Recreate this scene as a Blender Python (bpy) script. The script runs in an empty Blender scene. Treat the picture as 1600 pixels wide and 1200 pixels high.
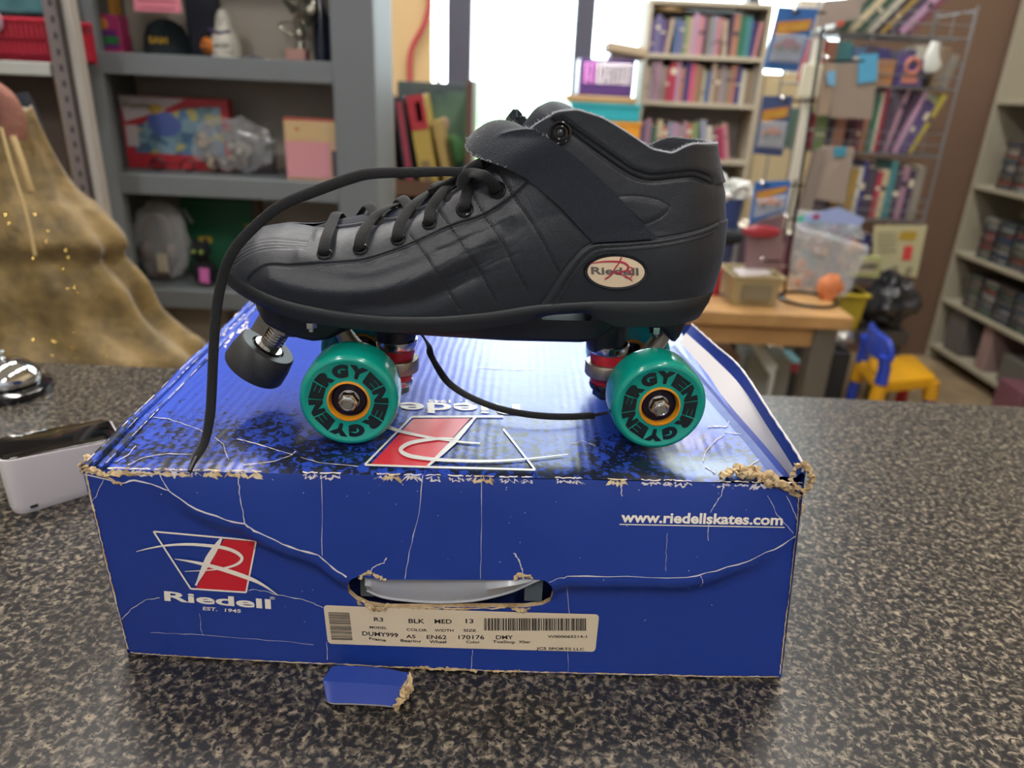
import bpy, bmesh, math, random
import numpy as np
from mathutils import Vector, Matrix
from mathutils.bvhtree import BVHTree
from mathutils import noise as mnoise

random.seed(7)
np.random.seed(7)
R = math.radians
scn = bpy.context.scene
COL = scn.collection

# ------------------------------------------------------------------ camera, world, lights, exposure
CAM_H, PITCH, ROLL, FPX = 1.368, R(22.3), R(2.6), 1130.0
cam_f = np.array([0, math.cos(PITCH), -math.sin(PITCH)])
_R = np.array([1.0, 0, 0]); _U = np.cross(_R, cam_f)
cam_x = _R * math.cos(ROLL) + _U * math.sin(ROLL)
cam_y = -_R * math.sin(ROLL) + _U * math.cos(ROLL)
CAM = np.array([0.0, 0.0, CAM_H])
cd = bpy.data.cameras.new('camera')
cam = bpy.data.objects.new('camera', cd)
COL.objects.link(cam)
cd.sensor_fit = 'HORIZONTAL'; cd.sensor_width = 36.0
cd.lens = FPX / 1600 * 36
cd.clip_start = 0.02; cd.clip_end = 100
cd.dof.use_dof = True; cd.dof.focus_distance = 0.475; cd.dof.aperture_fstop = cd.lens / 4.6
m = Matrix.Identity(4)
for i in range(3):
    m[i][0] = cam_x[i]; m[i][1] = cam_y[i]; m[i][2] = -cam_f[i]; m[i][3] = CAM[i]
cam.matrix_world = m
scn.camera = cam

scn.view_settings.view_transform = 'Standard'
scn.view_settings.look = 'None'
scn.view_settings.gamma = 1
scn.view_settings.use_curve_mapping = False
scn.view_settings.exposure = 0.0
scn.cycles.use_denoising = True
scn.cycles.max_bounces = 8
scn.cycles.diffuse_bounces = 4
scn.cycles.transparent_max_bounces = 16
scn.cycles.sample_clamp_indirect = 6.0
scn.cycles.caustics_reflective = False
scn.cycles.caustics_refractive = False

w = bpy.data.worlds.new('world'); scn.world = w; w.use_nodes = True
bgn = w.node_tree.nodes['Background']
bgn.inputs[0].default_value = (0.86, 0.94, 1.0, 1); bgn.inputs[1].default_value = 11.0

CEIL = 4.2
def area(name, loc, rot, sx, sy, power, color, portal=False):
    l = bpy.data.lights.new(name, 'AREA'); l.shape = 'RECTANGLE'; l.size = sx; l.size_y = sy
    l.energy = power; l.color = color
    o = bpy.data.objects.new(name, l); o.location = loc; o.rotation_euler = rot; COL.objects.link(o)
    if portal: l.cycles.is_portal = True
    return o
WY = 5.0      # window wall plane
area('window_portal', (0.3, WY + 0.12, 2.1), (R(-90), 0, 0), 4.6, 3.9, 1, (1, 1, 1), True)
WARM = (1.0, 0.96, 0.92)
LAMPS = [(-1.3, 0.3), (-1.3, 1.7), (-1.3, 3.3), (0.9, 0.3), (0.9, 1.9), (0.9, 3.3), (-1.3, -2.2), (0.9, -2.2)]
for i, (lx, ly) in enumerate(LAMPS):
    area('ceiling_lamp_light', (lx, ly, CEIL - 0.13), (0, 0, 0), 0.22, 1.1, (52 if ly > 1 else 14) if ly > -1 else 62, WARM)

# ------------------------------------------------------------------ helpers
def ray(px, py): return cam_f + cam_x * (px - 800) / FPX - cam_y * (py - 600) / FPX
def aty(px, py, y): d = ray(px, py); return CAM + d * (y / d[1])
def atz(px, py, z): d = ray(px, py); return CAM + d * ((z - CAM_H) / d[2])
def atx(px, py, x): d = ray(px, py); return CAM + d * (x / d[0])

def lin(c):
    if isinstance(c, str):
        c = [int(c[i:i + 2], 16) / 255 for i in (0, 2, 4)]
    return tuple((v / 12.92 if v <= 0.04045 else ((v + 0.055) / 1.055) ** 2.4) for v in c[:3]) + (1,)

MATS = {}
def mat(name, col, rough=0.5, metal=0.0, spec=0.5, bump=None, var=None, coat=0, sheen=0, trans=0, alpha=1, sss=0, ior=1.5):
    """bump=(scale,strength,dist); var=(color2, scale, lo, hi)"""
    if name in MATS: return MATS[name]
    M = bpy.data.materials.new(name); M.use_nodes = True
    nt = M.node_tree; b = nt.nodes['Principled BSDF']
    b.inputs['Base Color'].default_value = lin(col)
    b.inputs['Roughness'].default_value = rough
    b.inputs['Metallic'].default_value = metal
    b.inputs['Specular IOR Level'].default_value = spec
    b.inputs['Coat Weight'].default_value = coat
    b.inputs['Coat Roughness'].default_value = 0.08
    b.inputs['Sheen Weight'].default_value = sheen
    b.inputs['Transmission Weight'].default_value = trans
    b.inputs['IOR'].default_value = ior
    b.inputs['Alpha'].default_value = alpha
    if sss:
        b.inputs['Subsurface Weight'].default_value = sss
        b.inputs['Subsurface Radius'].default_value = (0.002, 0.004, 0.004)
    tc = nt.nodes.new('ShaderNodeTexCoord')
    if var:
        n = nt.nodes.new('ShaderNodeTexNoise'); n.inputs['Scale'].default_value = var[1]; n.inputs['Detail'].default_value = 5
        r = nt.nodes.new('ShaderNodeValToRGB')
        r.color_ramp.elements[0].position = var[2]; r.color_ramp.elements[0].color = lin(col)
        r.color_ramp.elements[1].position = var[3]; r.color_ramp.elements[1].color = lin(var[0])
        nt.links.new(tc.outputs['Object'], n.inputs['Vector']); nt.links.new(n.outputs[0], r.inputs[0])
        nt.links.new(r.outputs[0], b.inputs['Base Color'])
    if bump:
        n2 = nt.nodes.new('ShaderNodeTexNoise'); n2.inputs['Scale'].default_value = bump[0]; n2.inputs['Detail'].default_value = 4
        bp = nt.nodes.new('ShaderNodeBump'); bp.inputs['Strength'].default_value = bump[1]; bp.inputs['Distance'].default_value = bump[2]
        nt.links.new(tc.outputs['Object'], n2.inputs['Vector']); nt.links.new(n2.outputs[0], bp.inputs['Height'])
        nt.links.new(bp.outputs[0], b.inputs['Normal'])
    MATS[name] = M
    return M

_cc = {}
def cmat(col, rough=0.55, **k):
    key = 'plain_%s_%d' % (col, int(rough * 100))
    return mat(key, col, rough, **k)

def wloc(o):
    v = Vector((0, 0, 0))
    while o is not None:
        v += o.location; o = o.parent
    return v

def smoothpath(pts, n=10):
    P = [np.array(p, float) for p in pts]; out = []
    for i in range(len(P) - 1):
        p0 = P[max(i - 1, 0)]; p1 = P[i]; p2 = P[i + 1]; p3 = P[min(i + 2, len(P) - 1)]
        for k in range(n):
            t = k / n
            out.append(0.5 * ((2 * p1) + (-p0 + p2) * t + (2 * p0 - 5 * p1 + 4 * p2 - p3) * t * t + (-p0 + 3 * p1 - 3 * p2 + p3) * t ** 3))
    out.append(P[-1]); return out

class MB:
    def __init__(s): s.v = []; s.f = []; s.m = []; s.mi = 0
    def add(s, vs, fs, mi=None):
        k = len(s.v); s.v += [tuple(map(float, p)) for p in vs]
        for f in fs: s.f.append([k + i for i in f]); s.m.append(s.mi if mi is None else mi)
    def box(s, x0, x1, y0, y1, z0, z1, mi=None, M=None):
        vs = [(x, y, z) for z in (z0, z1) for y in (y0, y1) for x in (x0, x1)]
        if M is not None: vs = [tuple(M @ Vector(v)) for v in vs]
        s.add(vs, [(0, 2, 3, 1), (4, 5, 7, 6), (0, 1, 5, 4), (2, 6, 7, 3), (0, 4, 6, 2), (1, 3, 7, 5)], mi)
        return s
    def obox(s, c, sx, sy, sz, ax, ay, az, mi=None):   # oriented box about centre with axes
        c = np.array(c, float); vs = []
        for k in (-.5, .5):
            for j in (-.5, .5):
                for i in (-.5, .5):
                    vs.append(c + np.array(ax) * i * sx + np.array(ay) * j * sy + np.array(az) * k * sz)
        s.add(vs, [(0, 2, 3, 1), (4, 5, 7, 6), (0, 1, 5, 4), (2, 6, 7, 3), (0, 4, 6, 2), (1, 3, 7, 5)], mi); return s
    def loft(s, rings, closed=True, cap=True, mi=None):
        n = len(rings[0]); vs = [p for r in rings for p in r]; fs = []
        for i in range(len(rings) - 1):
            for j in range(n if closed else n - 1):
                a = i * n + j; b = i * n + (j + 1) % n
                fs.append((a, b, b + n, a + n))
        if cap and closed:
            fs.append(tuple(reversed(range(n)))); fs.append(tuple((len(rings) - 1) * n + j for j in range(n)))
        s.add(vs, fs, mi); return s
    def tube(s, path, r, n=10, cap=True, mi=None, rx=None, up=None):
        """r scalar or list; rx: second radius (flat section) with 'up' direction"""
        P = [np.array(p, float) for p in path]; rings = []
        T = []
        for i in range(len(P)):
            a = P[max(i - 1, 0)]; b = P[min(i + 1, len(P) - 1)]; t = b - a; T.append(t / (np.linalg.norm(t) + 1e-12))
        u = (np.array(up(0) if callable(up) else up, float)) if up is not None else (np.array([0, 0, 1.0]) if abs(T[0][2]) < .9 else np.array([1.0, 0, 0]))
        for i, p in enumerate(P):
            t = T[i]; uu = np.array(up(i), float) if callable(up) else u
            a = uu - t * (uu @ t); a = a / (np.linalg.norm(a) + 1e-12); b = np.cross(t, a)
            if up is None: u = a
            ra = r[i] if isinstance(r, (list, tuple)) else r
            rb = ra if rx is None else (rx[i] if isinstance(rx, (list, tuple)) else rx)
            rings.append([p + a * math.cos(q) * ra + b * math.sin(q) * rb for q in [2 * math.pi * k / n for k in range(n)]])
        return s.loft(rings, True, cap, mi)
    def lathe(s, prof, o=(0, 0, 0), ax=(0, 0, 1), n=32, mi=None, cap=False, sx=1, sy=1, x=None):
        """prof [(r,h)] about axis ax"""
        ax = np.array(ax, float); ax /= np.linalg.norm(ax); o = np.array(o, float)
        t = np.array(x, float) if x is not None else (np.array([1.0, 0, 0]) if abs(ax[0]) < .9 else np.array([0, 1.0, 0]))
        a = t - ax * (t @ ax); a /= np.linalg.norm(a); b = np.cross(ax, a)
        rings = [[o + ax * h + (a * math.cos(q) * sx + b * math.sin(q) * sy) * r for q in [2 * math.pi * k / n for k in range(n)]] for r, h in prof]
        return s.loft(rings, True, cap, mi)
    def ball(s, c, r, n=16, mi=None, sc=(1, 1, 1), jit=0, seed=0):
        rings = []
        c = np.array(c, float)
        for i in range(n // 2 + 1):
            ph = math.pi * i / (n // 2)
            ring = []
            for k in range(n):
                q = 2 * math.pi * k / n
                d = np.array([math.sin(ph) * math.cos(q), math.sin(ph) * math.sin(q), math.cos(ph)])
                rr = r * (1 + jit * mnoise.noise(Vector(d * 2.3 + seed)))
                ring.append(c + d * rr * np.array(sc))
            rings.append(ring)
        return s.loft(rings, True, False, mi)
    def poly(s, pts, nrm, th, mi=None):   # extruded polygon
        nrm = np.array(nrm, float); P = [np.array(p, float) for p in pts]; n = len(P)
        s.add(P + [p + nrm * th for p in P], [tuple(range(n)), tuple(reversed(range(n, 2 * n)))] + [(i, i + n, (i + 1) % n + n, (i + 1) % n) for i in range(n)], mi); return s
    def build(s, name, mats, parent=None, smooth=True, weld=False, ang=38, bevel=0, fixn=True):
        me = bpy.data.meshes.new(name); off = wloc(parent) if parent is not None else Vector((0, 0, 0))
        me.from_pydata([(p[0] - off.x, p[1] - off.y, p[2] - off.z) for p in s.v], [], s.f)
        if not isinstance(mats, (list, tuple)): mats = [mats]
        for q in mats: me.materials.append(q)
        me.polygons.foreach_set('material_index', s.m)
        if weld or fixn:
            bm = bmesh.new(); bm.from_mesh(me)
            if weld: bmesh.ops.remove_doubles(bm, verts=bm.verts, dist=1e-6 if weld is True else weld)
            if fixn: bmesh.ops.recalc_face_normals(bm, faces=bm.faces)
            bm.to_mesh(me); bm.free()
        me.update()
        if smooth:
            me.shade_smooth()
            if ang < 170: me.set_sharp_from_angle(angle=R(ang))
        o = bpy.data.objects.new(name, me); COL.objects.link(o)
        if parent is not None: o.parent = parent
        if bevel:
            bv = o.modifiers.new('bevel', 'BEVEL'); bv.width = bevel; bv.segments = 3; bv.limit_method = 'ANGLE'; bv.angle_limit = R(40)
        return o

def tag(o, label=None, cat=None, group=None, kind=None):
    if label: o['label'] = label
    if cat: o['category'] = cat
    if group: o['group'] = group
    if kind: o['kind'] = kind
    return o
def thing(name, label, cat, loc=(0, 0, 0), group=None):
    o = bpy.data.objects.new(name, None); o.location = tuple(map(float, loc)); o.empty_display_size = 0.05; COL.objects.link(o)
    return tag(o, label, cat, group)
def struct(name, mb, mt, **k):
    o = mb.build(name, mt, None, **k); o['kind'] = 'structure'; return o
def copy_tree(o, parent=None):
    c = o.copy(); COL.objects.link(c)
    if parent is not None: c.parent = parent
    for ch in list(o.children): copy_tree(ch, c)
    return c

_tcache = {}
def text_verts(txt, bold=0.0, space=1.0, extr=0.0):
    key = (txt, bold, space, extr)
    if key in _tcache: return _tcache[key]
    cu = bpy.data.curves.new('t', 'FONT'); cu.body = txt; cu.size = 1; cu.offset = bold; cu.space_character = space; cu.resolution_u = 3
    cu.fill_mode = 'FRONT'
    ob = bpy.data.objects.new('t', cu); COL.objects.link(ob)
    dg = bpy.context.evaluated_depsgraph_get(); dg.update()
    me = bpy.data.meshes.new_from_object(ob.evaluated_get(dg))
    V = np.array([v.co[:] for v in me.vertices]) if len(me.vertices) else np.zeros((0, 3)); F = [tuple(p.vertices) for p in me.polygons]
    bpy.data.objects.remove(ob); bpy.data.curves.remove(cu); bpy.data.meshes.remove(me)
    _tcache[key] = (V, F); return V, F
def text_map(mb, txt, fn, bold=0.0, space=1.0, mi=None, cap=0.73):
    """fn(u in 0..1 across the word's width, v in cap heights above baseline) -> point"""
    V, F = text_verts(txt, bold, space)
    if not len(V): return
    x0, x1 = V[:, 0].min(), V[:, 0].max()
    mb.add([fn((p[0] - x0) / (x1 - x0), p[1] / cap) for p in V], F, mi)
# ------------------------------------------------------------------ room shell
def counter_mat():
    M = bpy.data.materials.new('speckled_laminate'); M.use_nodes = True; nt = M.node_tree; b = nt.nodes['Principled BSDF']
    tc = nt.nodes.new('ShaderNodeTexCoord')
    def nz(sc, det, dis=0.0):
        n = nt.nodes.new('ShaderNodeTexNoise'); n.inputs['Scale'].default_value = sc; n.inputs['Detail'].default_value = det
        n.inputs['Distortion'].default_value = dis; nt.links.new(tc.outputs['Object'], n.inputs['Vector']); return n
    a = nz(195, 3.0, 0.6); c = nz(310, 2.0, 0.4)
    r = nt.nodes.new('ShaderNodeValToRGB'); cr = r.color_ramp
    cols = [(0.0, '121215'), (0.42, '17171a'), (0.48, '38342f'), (0.54, '4d473f'), (0.62, '70675a'), (0.75, '93866f')]
    cr.elements[0].position = 0; cr.elements[0].color = lin(cols[0][1]); cr.elements[1].position = cols[-1][0]; cr.elements[1].color = lin(cols[-1][1])
    for p, q in cols[1:-1]:
        e = cr.elements.new(p); e.color = lin(q)
    nt.links.new(a.outputs[0], r.inputs[0])
    r2 = nt.nodes.new('ShaderNodeValToRGB'); r2.color_ramp.elements[0].position = 0.40; r2.color_ramp.elements[0].color = (1, 1, 1, 1)
    r2.color_ramp.elements[1].position = 0.45; r2.color_ramp.elements[1].color = (0, 0, 0, 1)
    nt.links.new(c.outputs[0], r2.inputs[0])
    mx = nt.nodes.new('ShaderNodeMix'); mx.data_type = 'RGBA'; mx.inputs[7].default_value = lin('17181c')
    nt.links.new(r2.outputs[0], mx.inputs[0]); nt.links.new(r.outputs[0], mx.inputs[6]); nt.links.new(mx.outputs[2], b.inputs['Base Color'])
    b.inputs['Roughness'].default_value = 0.33; b.inputs['Specular IOR Level'].default_value = 0.45
    bp = nt.nodes.new('ShaderNodeBump'); bp.inputs['Strength'].default_value = 0.25; bp.inputs['Distance'].default_value = 0.0004
    nt.links.new(c.outputs[0], bp.inputs['Height']); nt.links.new(bp.outputs[0], b.inputs['Normal'])
    return M
M_COUNTER = counter_mat()
mb = MB()
prof = [(-0.30, 0.955), (-0.30, 0.99), (-0.295, 0.998), (-0.285, 1.0)]
ring_pts = [(-0.30, 0.955), (-0.302, 0.985), (-0.297, 0.996), (-0.285, 1.0), (0.896, 1.0), (0.903, 0.998), (0.906, 0.992), (0.906, 0.955)]
mb.loft([[(x, y, z) for y, z in ring_pts] for x in (-1.75, 2.0)])
counter = thing('shop_counter', 'shop counter topped with dark speckled granite laminate under the skate box', 'counter', (0, 0.3, 0))
mb.build('counter_top', M_COUNTER, counter)
mb = MB().box(-1.7, 1.95, -0.1, 0.86, 0.0, 0.955); mb.build('cabinet_base', mat('counter_base_wood', '4a4038', 0.5), counter)

wallm = mat('beige_wall', 'cbb692', 0.8, bump=(300, .1, .001)); greyw = mat('warm_grey_wall', '9a9284', .8)
struct('floor', MB().box(-3.2, 3.2, -2.8, 5.3, -0.05, 0), mat('tan_tile_floor', 'a08c70', 0.45, var=('8a7a62', 6, .4, .6)))
struct('ceiling', MB().box(-3.2, 3.2, -2.8, 5.3, CEIL, CEIL + .05), mat('ceiling_white', 'cfcbc2', 0.9))
struct('wall_back', MB().box(-3.2, 3.2, -2.85, -2.8, 0, CEIL), mat('pale_blue_grey_wall', 'b4bcc8', .8))
struct('wall_left', MB().box(-3.25, -3.2, -2.8, 5.1, 0, CEIL), greyw)
struct('wall_right', MB().box(3.0, 3.05, -2.8, 5.1, 0, CEIL), wallm)
# window wall: storefront at y = WY, frames of dark metal, beige infill panels
def wx(px, py=60, y=WY): return float(aty(px, py, y)[0])
frame_m = mat('dark_window_frame', '4b4c5c', 0.5)
X = dict(a=wx(552), b=wx(577), c=wx(590), d=wx(597), e=wx(699), f=wx(737), g=wx(897), h=wx(927), i=2.35)
TOP = 4.0
mb = MB()
mb.box(-3.2, X['a'], WY, WY + .1, 0, CEIL); mb.box(X['a'], 3.0, WY, WY + .1, TOP, CEIL); mb.box(X['i'], 3.0, WY, WY + .1, 0, TOP)
mb.box(X['a'], X['e'] , WY, WY + .1, 0, .25); mb.box(X['h'], X['i'], WY, WY + .1, 0, .55)
struct('wall_front', mb, wallm, smooth=False)
mb = MB().box(X['d'], X['e'] - .10, WY - .02, WY + .06, .25, TOP); struct('wall_front_pier', mb, mat('tan_wall', 'cdb183', .75))
mb = MB().box(X['e'] - .07, X['e'] - .035, WY - .03, WY - .0, .25, TOP); struct('trim_1', mb, mat('white_trim', 'f0ece0', .5))
for n_, (x0, x1) in enumerate([(X['b'], X['c']), (X['e'], X['f']), (X['g'], X['h']), (1.33, 1.40)]):
    struct('window_frame', MB().box(x0, x1, WY - .04, WY + .08, 0, TOP), frame_m, bevel=.004)
struct('window_sill', MB().box(X['e'], X['h'], WY - .05, WY + .08, 0, .12), frame_m)
# thin clear panes
def glass_mat():
    M = bpy.data.materials.new('window_glass'); M.use_nodes = True; nt = M.node_tree
    nt.nodes.remove(nt.nodes['Principled BSDF']); out = nt.nodes['Material Output']
    t = nt.nodes.new('ShaderNodeBsdfTransparent'); t.inputs[0].default_value = (.94, .97, .96, 1)
    g = nt.nodes.new('ShaderNodeBsdfGlossy'); g.inputs['Roughness'].default_value = .02
    f = nt.nodes.new('ShaderNodeFresnel'); f.inputs[0].default_value = 1.45; mx = nt.nodes.new('ShaderNodeMixShader')
    nt.links.new(f.outputs[0], mx.inputs[0]); nt.links.new(t.outputs[0], mx.inputs[1]); nt.links.new(g.outputs[0], mx.inputs[2]); nt.links.new(mx.outputs[0], out.inputs[0])
    return M
M_GLASS = glass_mat()
for i_, (x0, x1, z0) in enumerate([(X['a'], X['b'], .25), (X['c'], X['d'], .25), (X['f'], X['g'], .12), (X['h'], 1.33, .55), (1.40, X['i'], .55)]):
    struct('window_%d' % (i_ + 1), MB().box(x0, x1, WY + .02, WY + .026, z0, TOP), M_GLASS)
# outside: pale pavement and a few bushes beyond the glass
struct('ground_outside', MB().box(-8, 9, 5.3, 16, -.1, -.02), mat('pale_pavement', 'c9c6bd', .9))
for k, (bx_, by_, bz_, br_) in enumerate([(-.1, 9.5, .75, .8)]):
    mb = MB()
    for q in range(26):
        d = np.random.normal(size=3); d /= np.linalg.norm(d)
        mb.ball(np.array([bx_, by_, bz_]) + d * br_ * .7 * np.array([1, .8, .8]), br_ * .38, 10, jit=.5, seed=q + k * 31)
    mb.box(bx_ - .05, bx_ + .05, by_ - .05, by_ + .05, -.02, bz_)
    tag(mb.build('outdoor_bush', mat('pale_leaf', '9ec79a', .9, bump=(40, 1, .02))), 'pale green bush outside the big bright window', 'bush')
# brown partition at the far right, between wire rack and white shelves
struct('wall_partition', MB().box(1.62, 3.0, 4.08, 4.2, 0, CEIL), mat('brown_wall', '6e5646', .75, bump=(200, .1, .001)))
# ceiling fixtures
for i, (lx, ly) in enumerate(LAMPS):
    t = thing('ceiling_light', 'long strip light under the ceiling', 'ceiling light', (lx, ly, CEIL), 'strip lights of the shop ceiling')
    MB().box(lx - .15, lx + .15, ly - .6, ly + .6, CEIL - .10, CEIL).build('housing', cmat('e8e6e0'), t)
    tb = mat('lit_tube', 'ffffff', .5)
    bb = tb.node_tree.nodes['Principled BSDF']; bb.inputs['Emission Color'].default_value = (1, .88, .7, 1); bb.inputs['Emission Strength'].default_value = 6
    for sx in (-.06, .06):
        MB().tube([(lx + sx, ly - .57, CEIL - .115), (lx + sx, ly + .57, CEIL - .115)], .013).build('tube', tb, t)

# ------------------------------------------------------------------ skate box
BZ = 1.149
BLc = np.array([-.253, .3815, 1.001]); BRc = np.array([.194, .3865, 1.001]); TLc = np.array([-.251, .3715, BZ]); TRc = np.array([.1835, .3955, BZ - .002])
skate_box = thing('skate_box', 'worn blue cardboard skate box with white logo, handle slot and torn corners on the counter', 'box', (-.03, .55, 1.0))
crackpx = [(135, 742), (190, 755), (210, 750), (250, 760), (270, 770), (307, 795), (353, 812), (383, 817), (397, 828), (420, 840), (453, 853), (497, 867), (520, 887), (542, 900)]
crackpx2 = [(858, 908), (872, 903), (886, 899), (980, 899), (1073, 900), (1120, 889), (1170, 873), (1210, 855), (1247, 833), (1254, 815)]
def surf0(a, b): return (BLc * (1 - a) + BRc * a) * (1 - b) + (TLc * (1 - a) + TRc * a) * b
def ab_of(x, z):
    b = (z - 1.001) / (BZ - 1.001)
    xl = BLc[0] + (TLc[0] - BLc[0]) * b; xr = BRc[0] + (TRc[0] - BRc[0]) * b
    return (x - xl) / (xr - xl), b
def ab_px(px, py, disp=None):
    y = .385
    for _ in range(5):
        P = aty(px, py, y); a, b = ab_of(P[0], P[2]); y = surf0(a, b)[1] - (disp(a, b) if disp else 0)
    return a, b
_cr = [ab_px(*p) for p in crackpx + crackpx2]
_ca = np.array([c[0] for c in _cr]); _cb = np.array([c[1] for c in _cr])
def fdisp(a, b):
    bc = np.interp(a, _ca, _cb); amp = .0085 * np.clip(min(a, 1 - a) / .12, .15, 1) * np.clip((1 - bc) / .35, 0.12, 1)
    if b > bc: d = amp * max(0, (1 - b) / max(1e-3, 1 - bc)) ** .8
    else: d = amp * max(0, 1 - (bc - b) / .09) ** 1.5
    d += .0009 * math.sin(a * 9 + 1) * math.sin(b * 3.1) + .0006 * mnoise.noise(Vector((a * 14, b * 5, 3)))
    d += .0045 * math.sin(math.pi * min(1, max(0, a))) ** .7 * (1 - min(1, max(b, 0))) ** 3
    return d
fn_out = np.array([0.02, -1, 0.04]); fn_out /= np.linalg.norm(fn_out)
def fsurf(a, b, eps=0.0): return surf0(a, b) + np.array([0, -1, 0]) * fdisp(a, b) + fn_out * eps
def fpx(px, py, eps=.0003):
    a, b = ab_px(px, py, fdisp); return fsurf(a, max(b, .004), eps)
slotpx = [(543, 915), (548, 905), (560, 900), (575, 903), (600, 905), (650, 905), (700, 905), (750, 905), (800, 905), (820, 902), (835, 904), (852, 906), (862, 915), (864, 925), (860, 938), (848, 944), (820, 948), (750, 948), (700, 948), (650, 949), (600, 949), (575, 945), (556, 936), (545, 926)]
from mathutils.geometry import delaunay_2d_cdt
FW, FH = .44, .148
slot = [ab_px(x, y, fdisp) for x, y in slotpx]
vv = []; ee = []
def addloop(pts):
    k = len(vv); vv.extend([Vector((a * FW, b * FH)) for a, b in pts]); n = len(pts)
    ee.extend([(k + i, k + (i + 1) % n) for i in range(n)])
addloop(slot)
NA, NB = 110, 38
cr_r = .02   # rounded lower left corner
outer = [(i / NA, 0) for i in range(2, NA)] + [(1, 0)] + [(1, j / NB) for j in range(1, NB)] + [(1 - i / NA, 1) for i in range(NA + 1)] + [(0, 1 - j / NB) for j in range(1, NB)] + [(0, .03), (.006, .01)]
addloop(outer)
for i in range(1, NA):
    for j in range(1, NB): vv.append(Vector((i / NA * FW, (j / NB + .003 * math.sin(i * 7)) * FH)))
rv, re_, rf, *_ = delaunay_2d_cdt(vv, ee, [], 1, 1e-6)
def inpoly(x, y, P):
    c = False; n = len(P)
    for i in range(n):
        x1, y1 = P[i]; x2, y2 = P[(i + 1) % n]
        if (y1 > y) != (y2 > y) and x < (x2 - x1) * (y - y1) / (y2 - y1) + x1: c = not c
    return c
mb = MB()
V3 = [fsurf(p.x / FW, p.y / FH) for p in rv]
fl = []
for f in rf:
    cx_ = sum(rv[i].x for i in f) / len(f) / FW; cy_ = sum(rv[i].y for i in f) / len(f) / FH
    if not inpoly(cx_, cy_, slot): fl.append(tuple(f))
mb.add(V3, fl)
def card_mat(name, base, dark, pattern):
    M = bpy.data.materials.new(name); M.use_nodes = True; nt = M.node_tree; b = nt.nodes['Principled BSDF']
    tc = nt.nodes.new('ShaderNodeTexCoord')
    b.inputs['Base Color'].default_value = lin(base); b.inputs['Roughness'].default_value = .34; b.inputs['Specular IOR Level'].default_value = .5
    h = None
    if pattern:
        b.inputs['Roughness'].default_value = .31; b.inputs['Specular IOR Level'].default_value = .5
        n = nt.nodes.new('ShaderNodeTexNoise'); n.inputs['Scale'].default_value = 210; n.inputs['Detail'].default_value = 6; n.inputs['Distortion'].default_value = .8
        nt.links.new(tc.outputs['Object'], n.inputs['Vector'])
        sp = nt.nodes.new('ShaderNodeSeparateXYZ'); nt.links.new(tc.outputs['Object'], sp.inputs[0])
        n3 = nt.nodes.new('ShaderNodeTexNoise'); n3.inputs['Scale'].default_value = 14; nt.links.new(tc.outputs['Object'], n3.inputs['Vector'])
        # printed camouflage band near the front edge (box origin y=.55)
        mr = nt.nodes.new('ShaderNodeMapRange'); mr.inputs[1].default_value = -.03; mr.inputs[2].default_value = -.13; mr.inputs[3].default_value = -.22; mr.inputs[4].default_value = .10
        nt.links.new(sp.outputs[1], mr.inputs[0])
        ad = nt.nodes.new('ShaderNodeMath'); ad.operation = 'ADD'; nt.links.new(n.outputs[0], ad.inputs[0]); nt.links.new(mr.outputs[0], ad.inputs[1])
        ml = nt.nodes.new('ShaderNodeMath'); ml.operation = 'MULTIPLY_ADD'; ml.inputs[1].default_value = .35; nt.links.new(n3.outputs[0], ml.inputs[0]); nt.links.new(ad.outputs[0], ml.inputs[2])
        r = nt.nodes.new('ShaderNodeValToRGB'); r.color_ramp.elements[0].position = .69; r.color_ramp.elements[0].color = lin(base)
        r.color_ramp.elements[1].position = .80; r.color_ramp.elements[1].color = lin(dark)
        nt.links.new(ml.outputs[0], r.inputs[0]); nt.links.new(r.outputs[0], b.inputs['Base Color'])
        wv = nt.nodes.new('ShaderNodeTexWave'); wv.bands_direction = 'X'; wv.inputs['Scale'].default_value = 48; wv.inputs['Distortion'].default_value = 2.5; wv.inputs['Detail'].default_value = 2
        wv.inputs['Detail Scale'].default_value = .5
        nt.links.new(tc.outputs['Object'], wv.inputs['Vector']); h = wv.outputs[1]
    n2 = nt.nodes.new('ShaderNodeTexNoise'); n2.inputs['Scale'].default_value = 60; n2.inputs['Detail'].default_value = 5; nt.links.new(tc.outputs['Object'], n2.inputs['Vector'])
    bp = nt.nodes.new('ShaderNodeBump'); bp.inputs['Strength'].default_value = .25; bp.inputs['Distance'].default_value = .0012
    nt.links.new(n2.outputs[0], bp.inputs['Height'])
    last = bp
    if h is not None:
        b2 = nt.nodes.new('ShaderNodeBump'); b2.inputs['Strength'].default_value = .22; b2.inputs['Distance'].default_value = .0004
        nt.links.new(h, b2.inputs['Height']); nt.links.new(bp.outputs[0], b2.inputs['Normal']); last = b2
    nt.links.new(last.outputs[0], b.inputs['Normal'])
    return M
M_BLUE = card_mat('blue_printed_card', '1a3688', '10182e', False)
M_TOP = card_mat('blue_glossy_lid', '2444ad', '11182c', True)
M_WCARD = mat('white_card_inside', 'c9c4c4', .6)
M_TAN = mat('raw_cardboard', 'ccb48c', .9, bump=(400, .6, .002), var=('a08560', 60, .4, .65))
M_WEAR = mat('paper_wear', 'cfc9cc', .8)
M_WEARD = mat('paper_wear_tan', 'd6c3a0', .85, var=('b09468', 120, .4, .6))
M_WHITE = mat('printed_white', 'e8e0d4', .5); M_RED = mat('printed_red', 'c3202e', .45)
M_INK = mat('printed_black', '1c1a1c', .6)
mb.build('front_panel', M_BLUE, skate_box, ang=60, fixn=False)
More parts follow.
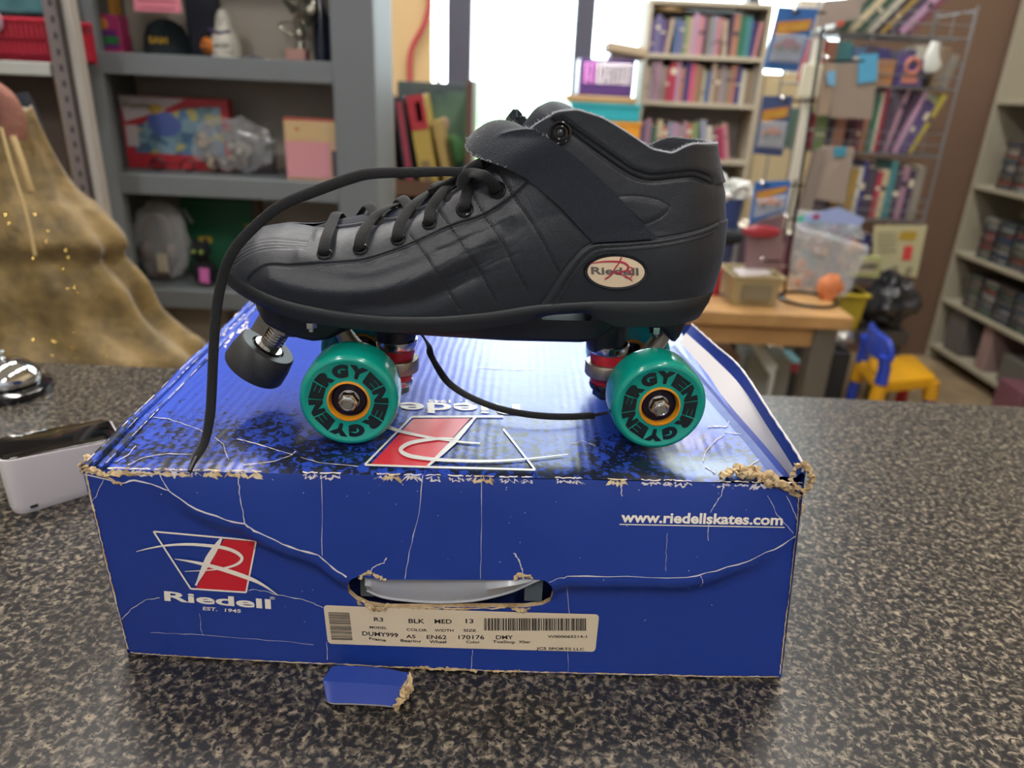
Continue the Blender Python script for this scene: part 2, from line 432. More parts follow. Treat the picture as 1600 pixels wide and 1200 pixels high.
# remaining walls
TBL = np.array([-.275, .716, BZ]); TBR = np.array([.186, .716, BZ])
mb = MB()
mb.add([BLc, (-.274, .716, 1.001), TBL, TLc], [(0, 1, 2, 3)])
mb.add([(-.274, .716, 1.001), (.19, .716, 1.001), TBR, TBL], [(0, 1, 2, 3)])
mb.add([BLc, BRc, (.19, .716, 1.001), (-.274, .716, 1.001)], [(0, 1, 2, 3)])
mb.build('side_wall', M_BLUE, skate_box, fixn=False)
# dark inner wall behind the slot
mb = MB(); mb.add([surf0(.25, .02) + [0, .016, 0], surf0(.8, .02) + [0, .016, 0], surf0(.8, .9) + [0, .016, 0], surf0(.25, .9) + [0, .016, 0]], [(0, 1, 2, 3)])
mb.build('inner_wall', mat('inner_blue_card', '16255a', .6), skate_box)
# slot edge thickness
mb = MB(); n = len(slot)
A_ = [fsurf(a, b) for a, b in slot]; B_ = [p + np.array([0, .004, 0]) for p in A_]
mb.add(A_ + B_, [(i, (i + 1) % n, (i + 1) % n + n, i + n) for i in range(n)])
mb.build('slot_edge', M_TAN, skate_box, fixn=False)
# lid top with gentle waviness
def topz(x, y):
    s = (y - .39) / .33
    z = BZ + .0006 * math.sin(x * 31 + 1) * math.sin(y * 17) + .0008 * mnoise.noise(Vector((x * 9, y * 9, 1)))
    # dent in the front right corner
    r = math.hypot((x - .12), (y - .43)) / .045
    if r < 1: z -= .0045 * (1 - r * r) ** 2
    return z
def topxy(u, v):
    L = TLc * (1 - v) + TBL * v; Rr = np.array([.166, .3965, 0]) * (1 - v) + np.array([.166, .716, 0]) * v
    p = L * (1 - u) + Rr * u; return p
mb = MB(); NU, NV = 90, 70
vs = []
for j in range(NV + 1):
    for i in range(NU + 1):
        p = topxy(i / NU, j / NV); z = topz(p[0], p[1])
        e = min(j / 3, 1) ; z -= .0015 * (1 - e) ** 2
        vs.append((p[0], p[1], z))
mb.add(vs, [(j * (NU + 1) + i, j * (NU + 1) + i + 1, (j + 1) * (NU + 1) + i + 1, (j + 1) * (NU + 1) + i) for j in range(NV) for i in range(NU)])
mb.build('lid_top', M_TOP, skate_box, ang=60, fixn=False)
# left lid folds: two rounded ridges running back
mb = MB()
for off, rr, zz in ((.002, .0028, .0008), (.010, .0022, .0006)):
    mb.tube([TLc * (1 - t) + TBL * t + np.array([off + .0006 * math.sin(t * 23), 0, zz + .0006 * math.sin(t * 15)]) for t in np.linspace(0, 1, 40)], rr, 8)
mb.build('lid_fold', M_TOP, skate_box)
# right upstanding flap
rid = smoothpath([atz(1254, 738, 1.158), atz(1250, 717, 1.162), atz(1205, 648, 1.165), atz(1157, 575, 1.168), atz(1118, 540, 1.166), atz(1081, 507, 1.163)], 8)
bnd = smoothpath([atz(1243, 746, 1.152), atz(1241, 733, 1.155), atz(1200, 668, 1.157), atz(1156, 601, 1.159), atz(1112, 556, 1.158), atz(1072, 520, 1.156)], 8)
gut = smoothpath([atz(1233, 746, 1.147), atz(1228, 736, 1.148), atz(1190, 690, 1.148), atz(1147, 641, 1.148), atz(1103, 588, 1.148), atz(1060, 537, 1.148)], 8)
ine = smoothpath([atz(1224, 744, 1.150), atz(1213, 732, 1.151), atz(1178, 690, 1.151), atz(1140, 647, 1.151), atz(1093, 592, 1.151), atz(1050, 541, 1.151)], 8)
nb = len(rid)
outw = [np.array([p[0] + .002, p[1], p[2] - .002]) for p in rid]
low = [np.array([.194 - .004 * i / nb, BRc[1] + (.716 - BRc[1]) * i / (nb - 1), 1.001]) for i in range(nb)]
mb = MB()
def strip(mb, A, B, mi=None):
    n = len(A); mb.add(list(A) + list(B), [(i, i + 1, i + 1 + n, i + n) for i in range(n - 1)], mi)
strip(mb, low, outw, 0); strip(mb, outw, rid, 0); strip(mb, rid, bnd, 0); strip(mb, bnd, gut, 1); strip(mb, gut, ine, 0)
strip(mb, ine, [np.array([p[0] - .008, p[1], BZ - .0005]) for p in ine], 0)
mb.build('side_flap', [M_BLUE, M_WCARD], skate_box, ang=50, fixn=False)
# worn white line on flap ridge
mb = MB(); mb.tube([p + np.array([.0002 * math.sin(i * 3), 0, .0002]) for i, p in enumerate(rid)], [.0006 + .0004 * abs(math.sin(i * 1.7)) for i in range(nb)], 6)
mb.build('ridge_wear', M_WEAR, skate_box)

# ---- ribbons drawn on the front
def ribbon(mb, pts, w, fn, eps=.0003, jit=0, mi=None, sub=3, rnd=random):
    P = []
    for i in range(len(pts) - 1):
        for k in range(sub):
            t = k / sub; P.append((pts[i][0] * (1 - t) + pts[i + 1][0] * t, pts[i][1] * (1 - t) + pts[i + 1][1] * t))
    P.append(pts[-1]); n = len(P); A = []; B = []
    for i, p in enumerate(P):
        a = P[max(0, i - 1)]; b = P[min(n - 1, i + 1)]; dx, dy = b[0] - a[0], b[1] - a[1]; L = math.hypot(dx, dy) + 1e-9
        nx, ny = -dy / L, dx / L; ww = (w(i / (n - 1)) if callable(w) else w) / 2
        j = rnd.uniform(-jit, jit) if jit else 0; w1 = ww * (1 + (rnd.uniform(-.7, .8) if jit else 0)); w2 = ww * (1 + (rnd.uniform(-.7, .8) if jit else 0))
        A.append(fn(p[0] + nx * (w1 + j), p[1] + ny * (w1 + j), eps)); B.append(fn(p[0] - nx * (w2 - j), p[1] - ny * (w2 - j), eps))
    strip(mb, A, B, mi)
mb = MB()
ribbon(mb, crackpx, 2.0, fpx, jit=1.3); ribbon(mb, crackpx2, 1.3, fpx, jit=1.1)
for pts, wd in [([(373, 739), (374, 765), (378, 790), (383, 817)], 2.4), ([(247, 738), (256, 752), (266, 768)], 2.2), ([(503, 740), (503, 867)], 1.1), ([(660, 740), (655, 800), (640, 860), (632, 903)], 1.6), ([(752, 740), (752, 820), (751, 903)], 1.3),
                ([(1133, 752), (1127, 770), (1117, 785), (1110, 797)], 2.0), ([(1107, 815), (1107, 842)], 1.6), ([(190, 967), (205, 952), (227, 937), (250, 933)], 1.6), ([(505, 948), (480, 938), (433, 928), (400, 920), (388, 922)], 1.7),
                ([(235, 988), (300, 990), (400, 998), (490, 1006)], .9), ([(165, 742), (150, 775), (142, 785)], 1.6), ([(803, 862), (812, 875), (816, 890), (818, 903)], 3.2), ([(578, 899), (582, 885), (600, 878), (604, 870)], 2.4),
                ([(312, 958), (315, 985), (318, 992)], 1.2), ([(1094, 897), (1099, 905), (1095, 915)], 1.4), ([(1041, 890), (1041, 860), (1043, 830)], .8), ([(885, 912), (890, 960), (886, 1000), (888, 1048)], 1.0), ([(738, 1015), (736, 1045)], 1.2),
                ([(970, 755), (972, 772)], 2.6), ([(1200, 770), (1215, 800), (1240, 830)], 1.2), ([(1229, 770), (1243, 800), (1250, 825)], 1.4), ([(510, 1002), (512, 1030)], 1.3), ([(940, 885), (1000, 1010)], .0001)]:
    ribbon(mb, pts, wd * .5, fpx, jit=.8, sub=5)
for _ in range(60):
    x = random.uniform(230, 1200); y = random.choice([random.uniform(745, 850), random.uniform(860, 1000)])
    if 240 < x < 440 and 820 < y < 960: continue
    L = random.uniform(.6, 2.4); q = random.uniform(0, 6.28)
    ribbon(mb, [(x, y), (x + L * math.cos(q), y + L * math.sin(q))], random.uniform(.7, 1.4), fpx, jit=.2, sub=1)
mb.build('worn_crease', M_WEAR, skate_box, fixn=False, smooth=False)['kind'] = 'stuff'
# worn lower and side edges
mb = MB()
def fab(a, b, eps=.0003): return fsurf(a, b, eps)
ribbon(mb, [(.006, .01), (.1, .006), (.3, .008), (.5, .006), (.72, .009), (.9, .006), (.995, .006)], .006, fab, .0004, jit=.0012, sub=40)
ribbon(mb, [(.003, .03), (.003, .4), (.003, .7), (.003, .98)], .0022, fab, .0004, jit=.0004, sub=24)
ribbon(mb, [(.997, .02), (.998, .4), (.998, .8), (.995, .99)], .0018, fab, .0004, jit=.0004, sub=24)
mb.build('edge_wear', M_WEARD, skate_box, fixn=False, smooth=False)['kind'] = 'stuff'
# top front edge wear: broken tan and white flecks wrapped on the edge
mb = MB()
x = 0.0
while x < 1:
    L = random.uniform(.006, .03); big = x < .13 or .17 < x < .24 or .40 < x < .46 or random.random() < .15
    if big or random.random() < .7:
        mi_ = 0 if (big and random.random() < .8) else 1
        ribbon(mb, [(x, .993), (x + L * .5, .99), (min(1, x + L), .993)], .018 if big else .007, fab, .0005, jit=.009, sub=6, mi=mi_)
        ribbon(mb, [(x, 1.0), (min(1, x + L), 1.0)], .008, lambda a, b, e: fsurf(a, 1.0, 0) + np.array([0, (b - 1.0) * .15, .0012]), .0, jit=.005, sub=5, mi=mi_)
    x += L * random.uniform(.9, 1.5)
mb.build('torn_top_edge', [M_WEARD, M_WEAR], skate_box, fixn=False, smooth=False)['kind'] = 'stuff'
# ---- front printing
def gridfill(mb, q, eps, mi, n=10, fn=None):
    pts = []
    for j in range(n + 1):
        for i in range(n + 1):
            u, v = i / n, j / n
            x = (q[0][0] * (1 - u) + q[1][0] * u) * (1 - v) + (q[3][0] * (1 - u) + q[2][0] * u) * v; y = (q[0][1] * (1 - u) + q[1][1] * u) * (1 - v) + (q[3][1] * (1 - u) + q[2][1] * u) * v
            pts.append(fn(x, y, eps))
    mb.add(pts, [(j * (n + 1) + i, j * (n + 1) + i + 1, (j + 1) * (n + 1) + i + 1, (j + 1) * (n + 1) + i) for j in range(n) for i in range(n)], mi)
mb = MB()
def cp6(x, y): return (x / 3 + 120, y / 3 + 700)
outline = [(362, 388), (843, 430), (795, 673), (536, 656), (362, 388)]
for i in range(4): ribbon(mb, [cp6(*outline[i]), cp6(*outline[i + 1])], 2.6, fpx, .0007, mi=0, sub=6)
def fillpx(mb, pts, eps, mi, fn=fpx): mb.add([fn(x, y, eps) for x, y in pts], [tuple(range(len(pts)))], mi)
gridfill(mb, [cp6(692, 424), cp6(838, 434), cp6(792, 668), cp6(560, 655)], .0006, 1, fn=fpx)
ribbon(mb, [cp6(680, 419), cp6(620, 515), cp6(560, 640)], lambda t: 3.2 + 7.5 * math.sin(math.pi * min(1, t * 1.1)) ** .8, fpx, .0009, mi=0, sub=8)
ribbon(mb, [tuple(p) for p in smoothpath([cp6(282, 481), cp6(340, 466), cp6(420, 452), cp6(520, 446), cp6(620, 452), cp6(700, 464), cp6(755, 486), cp6(777, 512), cp6(755, 538), cp6(700, 556), cp6(620, 567), cp6(510, 573)], 6)],
       lambda t: .8 + 4.6 * math.sin(math.pi * t) ** 1.2, fpx, .0011, mi=0, sub=1)
ribbon(mb, [tuple(p) for p in smoothpath([cp6(463, 514), cp6(560, 530), cp6(680, 560), cp6(800, 600), cp6(870, 632), cp6(948, 684)], 8)],
       lambda t: .6 + 6.2 * math.sin(math.pi * min(1, t * 1.0)) ** 1.1, fpx, .0013, mi=0, sub=1)
def ftext(mb, txt, xl, yl, xr, yr, cap, eps=.0006, mi=0, bold=0, space=1, up=(0.09, -1), cv=None):
    if cv: (xl, yl), (xr, yr), cap = cv(xl, yl), cv(xr, yr), cap * (cv(1, 0)[0] - cv(0, 0)[0])
    text_map(mb, txt, lambda u, v: fpx(xl + (xr - xl) * u + up[0] * v * cap, yl + (yr - yl) * u + up[1] * v * cap, eps), bold, space, mi)
mb.build('emblem', [M_WHITE, M_RED], skate_box, smooth=False, fixn=False); mb = MB()
ftext(mb, 'Riedell', 413, 711, 912, 750, 45, bold=.028, cv=cp6, up=(-.06, -1))
ftext(mb, '®', 905, 705, 930, 708, 14, cv=cp6)
ftext(mb, 'EST.', 592, 756, 660, 761, 16, cv=cp6, bold=.02); ftext(mb, '1945', 695, 764, 770, 769, 16, cv=cp6, bold=.02)
mb.build('brand_lettering', M_WHITE, skate_box, smooth=False, fixn=False); mb = MB()
ftext(mb, 'www.riedellskates.com', 970, 812, 1223, 816, 16.5, bold=.03)
ribbon(mb, [(968, 816), (1226, 820)], 1.5, fpx, .0006, mi=0, sub=20)
mb.build('web_address', M_WHITE, skate_box, smooth=False, fixn=False)
# ---- shipping label
def cp7(x, y): return (x / 3.2 + 480, y / 3.2 + 860)
lab = MB()
C_ = [cp7(82, 268), cp7(1460, 313), cp7(1440, 502), cp7(105, 462)]
def labpt(u, v):  # bilinear
    x = (C_[0][0] * (1 - u) + C_[1][0] * u) * (1 - v) + (C_[3][0] * (1 - u) + C_[2][0] * u) * v
    y = (C_[0][1] * (1 - u) + C_[1][1] * u) * (1 - v) + (C_[3][1] * (1 - u) + C_[2][1] * u) * v
    y += 3.0 * math.sin(u * math.pi) * (.35 - .1 * v)
    return x, y
NU_, NV_ = 48, 8
def corner(u, v, r=.10, asp=7.2):
    # pull the corners in to round them
    uu, vv_ = u * asp, v
    for cu in (0, asp):
        for cv_ in (0, 1):
            cx0 = r if cu == 0 else asp - r; cy0 = r if cv_ == 0 else 1 - r
            if abs(uu - cu) < r and abs(vv_ - cv_) < r:
                dx, dy = uu - cx0, vv_ - cy0; L = max(abs(dx), abs(dy)); h = math.hypot(dx, dy)
                if h > 1e-9: uu, vv_ = cx0 + dx * L / h, cy0 + dy * L / h
    return uu / asp, vv_
us = [0, .004, .009, .014] + list(np.linspace(.03, .97, NU_)) + [.986, .991, .996, 1]; vs_ = [0, .03, .06, .1, .25, .4, .55, .7, .85, .9, .94, .97, 1]
grid = []
for v in vs_:
    for u in us:
        a, b = corner(u, v); grid.append(fpx(*labpt(a, b), .0008))
nu = len(us)
lab.add(grid, [(j * nu + i, j * nu + i + 1, (j + 1) * nu + i + 1, (j + 1) * nu + i) for j in range(len(vs_) - 1) for i in range(nu - 1)])
label = lab.build('shipping_label', mat('label_paper', 'cfbfa6', .6, bump=(150, .3, .0006)), skate_box, fixn=False)
mb = MB()
for t_, xl, yl, xr, yr, c_ in [("R3", 335, 347, 382, 349, 20), ("BLK", 508, 356, 588, 358, 22), ("MED", 638, 358, 724, 359, 22), ("13", 793, 356, 832, 357, 22), ("MODEL", 313, 383, 400, 388, 12), ("COLOR", 498, 395, 600, 399, 13), ("WIDTH", 638, 399, 732, 400, 13), ("SIZE", 782, 399, 845, 400, 13),
                               ("DUMY999", 277, 418, 456, 428, 21), ("A5", 495, 432, 543, 433, 18), ("EN62", 598, 436, 698, 437, 20), ("170176", 757, 437, 886, 437, 20), ("DMY", 944, 437, 1030, 437, 20), ("W000063214-1", 1202, 430, 1398, 430, 13), ("Frame", 312, 440, 396, 450, 14), ("Bearing", 468, 450, 570, 455, 14),
                               ("Wheel", 612, 457, 696, 458, 15), ("Color", 795, 458, 865, 458, 14), ("ToeStop", 928, 456, 1040, 458, 14), ("Xbar", 1057, 457, 1118, 457, 14), ("JCS SPORTS LLC", 1146, 489, 1385, 494, 13)]:
    ftext(mb, t_, xl, yl, xr, yr, c_, eps=.0011, bold=.018, cv=cp7, up=(-.03, -1))
rb = random.Random(3); x = 885
while x < 1392:
    wd = rb.choice([2, 3, 5, 7]); fillpx(mb, [cp7(x, 332), cp7(x + wd, 332), cp7(x + wd, 394), cp7(x, 394)], .0011, 0); x += wd + rb.choice([2, 3, 4, 6])
y = 303
while y < 437:
    wd = rb.choice([2, 3, 4]); x0 = 107 + (y - 303) * .12; fillpx(mb, [cp7(x0, y), cp7(x0 + 106, y + 3), cp7(x0 + 106, y + 3 + wd), cp7(x0, y + wd)], .0011, 0); y += wd + rb.choice([2, 3, 4])
mb.build('label_print', M_INK, label, smooth=False, fixn=False)
# ---- handle in the slot
mb = MB()
tp = [(568, 903), (600, 903), (650, 903), (700, 903), (750, 903), (800, 903), (832, 903), (850, 902)]
bt = [(572, 925), (598, 936), (645, 942), (692, 944), (746, 940), (798, 927), (832, 912), (850, 904)]
A = [fpx(x, y, 0) + np.array([0, .005, 0]) for x, y in tp]; Bm = [fpx((x + x2) / 2, (y + y2) / 2, 0) + np.array([0, .0005, 0]) for (x, y), (x2, y2) in zip(tp, bt)]
Bb = [fpx(x, y, 0) + np.array([0, .0025, 0]) for x, y in bt]
A, Bm, Bb = smoothpath(A, 6), smoothpath(Bm, 6), smoothpath(Bb, 6)
strip(mb, A, Bm); strip(mb, Bm, Bb); strip(mb, Bb, [p + np.array([0, .004, .001]) for p in Bb])
mb.tube(Bb, [.0011] * len(Bb), 8)
mb.build('handle', mat('grey_plastic_handle', 'a9abb2', .3, coat=.3), skate_box, weld=True)
mb = MB(); mb.box(*[float(fpx(820, 925)[0]), float(fpx(848, 925)[0])], float(fpx(835, 925)[1]) + .004, float(fpx(835, 925)[1]) + .012, float(fpx(830, 938)[2]), float(fpx(830, 905)[2]))
mb.build('handle_clip', mat('dark_plastic_clip', '4a5258', .4), skate_box); mb = MB(); mb.box(float(fpx(560, 925)[0]), float(fpx(580, 925)[0]), float(fpx(570, 925)[1]) + .006, float(fpx(570, 925)[1]) + .014, float(fpx(570, 940)[2]), float(fpx(570, 903)[2]))
mb.build('handle_clip', mat('dark_plastic_clip', '4a5258', .4), skate_box)
# ---- torn cardboard lumps
def torn(mb, pts3, r0, seed, flat=.6):
    P = smoothpath(pts3, 12); n = len(P)
    rr = [r0 * (.35 + .9 * abs(mnoise.noise(Vector((i * .19, seed, 0)))) + .5 * math.sin(math.pi * i / (n - 1)) * .6) for i in range(n)]
    P = [p + np.array([mnoise.noise(Vector((i * .25, seed + 5, 0))), mnoise.noise(Vector((i * .3, seed + 9, 0))), mnoise.noise(Vector((i * .22, seed + 2, 0)))]) * r0 * 1.1 for i, p in enumerate(P)]
    k0 = len(mb.v); mb.tube(P, rr, 11, rx=[q * flat for q in rr])
    for q in range(k0, len(mb.v)):
        c = np.array(mb.v[q]); mb.v[q] = tuple(c + r0 * .8 * np.array([mnoise.noise(Vector(c * 420 + d * 7.3)) for d in (1, 2, 3)]))
        mb.v[q] = (mb.v[q][0], mb.v[q][1], max(mb.v[q][2], 1.0012))
mb = MB()
torn(mb, [fpx(1128, 740), atz(1150, 733, 1.152), atz(1180, 738, 1.152), fpx(1205, 750), fpx(1235, 757)], .0035, 1)
torn(mb, [atz(1140, 735, 1.152), atz(1170, 742, 1.153), atz(1200, 745, 1.154), fpx(1240, 760)], .0026, 2)
torn(mb, [fpx(1205, 752), fpx(1225, 757), fpx(1240, 765), fpx(1255, 770)], .0022, 3)
torn(mb, [atz(1236, 745, 1.154), atz(1244, 728, 1.162), atz(1258, 727, 1.163), atz(1266, 738, 1.160), atz(1268, 752, 1.152), atz(1258, 765, 1.148), atz(1246, 762, 1.147), atz(1236, 748, 1.152)], .0022, 4)
torn(mb, [atz(1262, 735, 1.160), atz(1272, 748, 1.155)], .0014, 5)
torn(mb, [fpx(1250, 765), fpx(1254, 785), fpx(1252, 800)], .0012, 6)
mb.build('torn_cardboard', M_TAN, skate_box)
mb = MB()
torn(mb, [fpx(133, 728), fpx(145, 733), fpx(165, 740), fpx(190, 742)], .0022, 11); torn(mb, [atz(128, 738, 1.146), atz(133, 720, 1.151), atz(148, 716, 1.151)], .0026, 12)
torn(mb, [fpx(150, 737), fpx(175, 750), fpx(190, 756)], .0012, 13); torn(mb, [fpx(185, 741), fpx(215, 739), fpx(240, 741)], .0012, 14)
mb.build('torn_cardboard', M_TAN, skate_box)
mb = MB()
torn(mb, [fpx(560, 902), fpx(575, 893), fpx(590, 899), fpx(602, 904)], .0018, 21); torn(mb, [fpx(560, 940), fpx(580, 947), fpx(595, 952), fpx(605, 947)], .0024, 22)
torn(mb, [fpx(600, 948), fpx(650, 949), fpx(700, 950), fpx(760, 949), fpx(790, 948)], .0009, 23); torn(mb, [fpx(790, 948), fpx(815, 952), fpx(830, 949)], .0020, 24); torn(mb, [fpx(803, 902), fpx(815, 896), fpx(832, 903)], .0014, 25)
mb.build('torn_cardboard', M_TAN, skate_box)
mb = MB()
torn(mb, [fpx(640, 1052), fpx(680, 1046), fpx(700, 1050), fpx(745, 1052)], .0016, 31); torn(mb, [fpx(770, 1055), fpx(790, 1050), fpx(812, 1047)], .0012, 32)
mb.build('torn_cardboard', M_TAN, skate_box)
# ---- bottom tab lying on the counter
mb = MB()
T0 = [(512, 1048), (525, 1040), (560, 1041), (600, 1044), (640, 1052)]; T1 = [(508, 1060), (507, 1064), (550, 1066), (600, 1070), (628, 1072)]; T2 = [(508, 1083), (514, 1097), (550, 1099), (590, 1101), (618, 1104)]
def tb(p, z): return atz(p[0], p[1], z)
g = [[tb(p, 1.011) for p in T0], [tb(p, 1.009) for p in T1], [tb(p, 1.005) for p in T2]]
g = [smoothpath(r_, 5) for r_ in g]
for i in range(2): strip(mb, g[i], g[i + 1], 0)
strip(mb, g[2], [p + np.array([0, .001, -.0022]) for p in g[2]], 1); strip(mb, [p + np.array([0, .001, -.0022]) for p in g[2]], [p + np.array([0, 0, -.003]) for p in g[0]], 1)
mb.build('bottom_tab', [M_BLUE, M_WEAR], skate_box, fixn=False)
mb = MB(); torn(mb, [tb((641, 1056), 1.010), tb((638, 1075), 1.008), tb((628, 1090), 1.007), tb((618, 1104), 1.006)], .0034, 41); torn(mb, [tb((632, 1062), 1.007), tb((628, 1085), 1.005)], .0024, 42)
mb.build('torn_cardboard', M_TAN, skate_box)

# ---- lid printing (upside down from here)
def tpx(px, py, eps=.0004):
    P = atz(px, py, BZ)
    P[2] = topz(P[0], P[1]) + eps; return P
def cp4(x, y): return (x / 4 + 560, y / 4 + 560)
M_TW = mat('lid_print_white', 'd8d6d2', .27, spec=.8); M_TR = mat('lid_print_red', 'cc2a38', .27, spec=.8)
mb = MB()
gridfill(mb, [cp4(345, 378), cp4(700, 378), cp4(430, 680), cp4(78, 664)], .0004, 1, fn=tpx)
for a_, b_ in [((40, 670), (335, 366)), ((335, 366), (905, 372)), ((40, 670), (430, 684)), ((430, 684), (1105, 702)), ((905, 450), (1105, 702))]:
    ribbon(mb, [cp4(*a_), cp4(*b_)], 3.0, tpx, .0007, mi=0, sub=16)
ribbon(mb, [cp4(735, 372), cp4(600, 525), cp4(430, 684)], lambda t: 3 + 5 * math.sin(math.pi * t), tpx, .0009, mi=0, sub=10)
ribbon(mb, [tuple(p) for p in smoothpath([cp4(150, 415), cp4(220, 445), cp4(300, 470), cp4(450, 502), cp4(620, 528), cp4(760, 540)], 6)], lambda t: 2 + 4.5 * (1 - t), tpx, .0009, mi=0, sub=1)
ribbon(mb, [tuple(p) for p in smoothpath([cp4(610, 512), cp4(480, 512), cp4(330, 535), cp4(265, 575), cp4(300, 610), cp4(400, 632), cp4(560, 646), cp4(800, 652), cp4(1050, 638), cp4(1310, 607)], 6)], lambda t: 1 + 5.5 * math.sin(math.pi * t ** .7) ** 1, tpx, .0011, mi=0, sub=1)
def ttext(txt, pr, pl, cap, eps=.0006, bold=0):
    text_map(mb, txt, lambda u, v: tpx(pr[0] + (pl[0] - pr[0]) * u + .10 * cap * v, pr[1] + (pl[1] - pr[1]) * u + cap * v, eps), bold, 1, 0)
ttext('Riedell', (812, 634), (590, 628), 16.5, bold=.022)
ttext('EST.  1945', (752, 627), (669, 625), 4.6, bold=.02)
mb.build('lid_logo', [M_TW, M_TR], skate_box, smooth=False, fixn=False)
# creases and gouges on the lid
mb = MB()
for pts, wd in [([(200, 727), (225, 715), (260, 710), (300, 711)], 1.2), ([(232, 652), (262, 655), (310, 672), (318, 677)], 1.2), ([(370, 687), (400, 695), (430, 704), (457, 712)], 1.6), ([(335, 685), (350, 695), (352, 708), (358, 720)], 1.2), ([(457, 712), (430, 722), (380, 728)], 1.3), ([(470, 716), (500, 724), (560, 730)], 1.2), ([(457, 712), (462, 706)], 1.6),
                ([(205, 680), (215, 668), (225, 655), (230, 648)], 4.5), ([(228, 641), (238, 630), (246, 620)], 3.2), ([(150, 708), (158, 702), (166, 700)], 1.5), ([(180, 722), (200, 712), (212, 697)], 1.3), ([(303, 567), (308, 566)], 2.2),
                ([(1100, 713), (1103, 700), (1118, 687), (1132, 680)], 2.0), ([(1106, 668), (1122, 667), (1135, 668), (1141, 656)], 2.4), ([(1103, 722), (1113, 730), (1118, 735)], 2.6), ([(1160, 733), (1175, 726), (1186, 719)], 1.6), ([(1132, 676), (1158, 680)], 1.4),
                ([(1037, 560), (1080, 595), (1140, 650), (1157, 678)], .9), ([(890, 695), (910, 690), (930, 697)], .9), ([(745, 575), (800, 578), (840, 577)], 1.0)]:
    ribbon(mb, pts, wd * .6, tpx, .0006, jit=.5, sub=5)
rl = random.Random(5)
for _ in range(34):
    x = rl.uniform(345, 385); y = rl.uniform(505, 545) - (x - 345) * .9 + 10
    ribbon(mb, [(x, y), (x + rl.uniform(1, 7), y - rl.uniform(1, 6))], rl.uniform(1, 3), tpx, .0006, jit=.6)
for i in range(70):   # worn left fold lines
    t = rl.random(); p = TLc * (1 - t) + TBL * t; o = rl.choice([.0015, .004, .012])
    L_ = rl.uniform(.004, .02); q = p + (TBL - TLc) * L_ / .34
    w_ = rl.uniform(.0003, .0009)
    z_ = .0040 if o < .003 else .0022
    mb.add([p + [o, 0, z_], p + [o + w_, 0, z_], q + [o + w_, 0, z_], q + [o, 0, z_]], [(0, 1, 2, 3)])
mb.build('lid_wear', M_WEAR, skate_box, fixn=False, smooth=False)['kind'] = 'stuff'
# ------------------------------------------------------------------ roller skate
YAW = R(4.0)
KA = np.array([math.cos(YAW), math.sin(YAW), 0]); KN = np.array([-math.sin(YAW), math.cos(YAW), 0]); KZ = np.array([0, 0, 1.0])
KO = np.array([-.0065, .4815, BZ + .0012])
def K(s, o, h): return KO + KA * s + KN * o + KZ * h
def sk(px, py, off):
    P0 = KO + KN * off; d = ray(px, py); t = (P0 - CAM) @ KN / (d @ KN); P = CAM + t * d - KO
    return float(P @ KA), float(P[2])
skate = thing('roller_skate', 'black leather quad roller skate with teal wheels, standing on the blue skate box', 'roller skate', KO)
def leather_mat():
    M = bpy.data.materials.new('black_leather'); M.use_nodes = True; nt = M.node_tree; b = nt.nodes['Principled BSDF']
    tc = nt.nodes.new('ShaderNodeTexCoord')
    b.inputs['Base Color'].default_value = lin('14181f'); b.inputs['Roughness'].default_value = .41; b.inputs['Specular IOR Level'].default_value = .48
    b.inputs['Sheen Weight'].default_value = .15; b.inputs['Sheen Tint'].default_value = (.6, .7, 1, 1)
    v = nt.nodes.new('ShaderNodeTexVoronoi'); v.inputs['Scale'].default_value = 900; v.feature = 'DISTANCE_TO_EDGE'; nt.links.new(tc.outputs['Object'], v.inputs['Vector'])
    n = nt.nodes.new('ShaderNodeTexNoise'); n.inputs['Scale'].default_value = 90; n.inputs['Detail'].default_value = 7; n.inputs['Distortion'].default_value = .6; nt.links.new(tc.outputs['Object'], n.inputs['Vector'])
    b1 = nt.nodes.new('ShaderNodeBump'); b1.inputs['Strength'].default_value = .5; b1.inputs['Distance'].default_value = .0004; nt.links.new(v.outputs['Distance'], b1.inputs['Height'])
    b2 = nt.nodes.new('ShaderNodeBump'); b2.inputs['Strength'].default_value = .4; b2.inputs['Distance'].default_value = .0012; nt.links.new(n.outputs[0], b2.inputs['Height'])
    nt.links.new(b2.outputs[0], b1.inputs['Normal']); nt.links.new(b1.outputs[0], b.inputs['Normal'])
    return M
M_LEA = leather_mat()
M_NAP = mat('black_nap_strap', '1f242e', .95, sheen=.3, spec=.2, bump=(1500, .9, .001))
M_LINING = mat('grey_fleece_lining', '2b2d34', .95, sheen=.6, spec=.2, bump=(900, .6, .001))
M_LACE = mat('black_lace', '090a0e', .8, sheen=.12, spec=.3, bump=(1400, .8, .0008))
M_SOLE = mat('black_rubber_sole', '1a1d21', .5, spec=.4, bump=(500, .1, .0004))
M_NYLON = mat('black_nylon_plate', '16191d', .42, spec=.45)
M_STEEL = mat('bright_steel', 'c8c4be', .2, metal=1); M_CAST = mat('cast_aluminium', '9a9184', .42, metal=.8, bump=(600, .5, .0006))
M_TEAL = mat('teal_urethane', '0a8f80', .16, spec=.6, sss=.15); M_RBUSH = mat('red_bushing', 'b0202c', .35)
M_GLOSSB = mat('gloss_black', '14161a', .12, spec=.7)
M_THREAD = mat('black_thread', '14161a', .8)

